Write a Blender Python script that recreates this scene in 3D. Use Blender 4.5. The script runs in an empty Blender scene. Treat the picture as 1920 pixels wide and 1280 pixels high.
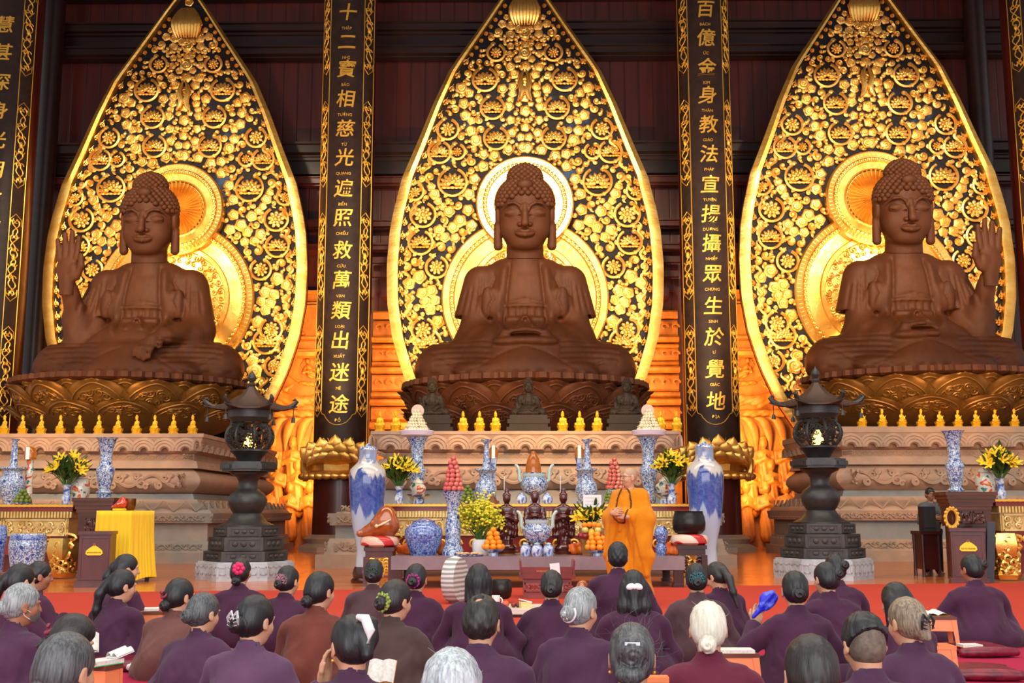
import bpy, bmesh, math, random
import numpy as np
from mathutils import Vector, Matrix, Euler
PI = math.pi
rnd = random.Random(7)
SC = bpy.context.scene
COL = SC.collection

# ---------------- camera ----------------
CAM_H = 1.15
F = 2100.0
cam_d = bpy.data.cameras.new('camera'); cam = bpy.data.objects.new('camera', cam_d); COL.objects.link(cam)
cam_d.sensor_width = 36; cam_d.lens = F * 36 / 1920; cam_d.clip_end = 200
cam.location = (0, 0, CAM_H)
cam.rotation_euler = (math.radians(90 + 8.665), 0, math.atan(25 / F))
SC.camera = cam
CR = Euler(cam.rotation_euler).to_matrix()

# ---------------- world, daylight, exposure ----------------
SC.view_settings.view_transform = 'Standard'; SC.view_settings.look = 'None'
SC.view_settings.gamma = 1; SC.view_settings.use_curve_mapping = False
SC.view_settings.exposure = 0.0
try: SC.cycles.use_denoising = True
except Exception: pass
SC.cycles.max_bounces = 5; SC.cycles.glossy_bounces = 3; SC.cycles.diffuse_bounces = 3
SC.cycles.sample_clamp_indirect = 4
w = bpy.data.worlds.new('world'); SC.world = w; w.use_nodes = True
w.node_tree.nodes['Background'].inputs[0].default_value = (0.95, 0.95, 0.95, 1)
w.node_tree.nodes['Background'].inputs[1].default_value = 0.85

def area(name, loc, target, size, sy, power, col):
    d = bpy.data.lights.new(name, 'AREA'); d.shape = 'RECTANGLE'; d.size = size; d.size_y = sy; d.energy = power; d.color = col
    o = bpy.data.objects.new(name, d); COL.objects.link(o); o.location = loc
    o.rotation_euler = (Vector(target) - Vector(loc)).to_track_quat('-Z', 'Y').to_euler()
    return o
def spot(name, loc, target, power, col, ang=50, rad=.25, blend=.6):
    d = bpy.data.lights.new(name, 'SPOT'); d.energy = power; d.color = col; d.spot_size = math.radians(ang); d.spot_blend = blend; d.shadow_soft_size = rad
    o = bpy.data.objects.new(name, d); COL.objects.link(o); o.location = loc
    o.rotation_euler = (Vector(target) - Vector(loc)).to_track_quat('-Z', 'Y').to_euler()
    return o
WARM = (1.0, .62, .26); AMB = (1.0, .58, .19); WWHT = (1, .8, .52)
# daylight through the open front doors of the hall, behind and above the congregation
area('door_daylight', (0, -9, 6.5), (0, 16, 1.5), 26, 9, 3100, (.96, .97, 1.0))
# added overhead fill, brightens the carpet, the congregation and the altar
area('overhead_fill', (0, 7, 11), (0, 9.5, 0), 20, 7, 1400, (1, .95, .88))
area('overhead_fill', (0, 17, 12), (0, 19.5, 0), 24, 4, 1700, (1, .88, .72))
for sx, xo, yo in ((-1, -11.12, 1.2), (0, 0, 0), (1, 10.79, .3)):
    # floodlights mounted low behind each throne, aimed at the gilded mandorla
    spot('mandorla_flood', (xo - 4.1, 30.3 + yo, 3.2), (xo - .5, 33.4 + yo, 10.2), 1600, WARM, 75, .3)
    spot('mandorla_flood', (xo + 4.1, 30.3 + yo, 3.2), (xo + .5, 33.4 + yo, 10.2), 1600, WARM, 75, .3)
    spot('mandorla_fill', (xo, 18, 16), (xo, 33, 10.0), 13000, WWHT, 40, .5)  # added frontal fill that brightens the gilding, not a fitting of the hall
    area('halo_lamp', (xo, 32.9 + yo - .6, 6.2), (xo, 33.6 + yo, 8.2), 2.2, 1.2, 170, WWHT if sx == 0 else WARM)
    area('halo_lamp', (xo, 32.9 + yo - .6, 9.3), (xo, 33.6 + yo, 9.9), .9, .9, 150, WWHT if sx == 0 else WARM)
    spot('throne_fill', (xo - 3.2, 20.5 + yo, 4.8), (xo, 30 + yo, 7.2), 2300, AMB, 60, .3)  # added warm fill from the front for the statue's chest
    spot('throne_fill', (xo + .4, 21.8 + yo, 3.5), (xo, 28 + yo, 3.9), 520, WARM, 110, .2)  # added warm fill that brightens the figurines along the terrace
for x, tx in ((-6.8, -8.2), (-3.4, -4.2), (3.4, 4.2), (6.8, 8.2)):
    area('wall_washer', (x, 36.1, 4.6), (tx, 38.2, 5.2), .4, 6.5, 340, AMB)
for x in (-5.57, 5.63):
    spot('column_flood', (x * .9, 26, 3.4), (x, 34, 9), 3600, WARM, 60, .2)

# ---------------- pixel helpers (1920x1280 frame of the photograph) ----------------
CC = Vector((0, 0, CAM_H))
def ray(px, py): return CR @ Vector(((px - 960) / F, -(py - 640) / F, -1))
def PT(px, py, Y):
    d = ray(px, py); return CC + d * (Y / d.y)
def FL(px, py, z=0.0):
    d = ray(px, py); return CC + d * ((z - CAM_H) / d.z)
def SX(Y): return Y / 2124.0          # metres per pixel, across
def ZZ(py, Y): return PT(985, py, Y).z
def XX(px, Y, py=700): return PT(px, py, Y).x

# ---------------- materials ----------------
def lin(c):
    return tuple(((v / 255) / 12.92 if v / 255 <= .04045 else ((v / 255 + .055) / 1.055) ** 2.4) for v in c) + (1.0,)
MATS = {}
class NT:
    def __init__(s, name):
        s.m = bpy.data.materials.new(name); s.m.use_nodes = True; s.t = s.m.node_tree; s.n = s.t.nodes; s.l = s.t.links
        s.b = s.n['Principled BSDF']
        s.tc = s.n.new('ShaderNodeTexCoord')
    def node(s, k, **kw):
        q = s.n.new(k)
        for a, v in kw.items():
            if a.startswith('i_'): q.inputs[int(a[2:])].default_value = v
            else: setattr(q, a, v)
        return q
    def map(s, scale=(1, 1, 1), rot=(0, 0, 0), coord='Object'):
        q = s.node('ShaderNodeMapping'); q.inputs['Scale'].default_value = scale; q.inputs['Rotation'].default_value = rot
        s.l.new(s.tc.outputs[coord], q.inputs[0]); return q.outputs[0]
    def noise(s, vec, scale, detail=4, rough=.55, dist=0):
        q = s.node('ShaderNodeTexNoise'); q.inputs['Scale'].default_value = scale; q.inputs['Detail'].default_value = detail
        q.inputs['Roughness'].default_value = rough; q.inputs['Distortion'].default_value = dist; s.l.new(vec, q.inputs['Vector']); return q.outputs['Fac']
    def voro(s, vec, scale, feature='F1'):
        q = s.node('ShaderNodeTexVoronoi'); q.feature = feature; q.inputs['Scale'].default_value = scale; s.l.new(vec, q.inputs['Vector']); return q.outputs['Distance']
    def wave(s, vec, scale, dist=2, dir='X', detail=2):
        q = s.node('ShaderNodeTexWave'); q.bands_direction = dir; q.inputs['Scale'].default_value = scale; q.inputs['Distortion'].default_value = dist
        q.inputs['Detail'].default_value = detail; s.l.new(vec, q.inputs['Vector']); return q.outputs['Fac']
    def ramp(s, fac, stops, interp='LINEAR'):
        q = s.node('ShaderNodeValToRGB'); e = q.color_ramp.elements; q.color_ramp.interpolation = interp
        while len(e) < len(stops): e.new(.5)
        for el, (p, c) in zip(e, stops): el.position = p; el.color = c if len(c) == 4 else lin(c)
        s.l.new(fac, q.inputs[0]); return q.outputs[0]
    def mix(s, fac, a, b, mode='MIX'):
        q = s.node('ShaderNodeMix'); q.data_type = 'RGBA'; q.blend_type = mode
        for sock, v in ((q.inputs[0], fac), (q.inputs[6], a), (q.inputs[7], b)):
            if hasattr(v, 'is_output'): s.l.new(v, sock)
            else: sock.default_value = v
        return q.outputs[2]
    def math(s, op, a, b=None):
        q = s.node('ShaderNodeMath'); q.operation = op
        for sock, v in ((q.inputs[0], a), (q.inputs[1], b)):
            if v is None: continue
            if hasattr(v, 'is_output'): s.l.new(v, sock)
            else: sock.default_value = v
        return q.outputs[0]
    def sep(s, vec):
        q = s.node('ShaderNodeSeparateXYZ'); s.l.new(vec, q.inputs[0]); return q.outputs
    def col(s, v):
        if hasattr(v, 'is_output'): s.l.new(v, s.b.inputs['Base Color'])
        else: s.b.inputs['Base Color'].default_value = v
    def rough(s, v):
        if hasattr(v, 'is_output'): s.l.new(v, s.b.inputs['Roughness'])
        else: s.b.inputs['Roughness'].default_value = v
    def bump(s, h, strength=.3, dist=.01):
        q = s.node('ShaderNodeBump'); q.inputs['Strength'].default_value = strength; q.inputs['Distance'].default_value = dist
        s.l.new(h, q.inputs['Height']); s.l.new(q.outputs[0], s.b.inputs['Normal'])

def M(name, c1, c2=None, scale=4, rough=.5, metal=0, bump=0, bscale=40, bdist=.01, stretch=(1, 1, 1), coat=0, emis=None, es=1, spec=None, ramp=(.35, .65), sheen=0, trans=0):
    if name in MATS: return MATS[name]
    t = NT(name); v = t.map(stretch)
    if c2:
        t.col(t.ramp(t.noise(v, scale), [(ramp[0], c1), (ramp[1], c2)]))
    else: t.col(lin(c1))
    t.rough(rough); t.b.inputs['Metallic'].default_value = metal
    if coat: t.b.inputs['Coat Weight'].default_value = coat; t.b.inputs['Coat Roughness'].default_value = .08
    if spec is not None: t.b.inputs['Specular IOR Level'].default_value = spec
    if sheen: t.b.inputs['Sheen Weight'].default_value = sheen
    if trans: t.b.inputs['Transmission Weight'].default_value = trans
    if bump: t.bump(t.noise(v, bscale, 5), bump, bdist)
    if emis: t.b.inputs['Emission Color'].default_value = lin(emis); t.b.inputs['Emission Strength'].default_value = es
    MATS[name] = t.m
    return t.m

# ---------------- mesh building ----------------
class MB:
    def __init__(s): s.v = []; s.f = []; s.n = 0
    def add(s, V, Fc):
        V = np.asarray(V, float).reshape(-1, 3); o = s.n; s.v.append(V); s.n += len(V)
        s.f.extend([tuple(int(i) + o for i in f) for f in Fc]); return s
    def merge(s, other, mat=None):
        V = np.concatenate(other.v)
        if mat is not None:
            A = np.array(mat); V = V @ A[:3, :3].T + A[:3, 3]
        return s.add(V, other.f)
    def box(s, c, d, mat=None):
        x, y, z = d[0] / 2, d[1] / 2, d[2] / 2
        V = np.array([(-x, -y, -z), (x, -y, -z), (x, y, -z), (-x, y, -z), (-x, -y, z), (x, -y, z), (x, y, z), (-x, y, z)])
        if mat is not None: V = V @ np.array(mat)[:3, :3].T
        return s.add(V + np.array(c), [(0, 3, 2, 1), (4, 5, 6, 7), (0, 1, 5, 4), (1, 2, 6, 5), (2, 3, 7, 6), (3, 0, 4, 7)])
    def grid(s, V, close_u=False, close_v=False):
        V = np.asarray(V, float); a, b = V.shape[:2]; fs = []
        for i in range(a if close_u else a - 1):
            for j in range(b if close_v else b - 1):
                i2, j2 = (i + 1) % a, (j + 1) % b
                fs.append((i * b + j, i * b + j2, i2 * b + j2, i2 * b + j))
        return s.add(V.reshape(-1, 3), fs)
    def lathe(s, prof, seg=32, c=(0, 0, 0), sx=1, sy=1, cap=True, phase=0, lobe=None):
        th = np.arange(seg) / seg * 2 * PI + phase
        R = []
        for r, z in prof:
            k = np.ones(seg) if lobe is None else 1 + lobe[0] * np.cos(lobe[1] * th)
            R.append(np.stack([r * k * np.cos(th) * sx, r * k * np.sin(th) * sy, np.full(seg, z)], 1))
        V = np.array(R) + np.array(c); s.grid(V, close_v=True)
        if cap:
            o = s.n - V.shape[0] * seg
            if prof[0][0] > 1e-4: s.f.append(tuple(o + j for j in range(seg))[::-1])
            if prof[-1][0] > 1e-4: s.f.append(tuple(s.n - seg + j for j in range(seg)))
        return s
    def tube(s, path, rad, seg=6, cap=True, flat=None):
        P = np.asarray(path, float); n = len(P)
        rad = np.full(n, rad, float) if np.isscalar(rad) else np.asarray(rad, float)
        T = np.gradient(P, axis=0); T /= np.linalg.norm(T, axis=1)[:, None] + 1e-9
        up = np.array([0, 1, 0.]) if abs(T[0][1]) < .8 else np.array([0, 0, 1.])
        A = np.cross(T, up); bad = np.linalg.norm(A, axis=1) < 1e-3; A[bad] = np.cross(T[bad], [1, .3, .2])
        A /= np.linalg.norm(A, axis=1)[:, None]; B = np.cross(A, T)
        th = np.arange(seg) / seg * 2 * PI
        V = P[:, None] + rad[:, None, None] * (np.cos(th)[None, :, None] * A[:, None] + np.sin(th)[None, :, None] * B[:, None] * (flat or 1))
        s.grid(V, close_v=True)
        if cap and seg > 2:
            o = s.n - n * seg; s.f.append(tuple(o + j for j in range(seg))); s.f.append(tuple(s.n - seg + j for j in range(seg))[::-1])
        return s
    def ell(s, c, r, nu=12, nv=8, mat=None):
        th = np.arange(nu) / nu * 2 * PI; ph = np.linspace(-PI / 2, PI / 2, nv + 1)
        V = np.stack([np.outer(np.cos(ph), np.cos(th)) * r[0], np.outer(np.cos(ph), np.sin(th)) * r[1], np.outer(np.sin(ph), np.ones(nu)) * r[2]], 2)
        if mat is not None: V = V @ np.array(mat)[:3, :3].T
        return s.grid(V + np.array(c), close_v=True)
    def prism(s, pts, y0, y1):                     # outline in x,z extruded along y
        n = len(pts); V = [(p[0], y0, p[1]) for p in pts] + [(p[0], y1, p[1]) for p in pts]
        return s.add(V, [tuple(range(n)), tuple(range(2 * n - 1, n - 1, -1))] + [(i, n + i, n + (i + 1) % n, (i + 1) % n) for i in range(n)])
    def slab(s, pts, z0, z1):                      # outline in x,y extruded along z
        n = len(pts); V = [(p[0], p[1], z0) for p in pts] + [(p[0], p[1], z1) for p in pts]
        return s.add(V, [tuple(range(n))[::-1], tuple(range(n, 2 * n))] + [(i, (i + 1) % n, n + (i + 1) % n, n + i) for i in range(n)])
    def rings(s, rects):                           # stacked rectangles (hx, y0, y1, z)
        V = np.array([[(-h, a, z), (h, a, z), (h, b, z), (-h, b, z)] for h, a, b, z in rects], float)
        s.grid(V, close_v=True); o = s.n - len(rects) * 4
        s.f.append((o + 3, o + 2, o + 1, o)); s.f.append((s.n - 4, s.n - 3, s.n - 2, s.n - 1)); return s
    def mesh(s, name, smooth=True, fix=True, angle=.7):
        me = bpy.data.meshes.new(name); V = np.concatenate(s.v) if s.v else np.zeros((0, 3))
        me.from_pydata(V.tolist(), [], s.f)
        if fix:
            bm = bmesh.new(); bm.from_mesh(me); bmesh.ops.recalc_face_normals(bm, faces=bm.faces); bm.to_mesh(me); bm.free()
        if smooth:
            me.polygons.foreach_set('use_smooth', [True] * len(me.polygons))
            if angle and hasattr(me, 'set_sharp_from_angle'): me.set_sharp_from_angle(angle=angle)
        return me

def link(name, me, mat=None, parent=None, loc=None, rot=None, label=None):
    o = bpy.data.objects.new(name, me); COL.objects.link(o)
    if mat is not None and len(me.materials) == 0: me.materials.append(mat)
    if parent is not None: o.parent = parent
    if loc is not None: o.location = loc
    if rot is not None: o.rotation_euler = rot
    if label: o['label'] = label
    return o
def obj(name, mb, mat, parent=None, smooth=True, loc=None, rot=None, label=None, angle=.7, fix=True):
    return link(name, mb.mesh(name, smooth, fix, angle), mat, parent, loc, rot, label)
def tag(o, label, cat=None, group=None, kind=None):
    if label: o['label'] = label
    if cat: o['category'] = cat
    if group: o['group'] = group
    if kind: o['kind'] = kind
    return o
def thing(name, label, cat, loc=(0, 0, 0), rz=0, group=None, scale=1):
    o = bpy.data.objects.new(name, None); COL.objects.link(o); o.location = loc; o.rotation_euler = (0, 0, rz); o.empty_display_size = .1
    o.scale = (scale,) * 3 if np.isscalar(scale) else scale
    return tag(o, label, cat, group)
def struct(o): o['kind'] = 'structure'; return o
KIDS = {}
def kids(o): return [c for c in bpy.data.objects if c.parent == o]
def dup(root, loc=None, label=None, rz=None, group=None, scale=None):
    def cp(o, par):
        c = o.copy(); COL.objects.link(c)
        if par is not None: c.parent = par; c.matrix_parent_inverse = o.matrix_parent_inverse
        for k in kids(o): cp(k, c)
        return c
    r = cp(root, root.parent)
    if loc is not None: r.location = loc
    if rz is not None: r.rotation_euler[2] = rz
    if label: r['label'] = label
    if group: r['group'] = group
    if scale is not None: r.scale = (scale,) * 3 if np.isscalar(scale) else scale
    return r

# ---------------- implicit sculpting: smooth-blended shapes turned into one continuous surface ----------------
class SDF:
    def __init__(s, lo, hi, h):
        s.h = h; s.lo = np.array(lo, np.float32)
        s.ax = [np.arange(lo[i], hi[i] + h, h, dtype=np.float32) for i in range(3)]
        s.D = np.full([len(a) for a in s.ax], 4.0, np.float32)
    def reg(s, lo, hi, m):
        sl = []
        for i in range(3):
            a = int(max(0, math.floor((lo[i] - m - s.lo[i]) / s.h))); b = int(min(len(s.ax[i]), math.ceil((hi[i] + m - s.lo[i]) / s.h) + 1))
            if b <= a: return None
            sl.append(slice(a, b))
        return tuple(sl)
    def pts(s, sl): return (s.ax[0][sl[0]][:, None, None], s.ax[1][sl[1]][None, :, None], s.ax[2][sl[2]][None, None, :])
    def put(s, sl, d, k, op):
        D = s.D[sl]
        if op == 'sub': d = -d; D2 = -D
        elif op == 'int': D2 = -D; d = -d
        else: D2 = D
        if op == 'sub':                            # max(D,-d)
            h = np.clip(.5 - .5 * (D - d) / k, 0, 1); s.D[sl] = D * (1 - h) + d * h + k * h * (1 - h); return
        h = np.clip(.5 + .5 * (D - d) / k, 0, 1); s.D[sl] = D * (1 - h) + d * h - k * h * (1 - h)
    def ell(s, c, r, k=.05, rot=None, op='add'):
        R = max(r) if rot is not None else None
        lo = [c[i] - (R or r[i]) for i in range(3)]; hi = [c[i] + (R or r[i]) for i in range(3)]
        sl = s.reg(lo, hi, k * 1.5 + 3 * s.h)
        if sl is None: return s
        X, Y, Z = s.pts(sl); X = X - c[0]; Y = Y - c[1]; Z = Z - c[2]
        if rot is not None:
            A = np.array(Euler(rot).to_matrix(), dtype=np.float32).T
            X, Y, Z = A[0, 0] * X + A[0, 1] * Y + A[0, 2] * Z, A[1, 0] * X + A[1, 1] * Y + A[1, 2] * Z, A[2, 0] * X + A[2, 1] * Y + A[2, 2] * Z
        a = (X / r[0]) ** 2 + (Y / r[1]) ** 2 + (Z / r[2]) ** 2
        b = (X / r[0] ** 2) ** 2 + (Y / r[1] ** 2) ** 2 + (Z / r[2] ** 2) ** 2
        k0 = np.sqrt(a); k1 = np.sqrt(b) + 1e-6
        s.put(sl, k0 * (k0 - 1) / k1, k, op); return s
    def cap(s, a, b, ra, rb=None, k=.05, op='add', sq=None):
        rb = ra if rb is None else rb; R = max(ra, rb)
        lo = [min(a[i], b[i]) - R for i in range(3)]; hi = [max(a[i], b[i]) + R for i in range(3)]
        sl = s.reg(lo, hi, k * 1.5 + 3 * s.h)
        if sl is None: return s
        X, Y, Z = s.pts(sl); ba = np.array(b, np.float32) - np.array(a, np.float32); L = float(ba @ ba) + 1e-9
        X = X - a[0]; Y = Y - a[1]; Z = Z - a[2]
        t = np.clip((X * ba[0] + Y * ba[1] + Z * ba[2]) / L, 0, 1)
        d = np.sqrt((X - t * ba[0]) ** 2 + (Y - t * ba[1]) ** 2 + (Z - t * ba[2]) ** 2) - (ra + (rb - ra) * t)
        s.put(sl, d, k, op); return s
    def chain(s, pts, rads, k=.05, op='add'):
        for i in range(len(pts) - 1): s.cap(pts[i], pts[i + 1], rads[i], rads[i + 1], k, op)
        return s
    def half(s, n, c, k=.01):                      # keep the side where n.(p) < c
        X, Y, Z = s.pts((slice(None),) * 3); d = (n[0] * X + n[1] * Y + n[2] * Z - c).astype(np.float32)
        h = np.clip(.5 - .5 * (s.D - d) / k, 0, 1); s.D = s.D * (1 - h) + d * h + k * h * (1 - h); return s
    def disp(s, fn):                               # fn(X,Y,Z) added to the distance
        X, Y, Z = s.pts((slice(None),) * 3); s.D = s.D + fn(X, Y, Z).astype(np.float32); return s
    def arrays(s):
        Fv = s.D; ins = Fv < 0; n = Fv.shape; c = tuple(m - 1 for m in n)
        cor = [(i, j, k) for i in (0, 1) for j in (0, 1) for k in (0, 1)]
        sub = lambda A, o: A[o[0]:o[0] + c[0], o[1]:o[1] + c[1], o[2]:o[2] + c[2]]
        cnt = sum(sub(ins, o).astype(np.int8) for o in cor); act = (cnt > 0) & (cnt < 8)
        I = np.argwhere(act); pos = np.zeros((len(I), 3), np.float64); num = np.zeros(len(I))
        vals = {o: Fv[I[:, 0] + o[0], I[:, 1] + o[1], I[:, 2] + o[2]] for o in cor}
        for a in cor:
            for ax in range(3):
                if a[ax]: continue
                b = list(a); b[ax] = 1; b = tuple(b); fa, fb = vals[a], vals[b]; m = (fa < 0) != (fb < 0)
                t = np.where(m, fa / np.where(m, fa - fb, 1), 0)
                p = np.zeros((len(I), 3)) + np.array(a); p[:, ax] += t
                pos += np.where(m[:, None], p, 0); num += m
        V = (I + pos / num[:, None]) * s.h + s.lo
        idx = np.full(c, -1, np.int64); idx[act] = np.arange(len(I)); Q = []
        for ax in range(3):
            u, v = (ax + 1) % 3, (ax + 2) % 3
            a = np.take(ins, range(0, n[ax] - 1), ax); b = np.take(ins, range(1, n[ax]), ax)
            E = np.argwhere(a != b); E = E[(E[:, u] > 0) & (E[:, v] > 0) & (E[:, u] < n[u] - 1) & (E[:, v] < n[v] - 1)]
            du = np.zeros(3, int); du[u] = 1; dv = np.zeros(3, int); dv[v] = 1
            g = lambda P: idx[P[:, 0], P[:, 1], P[:, 2]]
            q = np.stack([g(E - du - dv), g(E - dv), g(E), g(E - du)], 1)
            flip = ~ins[E[:, 0], E[:, 1], E[:, 2]]; q[flip] = q[flip][:, ::-1]; Q.append(q)
        Q = np.concatenate(Q); return V, Q[(Q >= 0).all(1)]
    def mesh(s, name, relax=1):
        V, Q = s.arrays()
        for _ in range(relax):
            A = np.zeros_like(V); N = np.zeros(len(V))
            for i in range(4):
                for j in ((i + 1) % 4,):
                    np.add.at(A, Q[:, i], V[Q[:, j]]); np.add.at(N, Q[:, i], 1); np.add.at(A, Q[:, j], V[Q[:, i]]); np.add.at(N, Q[:, j], 1)
            V = V * .5 + .5 * A / np.maximum(N, 1)[:, None]
        me = bpy.data.meshes.new(name); me.vertices.add(len(V)); me.vertices.foreach_set('co', V.astype(np.float32).ravel())
        me.loops.add(len(Q) * 4); me.loops.foreach_set('vertex_index', Q.astype(np.int32).ravel())
        me.polygons.add(len(Q)); me.polygons.foreach_set('loop_start', np.arange(0, len(Q) * 4, 4, dtype=np.int32))
        me.polygons.foreach_set('use_smooth', np.ones(len(Q), bool)); me.update(calc_edges=True); return me
# ======================= materials used widely =======================
GOLD = M('gold_leaf', (238, 190, 104), (218, 156, 66), 3, .36, .78, .25, 18, .02)
GOLDB = M('bright_gold', (242, 198, 112), (226, 166, 72), 2, .25, .88, .15, 6, .03)
GOLDP = M('gold_paint', (236, 178, 70), None, rough=.38, metal=.55)
BRASS = M('polished_brass_rim', (226, 182, 100), (204, 150, 66), 1.2, .36, .9, .35, 2.2, .05, stretch=(1, 1, 2.4))
def wood(name, c1, c2, rough=.35, scale=1.5, st=(6, 6, .6), coat=.2, bump=.15):
    return M(name, c1, c2, scale, rough, 0, bump, 8, .004, stretch=st, coat=coat)
W_RED = wood('red_lacquer_timber', (84, 24, 15), (58, 15, 10), .38, 1.2, (4, 4, .4))
W_DARK = wood('dark_lacquer_timber', (46, 17, 12), (30, 10, 8), .42, 1.2, (.4, 4, 4), .05)
W_ORANGE = wood('carved_honey_timber', (204, 124, 44), (174, 96, 30), .5, 2, (2, 2, 1), 0, .2)
W_BROWN = wood('brown_rosewood', (96, 48, 24), (70, 32, 16), .35, 2, (.5, 3, 5))
W_MAROON = wood('maroon_wood', (92, 40, 36), (70, 28, 26), .4, 2, (3, 3, .6))
RED_LAC = M('red_lacquer', (150, 28, 16), (118, 18, 10), 3, .3, 0, coat=.4)

# ======================= floor, carpets, walls =======================
def m_floor():
    t = NT('plank_floor'); v = t.map((1, 1, 1)); br = t.node('ShaderNodeTexBrick'); br.offset = .37
    br.inputs['Scale'].default_value = 1; br.inputs['Brick Width'].default_value = 2.4; br.inputs['Row Height'].default_value = .28; br.inputs['Mortar Size'].default_value = .006
    br.inputs['Color1'].default_value = lin((204, 112, 58)); br.inputs['Color2'].default_value = lin((180, 92, 46)); br.inputs['Mortar'].default_value = lin((84, 40, 22))
    t.l.new(v, br.inputs['Vector']); n = t.noise(t.map((.6, 6, 1)), 2.2, 5)
    t.col(t.mix(.5, br.outputs['Color'], t.ramp(n, [(.3, (172, 86, 42)), (.7, (214, 126, 70))]))); t.rough(t.ramp(n, [(.3, (96, 96, 96)), (.7, (140, 140, 140))]))
    t.b.inputs['Specular IOR Level'].default_value = .35; return t.m
fl = MB(); fl.box((0, 16, -.1), (64, 60, .2)); struct(obj('floor', fl, m_floor(), smooth=False))
def m_carpet(name, a, b):
    t = NT(name); v = t.map(); n = t.noise(v, 60, 6, .7); t.col(t.mix(.35, t.ramp(n, [(.3, a), (.7, b)]), t.ramp(t.noise(v, .7, 3), [(.3, a), (.7, b)])))
    t.rough(.95); t.b.inputs['Specular IOR Level'].default_value = .1; t.bump(t.noise(v, 220, 3), .35, .004); return t.m
def carpet(name, pts, z, mat, label):
    m = MB(); n = 40
    P = [Vector((p[0], p[1], 0)) for p in pts]; V = []
    for i in range(n + 1):
        a = P[0].lerp(P[3], i / n); b = P[1].lerp(P[2], i / n)
        V.append([(*a.lerp(b, j / n).xy, z + .003 * math.sin(i * .9 + j * .35) * math.sin(j * .8)) for j in range(n + 1)])
    m.grid(np.array(V)); m.slab([p for p in pts], z - .012, z - .004); return tag(obj(name, m, mat, angle=None), label, 'carpet')
a, b = FL(0, 1114), FL(1920, 1094); sl = (b.y - a.y) / (b.x - a.x)
ln = lambda x, y0: y0 + sl * x
ym = (a.y + b.y) / 2
carpet('carpet', [(-9, ln(-9, 1)), (9, ln(9, 1)), (9, ln(9, ym)), (-9, ln(-9, ym))], .014, m_carpet('red_carpet_pile', (192, 72, 54), (174, 58, 46)),
       'bright red carpet laid across the wooden floor in front of the altar')
a, b = FL(0, 1252), FL(1920, 1186); sl2 = (b.y - a.y) / (b.x - a.x); y2 = FL(960, 1218).y
carpet('carpet', [(-8, y2 - 8 * sl2 - 9), (8, y2 + 8 * sl2 - 9), (8, y2 + 8 * sl2), (-8, y2 - 8 * sl2)], .03, m_carpet('crimson_carpet_pile', (178, 46, 76), (156, 36, 64)),
       'crimson pink carpet laid over the red one under the nearest worshippers')

def m_panel():
    t = NT('red_board_wall'); v = t.map(); g = t.wave(v, .62, .0, 'X'); n = t.noise(t.map((3, 1, .25)), 1.6, 5)
    c = t.ramp(n, [(.3, (66, 18, 11)), (.7, (92, 28, 16))]); t.col(t.mix(t.ramp(g, [(.0, (255, 255, 255)), (.03, (0, 0, 0))]), c, lin((54, 15, 9))))
    t.rough(.42); t.b.inputs['Coat Weight'].default_value = .15; t.bump(t.ramp(g, [(0, (0, 0, 0)), (.04, (255, 255, 255))]), .5, .02); return t.m
YW = 38.0
wb = MB(); wb.box((0, YW + .3, 13), (64, .5, 26)); struct(obj('wall_back', wb, m_panel(), smooth=False))
cl = MB(); cl.box((0, 21, 24.2), (64, 36, .4)); struct(obj('ceiling', cl, W_DARK, smooth=False))
def beam(k, py0, py1, out, x0=-32, x1=32, mat=W_DARK, Y=YW):
    z1, z0 = ZZ(py0, Y), ZZ(py1, Y); h = z1 - z0; m = MB(); e = min(.16, h * .2)
    pr = [(0, z0), (out * .7, z0), (out * .7, z0 + e * .5), (out, z0 + e), (out, z1 - e), (out * 1.15, z1 - e * .7), (out * 1.15, z1), (0, z1)]
    n = len(pr); V = [(x0, Y - o, z) for o, z in pr] + [(x1, Y - o, z) for o, z in pr]
    m.add(V, [tuple(range(n)), tuple(range(2 * n - 1, n - 1, -1))] + [(i, n + i, n + (i + 1) % n, (i + 1) % n) for i in range(n)])
    struct(obj('trim_%d' % k, m, mat, smooth=False))
beam(1, -60, 3, .9); beam(2, 52, 70, .55); beam(3, 68, 98, .38); beam(4, 98, 115, .62); beam(5, 278, 300, .7); beam(6, 300, 338, .35); beam(7, 338, 352, .5, mat=W_RED)
beam(8, 420, 434, .6, mat=W_RED); beam(9, 466, 478, .7, mat=W_RED)
for i, x in enumerate((-16.6, 15.7)):
    m = MB(); m.lathe([(.36, 0), (.36, 24)], 24, (x, 37.2, 0)); struct(obj('trim_%d' % (10 + i), m, W_DARK))

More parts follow.
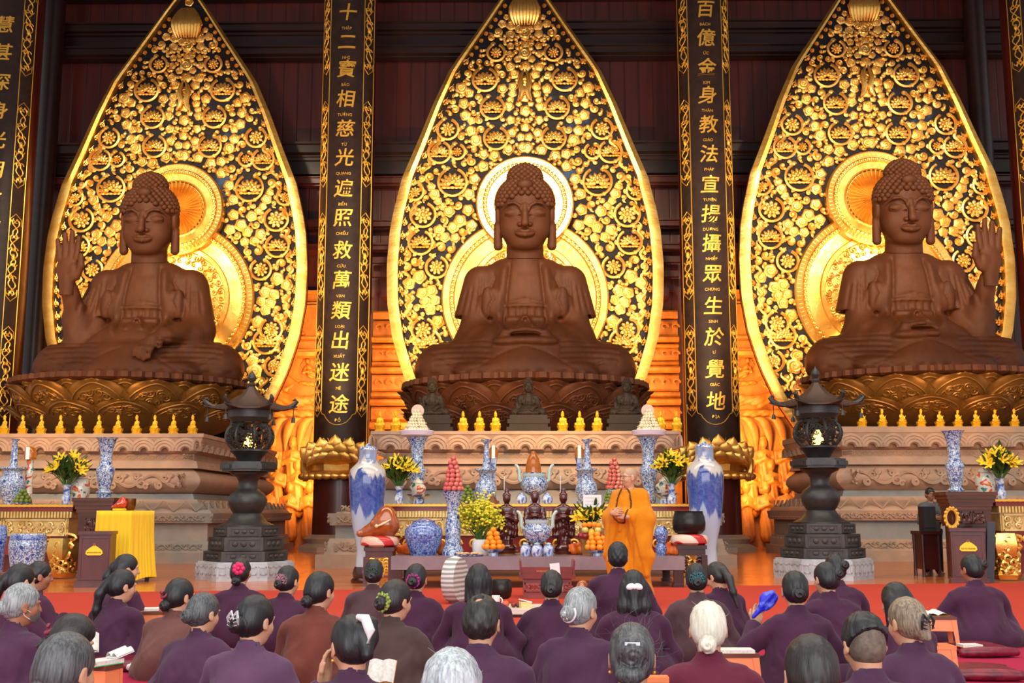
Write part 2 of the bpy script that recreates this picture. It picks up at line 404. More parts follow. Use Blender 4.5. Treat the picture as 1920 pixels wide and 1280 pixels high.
# ---- carved timber panelling on the lower back wall ----
ZP = ZZ(552, YW)
def moulding(m, x0, x1, Y, prof):                  # prof: (out, z) stack extruded along x
    n = len(prof); pr = prof + [(0, prof[-1][1]), (0, prof[0][1])]; n = len(pr)
    V = [(x0, Y - o, z) for o, z in pr] + [(x1, Y - o, z) for o, z in pr]
    m.add(V, [tuple(range(n)), tuple(range(2 * n - 1, n - 1, -1))] + [(i, n + i, n + (i + 1) % n, (i + 1) % n) for i in range(n)])
def relief_seated(s=1.0):
    d = SDF((-.75, -.45, -.05), (.75, .3, 1.6), .03)
    d.ell((0, -.05, .2), (.62, .3, .2), .1).ell((0, 0, .6), (.3, .2, .4), .12).cap((-.3, 0, .8), (.3, 0, .8), .12, .12, .1)
    d.chain([(-.34, 0, .8), (-.42, -.1, .45), (-.05, -.26, .3)], [.11, .1, .08], .06).chain([(.34, 0, .8), (.42, -.1, .45), (.05, -.26, .3)], [.11, .1, .08], .06)
    d.cap((0, 0, .9), (0, 0, 1.1), .09, .09, .05).ell((0, -.03, 1.2), (.16, .16, .2), .04).ell((0, 0, 1.42), (.09, .09, .1), .05)
    d.ell((0, -.2, 1.18), (.03, .05, .05), .02); d.disp(lambda X, Y, Z: .012 * np.sin(Z * 42 + X * 8) * (Z < .75)); return d.mesh('seated_relief')
def relief_standing():
    d = SDF((-.4, -.4, -.05), (.4, .3, 2.2), .03)
    d.cap((0, 0, .2), (0, 0, 1.3), .3, .24, .1).ell((0, 0, 1.45), (.33, .2, .22), .1).cap((0, -.02, 1.6), (0, -.02, 1.75), .08, .08, .05).ell((0, -.04, 1.9), (.16, .17, .2), .04)
    d.chain([(-.3, 0, 1.5), (-.34, -.12, 1.15), (-.02, -.28, 1.3)], [.11, .1, .07], .05).chain([(.3, 0, 1.5), (.34, -.12, 1.15), (.02, -.28, 1.3)], [.11, .1, .07], .05)
    d.ell((0, -.2, 1.88), (.03, .05, .05), .02).ell((0, 0, 2.07), (.14, .14, .1), .03).cap((0, -.28, 1.3), (0, -.3, 1.48), .06, .03, .03)
    d.disp(lambda X, Y, Z: .014 * np.sin(X * 38 + Z * 5) * (Z < 1.15)); return d.mesh('standing_relief')
def relief_flying():
    d = SDF((-1.1, -.4, -.3), (1.2, .3, 1.3), .03)
    d.chain([(-.5, 0, .75), (-.35, -.05, .35), (.2, -.1, .22), (.75, -.05, .3), (1.05, 0, .15)], [.2, .21, .19, .12, .05], .12).cap((-.55, 0, .85), (-.55, -.02, 1.0), .07, .07, .05)
    d.ell((-.56, -.05, 1.12), (.14, .15, .17), .04).ell((-.56, 0, 1.26), (.09, .09, .08), .03).chain([(-.68, -.05, .75), (-.75, -.18, .45), (-.35, -.28, .55)], [.09, .08, .05], .05)
    d.chain([(-.4, -.05, .75), (-.15, -.2, .6), (.1, -.25, .75)], [.09, .07, .04], .05).chain([(-.7, .0, .5), (-.95, 0, .9), (-.8, 0, 1.2), (-.3, .02, 1.25), (.2, .02, .9), (.9, 0, .7)], [.05] * 6, .04)
    for x, z, r in ((-.8, -.12, .2), (-.4, -.18, .24), (.05, -.14, .2), (.45, -.16, .22), (.85, -.14, .18)): d.ell((x, 0, z), (r * 1.5, .14, r * .6), .05)
    d.disp(lambda X, Y, Z: .014 * np.sin(X * 20 + Z * 34)); return d.mesh('flying_relief')
REL = [relief_seated(), relief_standing(), relief_flying()]
for m_ in REL: m_.materials.append(W_ORANGE)
for x0, x1, lab, fl_ in ((-8.95, -5.4, 'honey coloured carved timber wall panel left of the left couplet column', 1), (5.5, 9.1, 'honey coloured carved timber wall panel right of the right couplet column', -1),
                    (-15.4, -13.2, 'honey coloured carved timber wall panel at the far left beside the edge column', 1), (13.1, 15.3, 'honey coloured carved timber wall panel at the far right behind the raised hand', -1)):
    t = thing('carved_wall_panel', lab, 'wall panel', ((x0 + x1) / 2, YW - .05, 0)); hw = (x1 - x0) / 2; zz = lambda p: ZZ(p, YW)
    m = MB(); m.box((0, 0, ZP / 2), (2 * hw, .2, ZP)); obj('board', m, W_ORANGE, t, smooth=False)
    m = MB()
    for p0, p1, o in ((548, 553, .3), (569, 573, .2), (575, 579, .24), (634, 640, .3), (658, 664, .35), (664, 673, .55)): moulding(m, -hw, hw, -.1, [(o * .6, zz(p1)), (o, zz(p1) + .03), (o, zz(p0))])
    obj('ledge', m, W_ORANGE, t, smooth=False)
    for k in range(2 if hw > 1.5 else 1):
        xx = (-.85 + 1.9 * k) * fl_ if hw > 1.5 else 0
        link('seated_figure', REL[0], None, t, (xx, -.12, zz(633))).scale = (.82, .6, .62)
    for xx, p, sc_ in (((-.8, 772, 1.05), (.85, 756, .9), (.1, 720, .6)) if hw > 1.5 else ((0, 765, .9),)):
        link('flying_figure', REL[2], None, t, (xx * fl_, -.12, zz(p) + .1)).scale = (sc_ * fl_, .9, sc_)
    if hw > 1.5:
        m = MB()
        for k in range(7):                          # sweeping leaf fronds
            x = -1.4 + .47 * k; P = [(fl_ * (x + .5 * u * u), -.15 - .1 * math.sin(u * 3), zz(850) + (zz(785) - zz(850)) * (1 - (1 - u) ** 2)) for u in np.linspace(0, 1, 9)]
            m.tube(P, [.02, .06, .11, .14, .15, .14, .11, .07, .02], 8, flat=.5)
        obj('frond', m, W_ORANGE, t)
        for row, (p, sc_, n) in enumerate(((905, .98, 5), (948, .98, 5), (992, 1.0, 5))):
            for k in range(n): link('standing_figure', REL[1], None, t, (-1.35 + .68 * k + .2 * (row % 2), -.16 - .12 * row, zz(p) - .35)).scale = (sc_ * .92, .8, sc_ * .9)
t = thing('carved_wall_base', 'honey coloured stepped timber mouldings behind the middle mandorla', 'wall panel', (0, YW - .1, 0))
m = MB()
for p0, p1, o in ((585, 600, .25), (603, 632, .15), (634, 645, .5), (648, 655, .35), (655, 678, .2), (680, 688, .3), (690, 702, .5), (704, 735, .22), (737, 748, .4), (750, 762, .6), (764, 790, .3), (792, 806, .55), (808, 850, .3), (852, 900, .6), (900, 1040, .4)):
    moulding(m, -5.2, 5.2, 0, [(o * .8, ZZ(p1, YW)), (o, ZZ(p1, YW) + .06), (o, ZZ(p0, YW) - .06), (o * .8, ZZ(p0, YW))])
obj('moulding_stack', m, W_ORANGE, t, smooth=False)
m = MB()
for p in (617, 667, 720, 777):
    for x in np.arange(-5, 5.1, .36):
        th = np.linspace(0, 4.5, 14); m.tube([(x + (.16 - .03 * q) * math.cos(q), -.28, ZZ(p, YW) + (.16 - .03 * q) * math.sin(q)) for q in th], .035, 5)
obj('scroll_carving', m, W_ORANGE, t)
m = MB()
for x in (-4.3, 4.3):
    for q in range(4): m.box((x + (.25 * q - .4) * (1 if x < 0 else -1), -.5 - .12 * q, ZZ(560, YW) + .5 * q), (.22, 1.2 - .2 * q, .3)); m.box((x, -.4, ZZ(560, YW) + .5 * q + .25), (1.6 + .3 * q, .22, .2))
obj('bracket', m, W_RED, t, smooth=False)

# ======================= couplet columns =======================
def glyphs(items, R, ext=.014, shear=.12):
    """items (text, x, z, size); raised lettering bent round a cylinder of radius R"""
    mb = MB(); dg = None; obs = []
    for ch, x, z, size in items:
        cu = bpy.data.curves.new('lettering', 'FONT'); cu.body = ch; cu.size = size; cu.extrude = ext; cu.align_x = 'CENTER'; cu.align_y = 'CENTER'; cu.resolution_u = 2; cu.shear = shear if size > .3 else 0
        if size > .3: cu.offset = .005
        o = bpy.data.objects.new('lettering', cu); COL.objects.link(o); obs.append((o, x, z, cu))
    bpy.context.view_layer.update(); dg = bpy.context.evaluated_depsgraph_get()
    for o, x, z, cu in obs:
        me = bpy.data.meshes.new_from_object(o.evaluated_get(dg)); bm = bmesh.new(); bm.from_mesh(me)
        if R is not None:
            for c in np.arange(-.4, .41, .06):
                g = bm.verts[:] + bm.edges[:] + bm.faces[:]; bmesh.ops.bisect_plane(bm, geom=g, plane_co=(c, 0, 0), plane_no=(1, 0, 0))
        bm.verts.ensure_lookup_table()
        V = np.array([v.co[:] for v in bm.verts]).reshape(-1, 3); Fs = [[v.index for v in f.verts] for f in bm.faces]
        if len(V):
            W = np.stack([V[:, 0] + x, -V[:, 2], V[:, 1] + z], 1)
            if R is not None: W[:, 1] -= np.sqrt(np.maximum(R * R - W[:, 0] ** 2, .01))
            mb.add(W, Fs)
        bm.free(); bpy.data.meshes.remove(me); bpy.data.objects.remove(o); bpy.data.curves.remove(cu)
    return mb
YC = 27.0; RC = .655; RB = .70; KC = 34.0 / 27
BOARD = M('brown_black_lacquer', (52, 34, 26), (38, 24, 19), 5, .5, 0, .1, 60, .003, spec=.25)
def bend(P, R=RB, off=0): return [(x, -math.sqrt(max(R * R - x * x, .003)) - off - d, z) for x, d, z in P]
zb = lambda p: ZZ(p, YC - .65)
def scroll_strip(m, x, z0, z1):
    L = z1 - z0; w = .075; N = 90; P = []
    for s_ in (-1, 1):
        m.tube(bend([(x + s_ * w * (.35 + .75 * abs(math.sin(u * PI * 5))) * (1 if 0 else 1) * math.cos(u * PI * 5 + (s_ < 0) * .6), .012, z0 + L * (.04 + .92 * u)) for u in np.linspace(0, 1, N)], RB + .012), .016, 5)
    for k in range(6):
        c = z0 + L * (k + .5) / 6
        for s_ in (-1, 1):
            th = np.linspace(0, 5, 16); m.tube(bend([(x + s_ * (.03 + .045 * (1 - q / 6) * math.cos(q)), .02, c + .075 * (1 - q / 6) * math.sin(q) * (1 if k % 2 else -1)) for q in th], RB + .012), .014, 5)
    m.ell(bend([(x, .02, (z0 + z1) / 2)])[0], (.05, .03, .09), 10, 6)
    for s_, zc in ((1, z1), (-1, z0)):
        m.tube(bend([(x - .09, 0, zc - s_ * .25), (x - .085, 0, zc - s_ * .08), (x - .03, 0, zc), (x, 0, zc + s_ * .05), (x + .03, 0, zc), (x + .085, 0, zc - s_ * .08), (x + .09, 0, zc - s_ * .25)], RB + .008), .009, 5)
LFT = '三十二寶相慈光遍照救萬類出迷途'; LC = ['TAM', 'THẬP', 'NHỊ', 'BẢO', 'TƯỚNG', 'TỪ', 'QUANG', 'BIẾN', 'CHIẾU', 'CỨU', 'VẠN', 'LOẠI', 'XUẤT', 'MÊ', 'ĐỒ']
LP = [-30, 25, 80, 131, 187, 243, 297, 355, 410, 471, 527, 584, 640, 700, 760]
RGT = '百億金身教法宣揚攝眾生於覺地'; RCp = ['BÁCH', 'ỨC', 'KIM', 'THÂN', 'GIÁO', 'PHÁP', 'TUYÊN', 'DƯƠNG', 'NHIẾP', 'CHÚNG', 'SINH', 'Ư', 'GIÁC', 'ĐỊA']
RP = [22, 76, 131, 183, 238, 293, 350, 405, 460, 517, 577, 635, 695, 755]
EDG = '慧甚深身光明普照十方界'; EP = [45, 97, 153, 207, 262, 318, 374, 430, 490, 548, 606]
def petal(m, L, W, cup, mat):
    u = np.linspace(-1, 1, 7); v = np.linspace(0, 1, 8); V = []
    for b in v:
        wv = W * math.sin(PI * min(1, .12 + .88 * b)) ** .7 if b < 1 else 0
        V.append([(wv * a_, -cup * math.sin(b * 2.2) + .12 * W * a_ * a_, L * b) for a_ in u])
    V = np.array(V); q = V.copy(); q[..., 1] += .015; A = np.array(mat)
    for G in (V, q): m.grid(G @ A[:3, :3].T + A[:3, 3])
def couplet(x, items, label, clab):
    x *= KC; RK = RC * KC; YK = YC * KC; c = MB(); c.lathe([(RK * 1.02, 0.5), (RK, 1.2), (RK * .985, 12), (RK * .97, 23.9)], 40, (x, YK, 0)); struct(obj('column', c, W_RED, label=clab))
    m = MB(); m.lathe([(RK * 1.5, 0), (RK * 1.5, .14), (RK * 1.25, .24), (RK * 1.35, .38), (RK * 1.1, .5)], 8, (x, YK, 0), phase=PI / 8); struct(obj('column_base', m, STONE_P))
    t = thing('couplet_board', label, 'couplet board', (x, YK, CAM_H * (1 - KC)), scale=KC); zt = 18.2
    a_ = np.linspace(-1.16, 1.16, 25); m = MB(); z0, z1 = zb(893), zt
    for r in (RB, RC + .012): m.grid(np.array([[(r * math.sin(q), -r * math.cos(q), z) for q in a_] for z in (z0, z1)]))
    for q in (a_[0], a_[-1]): m.add([(r * math.sin(q), -r * math.cos(q), z) for r, z in ((RB, z0), (RC + .012, z0), (RC + .012, z1), (RB, z1))], [(0, 1, 2, 3)])
    obj('panel', m, BOARD, t)
    m = MB()
    for s_ in (-1, 1):
        m.tube(bend([(s_ * .632, .0, z) for z in (zb(895), zt)], RB), .011, 5); m.tube(bend([(s_ * .422, 0, z) for z in (zb(768), zt)]), .011, 5)
        m.tube(bend([(s_ * q, 0, zb(p)) for q, p in ((.422, 768), (.4, 774), (.33, 777), (.29, 783), (.2, 791), (.1, 795), (0, 796))]), .011, 5)
    obj('border_line', m, GOLDP, t)
    m = MB()
    for p0, p1 in ((-150, -60), (-28, 130), (187, 342), (398, 556), (611, 776)):
        for s_ in (-1, 1): scroll_strip(m, s_ * .527, zb(p1), zb(p0))
    obj('scroll_border', m, GOLDP, t)
    obj('lettering', glyphs([(ch, 0, zb(p), s_) for ch, p, s_ in items], RB + .004), GOLDP, t, smooth=False, fix=False)
    m = MB(); zl = zb(868)                          # gilded lotus under the text
    for k in range(3):
        for i in range(-3, 4):
            an = i * .36 + (k % 2) * .18; L = (.66 - .04 * abs(i)) * (1.0, .8, .55)[k]; out = (.04, .12, .2)[k]
            A = Matrix.Translation((.55 * math.sin(an * 1.05), -.72 * math.cos(an * .9) - out, zl + .02)) @ Matrix.Rotation(an * .75, 4, 'Y') @ Matrix.Rotation(.12 + .2 * k, 4, 'X')
            petal(m, L, .2, .2, A)
    for i in range(9): m.tube([(.05 * (i - 4) * (1 + u), -.78 - .05 * u, zl + .3 + .28 * u) for u in (0, .5, 1)], [.022, .018, .01], 5)
    m.lathe([(.35, -.2), (.62, -.05), (.74, .0), (.7, .06), (.4, .1)], 24, (0, -.18, zl + .02), sy=.9)
    obj('gilded_lotus', m, GOLD, t)
    m = MB(); z3 = zb(897)
    m.lathe([(.68, 0), (.86, .03), (.92, .1), (.84, .17), (.76, .2), (.78, .34), (.72, .36), (.72, .48), (.78, .5), (.8, .56), (.7, .6)], 8, (0, 0, z3), phase=PI / 8)
    for s_ in (-1, 1):
        for k in range(3): m.tube([(s_ * (.74 + .12 * math.sin(u * 3 + k)), -.35 + .15 * k, z3 - .05 + .75 * u) for u in np.linspace(0, 1, 9)], [.03, .06, .08, .07, .06, .07, .06, .04, .01], 7)
    for k in range(13):
        q = -1.3 + 2.6 * k / 12; m.ell((.9 * math.sin(q), -.9 * math.cos(q), z3 + .06), (.13, .1, .09), 8, 6)
    obj('gilded_stand', m, GOLD, t); return t
def m_stone(name, a, b, c):
    t = NT(name); v = t.map(); n1 = t.noise(v, .45, 4, .6); n2 = t.noise(v, 3.5, 6, .65)
    base = t.ramp(n1, [(.32, a), (.5, b), (.66, c)]); t.col(t.mix(t.ramp(n2, [(.4, (0, 0, 0)), (.75, (150, 150, 150))]), base, lin((96, 84, 76))))
    t.rough(.72); t.bump(t.noise(v, 14, 6, .7), .35, .02); return t.m
STONE_P = m_stone('pinkish_sandstone', (182, 142, 116), (162, 132, 110), (140, 132, 122))
STONE_G = m_stone('blue_grey_stone', (112, 118, 120), (134, 132, 128), (154, 136, 120))
STONE_L = M('pale_grey_stone', (186, 188, 192), (160, 160, 164), 5, .7, 0, .3, 30, .01)
def items(chars, pos, caps, dp=29):
    r = [(c, p, .47) for c, p in zip(chars, pos)]
    if caps: r += [(c, p + dp, .10) for c, p in zip(caps, pos)]
    return r
couplet(-4.42, items(LFT, LP, LC, 28), 'dark couplet board of gilt characters on the column left of the middle statue', 'red lacquered column behind the left couplet board')
couplet(4.47, items(RGT, RP, RCp, 27), 'dark couplet board of gilt characters on the column right of the middle statue', 'red lacquered column behind the right couplet board')
couplet(-13.0, items(EDG, EP, None), 'dark couplet board cut off by the left edge of the photo', 'red lacquered column at the left edge of the photo')
couplet(12.75, items(EDG, EP, None), 'dark couplet board whose border just shows at the right edge of the photo', 'red lacquered column at the right edge of the photo')

# ======================= mandorlas =======================
YM = 33.5; ZOFF = 0
def mp(dx, py): p = PT(985, py, YM); return (dx / 2124 * YM, p.z)    # design frame of the middle mandorla
OUT = [(-63, 0), (-40, 14), (0, 46), (67, 96), (134, 147), (201, 180), (268, 208), (336, 238), (400, 254), (433, 260), (500, 265), (568, 263), (635, 252), (702, 231), (760, 205), (830, 160)]
OY = np.array([o[0] for o in OUT], float); OW = np.array([o[1] for o in OUT], float)
def hw_at(py): return float(np.interp(py, OY, OW))
def m_back():
    t = NT('navy_lacquer'); v = t.map(); t.col(t.ramp(t.noise(v, 1.1, 4, .6), [(.45, (24, 14, 12)), (.6, (22, 24, 36)), (.72, (44, 70, 108))])); t.rough(.6); t.b.inputs['Specular IOR Level'].default_value = .2; t.bump(t.noise(v, 9, 4), .4, .05); return t.m
def swirl(m, cx, cy, r0, turns, sgn, th0, rad, d=.05, n=None):
    n = n or int(8 + 9 * turns); q = np.linspace(0, 1, n); rr = r0 * (1 - .86 * q); a_ = th0 + sgn * q * turns * 2 * PI
    m.tube(np.stack([cx + rr * np.cos(a_), np.full(n, -d), cy + rr * np.sin(a_)], 1), rad * (1 - .5 * q), 5); 
    e = (cx + rr[-1] * math.cos(a_[-1]), -d, cy + rr[-1] * math.sin(a_[-1])); m.ell(e, (rad * 1.3,) * 3, 6, 4)
def cloud(m, cx, cy, r, rot=0, sgn=1):
    th = np.arange(18) / 18 * 2 * PI; V = []
    for q, hgt in ((1.0, 0), (1.03, .12), (.9, .2), (.6, .22), (.3, .24)):
        k = q * (1 + .1 * np.cos(5 * th + rot)); V.append(np.stack([cx + r * k * np.cos(th), np.full(18, -hgt * r * 1.1), cy + r * k * np.sin(th)], 1))
    m.grid(np.array(V), close_v=True); o = m.n; m.f.append(tuple(range(o - 18, o)))
    swirl(m, cx, cy, r * .78, 1.7, sgn, rot, r * .13, r * .25, 22); 
def lotusf(m, cx, cy, r):
    r *= 1.12
    for row, (n, L, w_, dd) in enumerate(((8, 1.12, .19, .04), (7, .86, .19, .11), (4, .55, .17, .18))):
        for i in range(n):
            an = (-1.45 + 2.9 * i / (n - 1)); c_, s_ = math.sin(an), math.cos(an)
            m.ell((cx + r * L * .55 * c_, -dd - .03, cy - r * .25 + r * L * .55 * s_ * .9), (r * w_ * (1 - .12 * (i % 2)), .05 - .02 * (i % 2), r * L * .40), 8, 5, Matrix.Rotation(an, 3, 'Y'))
    m.ell((cx, -.22, cy - r * .1), (r * .22, .05, r * .18), 8, 5)
    for i in range(5): m.ell((cx + r * (.32 * (i - 2)), -.06, cy - r * .42), (r * .24, .04, r * .13), 7, 5)
def rosette(m, cx, cy, r):
    for n, R_, w_, dd in ((9, .66, .3, .05), (7, .38, .24, .1)):
        for i in range(n):
            an = i * 2 * PI / n; m.ell((cx + r * R_ * math.sin(an), -dd, cy + r * R_ * math.cos(an)), (r * w_ * .75, .04, r * w_), 7, 5, Matrix.Rotation(an, 3, 'Y'))
    m.ell((cx, -.14, cy), (r * .24, .05, r * .24), 8, 5)
def flame(m, cx, cy, L, ang):
    A = Matrix.Rotation(ang, 3, 'Y')
    for s_, h_ in ((-1, .8), (1, .8), (0, 1.15)):
        P = [A @ Vector((s_ * L * (.25 + .12 * math.sin(u * 4)) * (1 - .4 * u) + .1 * L * math.sin(u * 6) * (s_ == 0), 0, L * (h_ * u - .4))) for u in np.linspace(0, 1, 7)]
        m.tube([(cx + p.x, -.06, cy + p.z) for p in P], [L * k for k in (.06, .13, .13, .1, .1, .06, .02)], 5)
    m.ell((cx, -.07, cy - .2 * L), (.2 * L, .05, .2 * L), 7, 5); q = A @ Vector((0, 0, -.52 * L)); m.ell((cx + q.x, -.06, cy + q.z), (.22 * L, .05, .15 * L), 7, 5)
def mandorla():
    S = SX(YM); t = thing('mandorla', 'tall gilded leaf shaped mandorla behind the middle statue with a bright glowing halo', 'mandorla', (0, YM, 0), group=None)
    pys = np.concatenate([np.linspace(-63, 0, 7), np.linspace(20, 830, 42)])
    L = [mp(-hw_at(p), p) for p in pys]; Rr = [mp(hw_at(p), p) for p in pys[::-1]]
    ins = lambda k: [mp(-max(0, hw_at(p) - k), p + (k if p < 0 else 0)) for p in pys] + [mp(max(0, hw_at(p) - k), p + (k if p < 0 else 0)) for p in pys[::-1]]
    m = MB(); q = L + Rr; n = len(q)
    V = [(x, .0, z) for x, z in q] + [(x, .25, z) for x, z in q]; m.add(V, [(i, n + i, n + (i + 1) % n, (i + 1) % n) for i in range(n)])
    for o in (0, n): m.f.extend([(o + i, o + i + 1, o + n - 2 - i, o + n - 1 - i) for i in range(n // 2 - 1)])
    obj('backing', m, m_back(), t, smooth=False)
    m = MB(); wv = [6 + 13 * min(1, max(0, (p + 63) / 420)) for p in pys]
    for sg in (-1, 1):
        G = []
        for dd, kk in ((.0, -1), (-.2, -1), (-.26, .5), (-.24, 1), (0, 1.02)):
            G.append([(lambda xz: (xz[0], dd, xz[1]))(mp(sg * max(0, hw_at(p) - (0 if kk < 0 else kk) * w_ + (2 if kk < 0 else 0)), p)) for p, w_ in zip(pys, wv)])
        m.grid(np.array(G))
    obj('rim', m, BRASS, t, angle=.5)
    occ = []                                        # placed circles in px (mirrored in x)
    def free(x, y, r, pad=1.5):
        if abs(x) + r > hw_at(y) - 27 or math.hypot(x, y - 386) < 94 + r or math.hypot(x, y - 560) < 160 + r: return False
        return all((x - a_) ** 2 + (y - b_) ** 2 > (r + c_ + pad) ** 2 for a_, b_, c_ in occ)
    sc, lo, cl_, fb = MB(), MB(), MB(), MB()
    FW = [(57, 100, 11, 1), (79, 150, 17, 0), (64, 203, 16, 0), (57, 260, 16, 0), (152, 243, 14, 1), (168, 286, 15, 0), (133, 285, 9, 1), (142, 342, 20, 0), (199, 403, 17, 1), (203, 455, 16, 0),
          (171, 501, 14, 1), (196, 618, 15, 1), (186, 642, 17, 0), (205, 690, 13, 1), (215, 360, 10, 1)]
    for x, y, r, kind in FW:
        r *= 1.12; occ.append((x, y, r + 7))
        for sg in (-1, 1):
            cx, cy = mp(sg * x, y)
            (rosette if kind else lotusf)(lo, cx, cy, r * S)
            th = np.linspace(.5, 5.9, 30); R_ = (r + 5) * S; th = th + (PI / 2 if sg > 0 else PI / 2)
            sc.tube(np.stack([cx + R_ * np.cos(th), np.full(30, -.06), cy + R_ * np.sin(th)], 1), .05, 5)
            for k in range(3): swirl(sc, cx + sg * (r + 6) * S * math.cos(1.2 + 2 * k), cy + (r + 6) * S * math.sin(1.2 + 2 * k), 4.5 * S, 1, sg * (1 if k % 2 else -1), k * 2., .045)
    pl = lambda pts, stp: [(x0 + (x1 - x0) * u, y0 + (y1 - y0) * u) for (x0, y0), (x1, y1) in zip(pts, pts[1:]) for u in np.arange(0, 1, stp / max(1, math.hypot(x1 - x0, y1 - y0)))]
    R2 = random.Random(3); seeds = []
    for q in np.linspace(0, PI, 24): seeds.append((107 * math.sin(q) + 4, 386 - 109 * math.cos(q), 10))
    for pts, r in (([(0, 55), (0, 300)], 9), ([(26, 50), (30, 140)], 8), ([(20, 140), (30, 200), (22, 290)], 8), ([(48, 270), (75, 300), (100, 320)], 11), ([(125, 130), (128, 165), (118, 215), (98, 262), (78, 292)], 10),
                   ([(112, 175), (104, 225), (90, 255)], 8), ([(105, 330), (120, 350), (115, 400), (140, 425), (160, 445)], 11), ([(150, 395), (170, 375), (190, 345)], 9), ([(175, 420), (150, 455), (135, 445)], 10),
                   ([(232, 450), (236, 500), (225, 530), (200, 550), (180, 580)], 11), ([(205, 520), (180, 545), (168, 585), (172, 620)], 11), ([(222, 560), (228, 600), (220, 640)], 8), ([(240, 430), (243, 480), (243, 540)], 7), ([(165, 640), (190, 672), (216, 715)], 10), ([(160, 680), (170, 720), (150, 760)], 12)):
        seeds += [(x + R2.uniform(-2, 2), y + R2.uniform(-2, 2), r * R2.uniform(.8, 1.15)) for x, y in pl(pts, r * 1.55)]
    for x, y, r in seeds:
        x = abs(x)
        if free(x, y, r * .7, -r * .12):
            occ.append((x, y, r * 1.02))
            for sg in ((-1, 1) if x > 3 else (1,)):
                cx, cy = mp(sg * x, y); cloud(cl_, cx, cy, r * S * 1.12, R2.uniform(0, 6), sg)
    for r in (9.5, 8, 6.8, 5.6, 4.6, 3.7, 3.0):
        for _ in range(2200):
            y = R2.uniform(20, 800); x = R2.uniform(0, 250)
            if free(x, y, r, .2):
                occ.append((x, y, r)); dens = abs(x) < 45 and y < 300
                for sg in (-1, 1):
                    cx, cy = mp(sg * x, y); a_ = R2.uniform(0, 6)
                    if dens and r > 5: cloud(cl_, cx, cy, r * S * 1.08, a_, sg); continue
                    swirl(sc, cx, cy, r * S, 1.35, sg if R2.random() < .5 else -sg, a_ if sg > 0 else PI - a_, .03 + .0032 * r)
                    q = a_ if sg > 0 else PI - a_
                    sc.tube([(cx + (r + u * 5) * S * math.cos(q + .25 * u * u), -.05, cy + (r + u * 5) * S * math.sin(q + .25 * u * u)) for u in np.linspace(0, 1.4, 5)], [.05, .055, .05, .035, .012], 5)
    y = 12.
    while y < 790:                                  # flame border inside the rim
        k = hw_at(y) - (10 + 9 * min(1, max(0, (y + 60) / 420))); sl_ = (hw_at(y + 5) - hw_at(y - 5)) / 10
        for sg in (-1, 1):
            cx, cy = mp(sg * (k - 4), y)
            if y < 110: rosette(fb, cx, cy, 5 * S)
            else: flame(fb, cx, cy, 13 * S, -sg * math.atan(sl_) * -1 * -1)
        y += 13 if y < 110 else 25
    for y0 in np.arange(250, 760, 42):              # wavy tongues
        for sg in (-1, 1):
            fb.tube([(lambda c: (c[0], -.05, c[1]))(mp(sg * (hw_at(y0 + 34 * u) - 36 + 4 * math.sin(u * 9)), y0 + 34 * u)) for u in np.linspace(0, 1, 12)], [.02, .03, .04, .05, .06, .06, .06, .06, .05, .05, .04, .03], 5)
    fin = MB()                                      # crowning ornament near the tip
    for i in range(-4, 5):
        for sg in (1,):
            P = [mp(i * 3.0 * (1 + 1.3 * math.sin(u * 2.6)), -8 + 58 * u) for u in np.linspace(0, 1, 9)]
            fin.tube([(a_, -.12 - .1 * math.sin(u * 3), b_) for (a_, b_), u in zip(P, np.linspace(0, 1, 9))], [.02, .05, .06, .07, .08, .08, .07, .05, .02], 6)
    for dx, y, r in ((-20, 20, 10), (20, 20, 10), (-25, 40, 8), (25, 40, 8), (0, 62, 12), (-12, 52, 8), (12, 52, 8), (0, 155, 14), (0, 100, 13), (0, -22, 9)):
        cx, cy = mp(dx, y); cloud(fin, cx, cy, r * S, dx, 1 if dx > 0 else -1)
    for sg in (-1, 1):
        P = [mp(sg * a_, b_) for a_, b_ in ((2, 133), (7, 145), (9, 158), (5, 172), (8, 184), (14, 192))]; fin.tube([(a_, -.14, b_) for a_, b_ in P], [.02, .07, .09, .1, .08, .03], 8)
    obj('scrollwork', sc, GOLD, t); obj('lotus_blossoms', lo, GOLD, t); obj('cloud_relief', cl_, GOLD, t); obj('flame_border', fb, GOLD, t); obj('crown_ornament', fin, GOLDB, t)
    def ring(name, cx_, cy_, prof, mat, seg=72):
        c = mp(0, cy_); m = MB(); th = np.arange(seg) / seg * 2 * PI
        m.grid(np.array([[(r * S * math.cos(q), -d, c[1] + r * S * math.sin(q)) for q in th] for r, d in prof]), close_v=True); return obj(name, m, mat, t, angle=.5)
    def beads(m, cy_, r, n, s_, d, flat=.6):
        c = mp(0, cy_)
        for i in range(n):
            q = i * 2 * PI / n; m.ell((r * S * math.cos(q), -d, c[1] + r * S * math.sin(q)), (s_, s_ * flat, s_), 8, 6)
    ring('body_halo', 0, 560, [(161, 0), (161, .12), (158, .16), (146, .14), (144, .18), (138, .18), (136, .1), (112, .12), (110, .16), (102, .16), (100, .08), (60, .1), (0, .1)], GOLDB)
    m = MB(); beads(m, 560, 141, 84, .055, .2); 
    c = mp(0, 560)
    for i in range(120): q = i * 2 * PI / 120; m.box((153 * S * math.cos(q), -.15, c[1] + 153 * S * math.sin(q)), (.03, .03, .12), Matrix.Rotation(PI / 2 - q, 3, 'Y'))
    for i in range(34):
        q = i * 2 * PI / 34; swirl(m, 94 * S * math.cos(q), c[1] + 94 * S * math.sin(q), 8 * S, 1.4, 1 if i % 2 else -1, q, .03, .12); swirl(m, 80 * S * math.cos(q), c[1] + 80 * S * math.sin(q), 6 * S, 1.2, -1 if i % 2 else 1, q, .025, .12)
    obj('body_halo_beading', m, GOLDB, t)
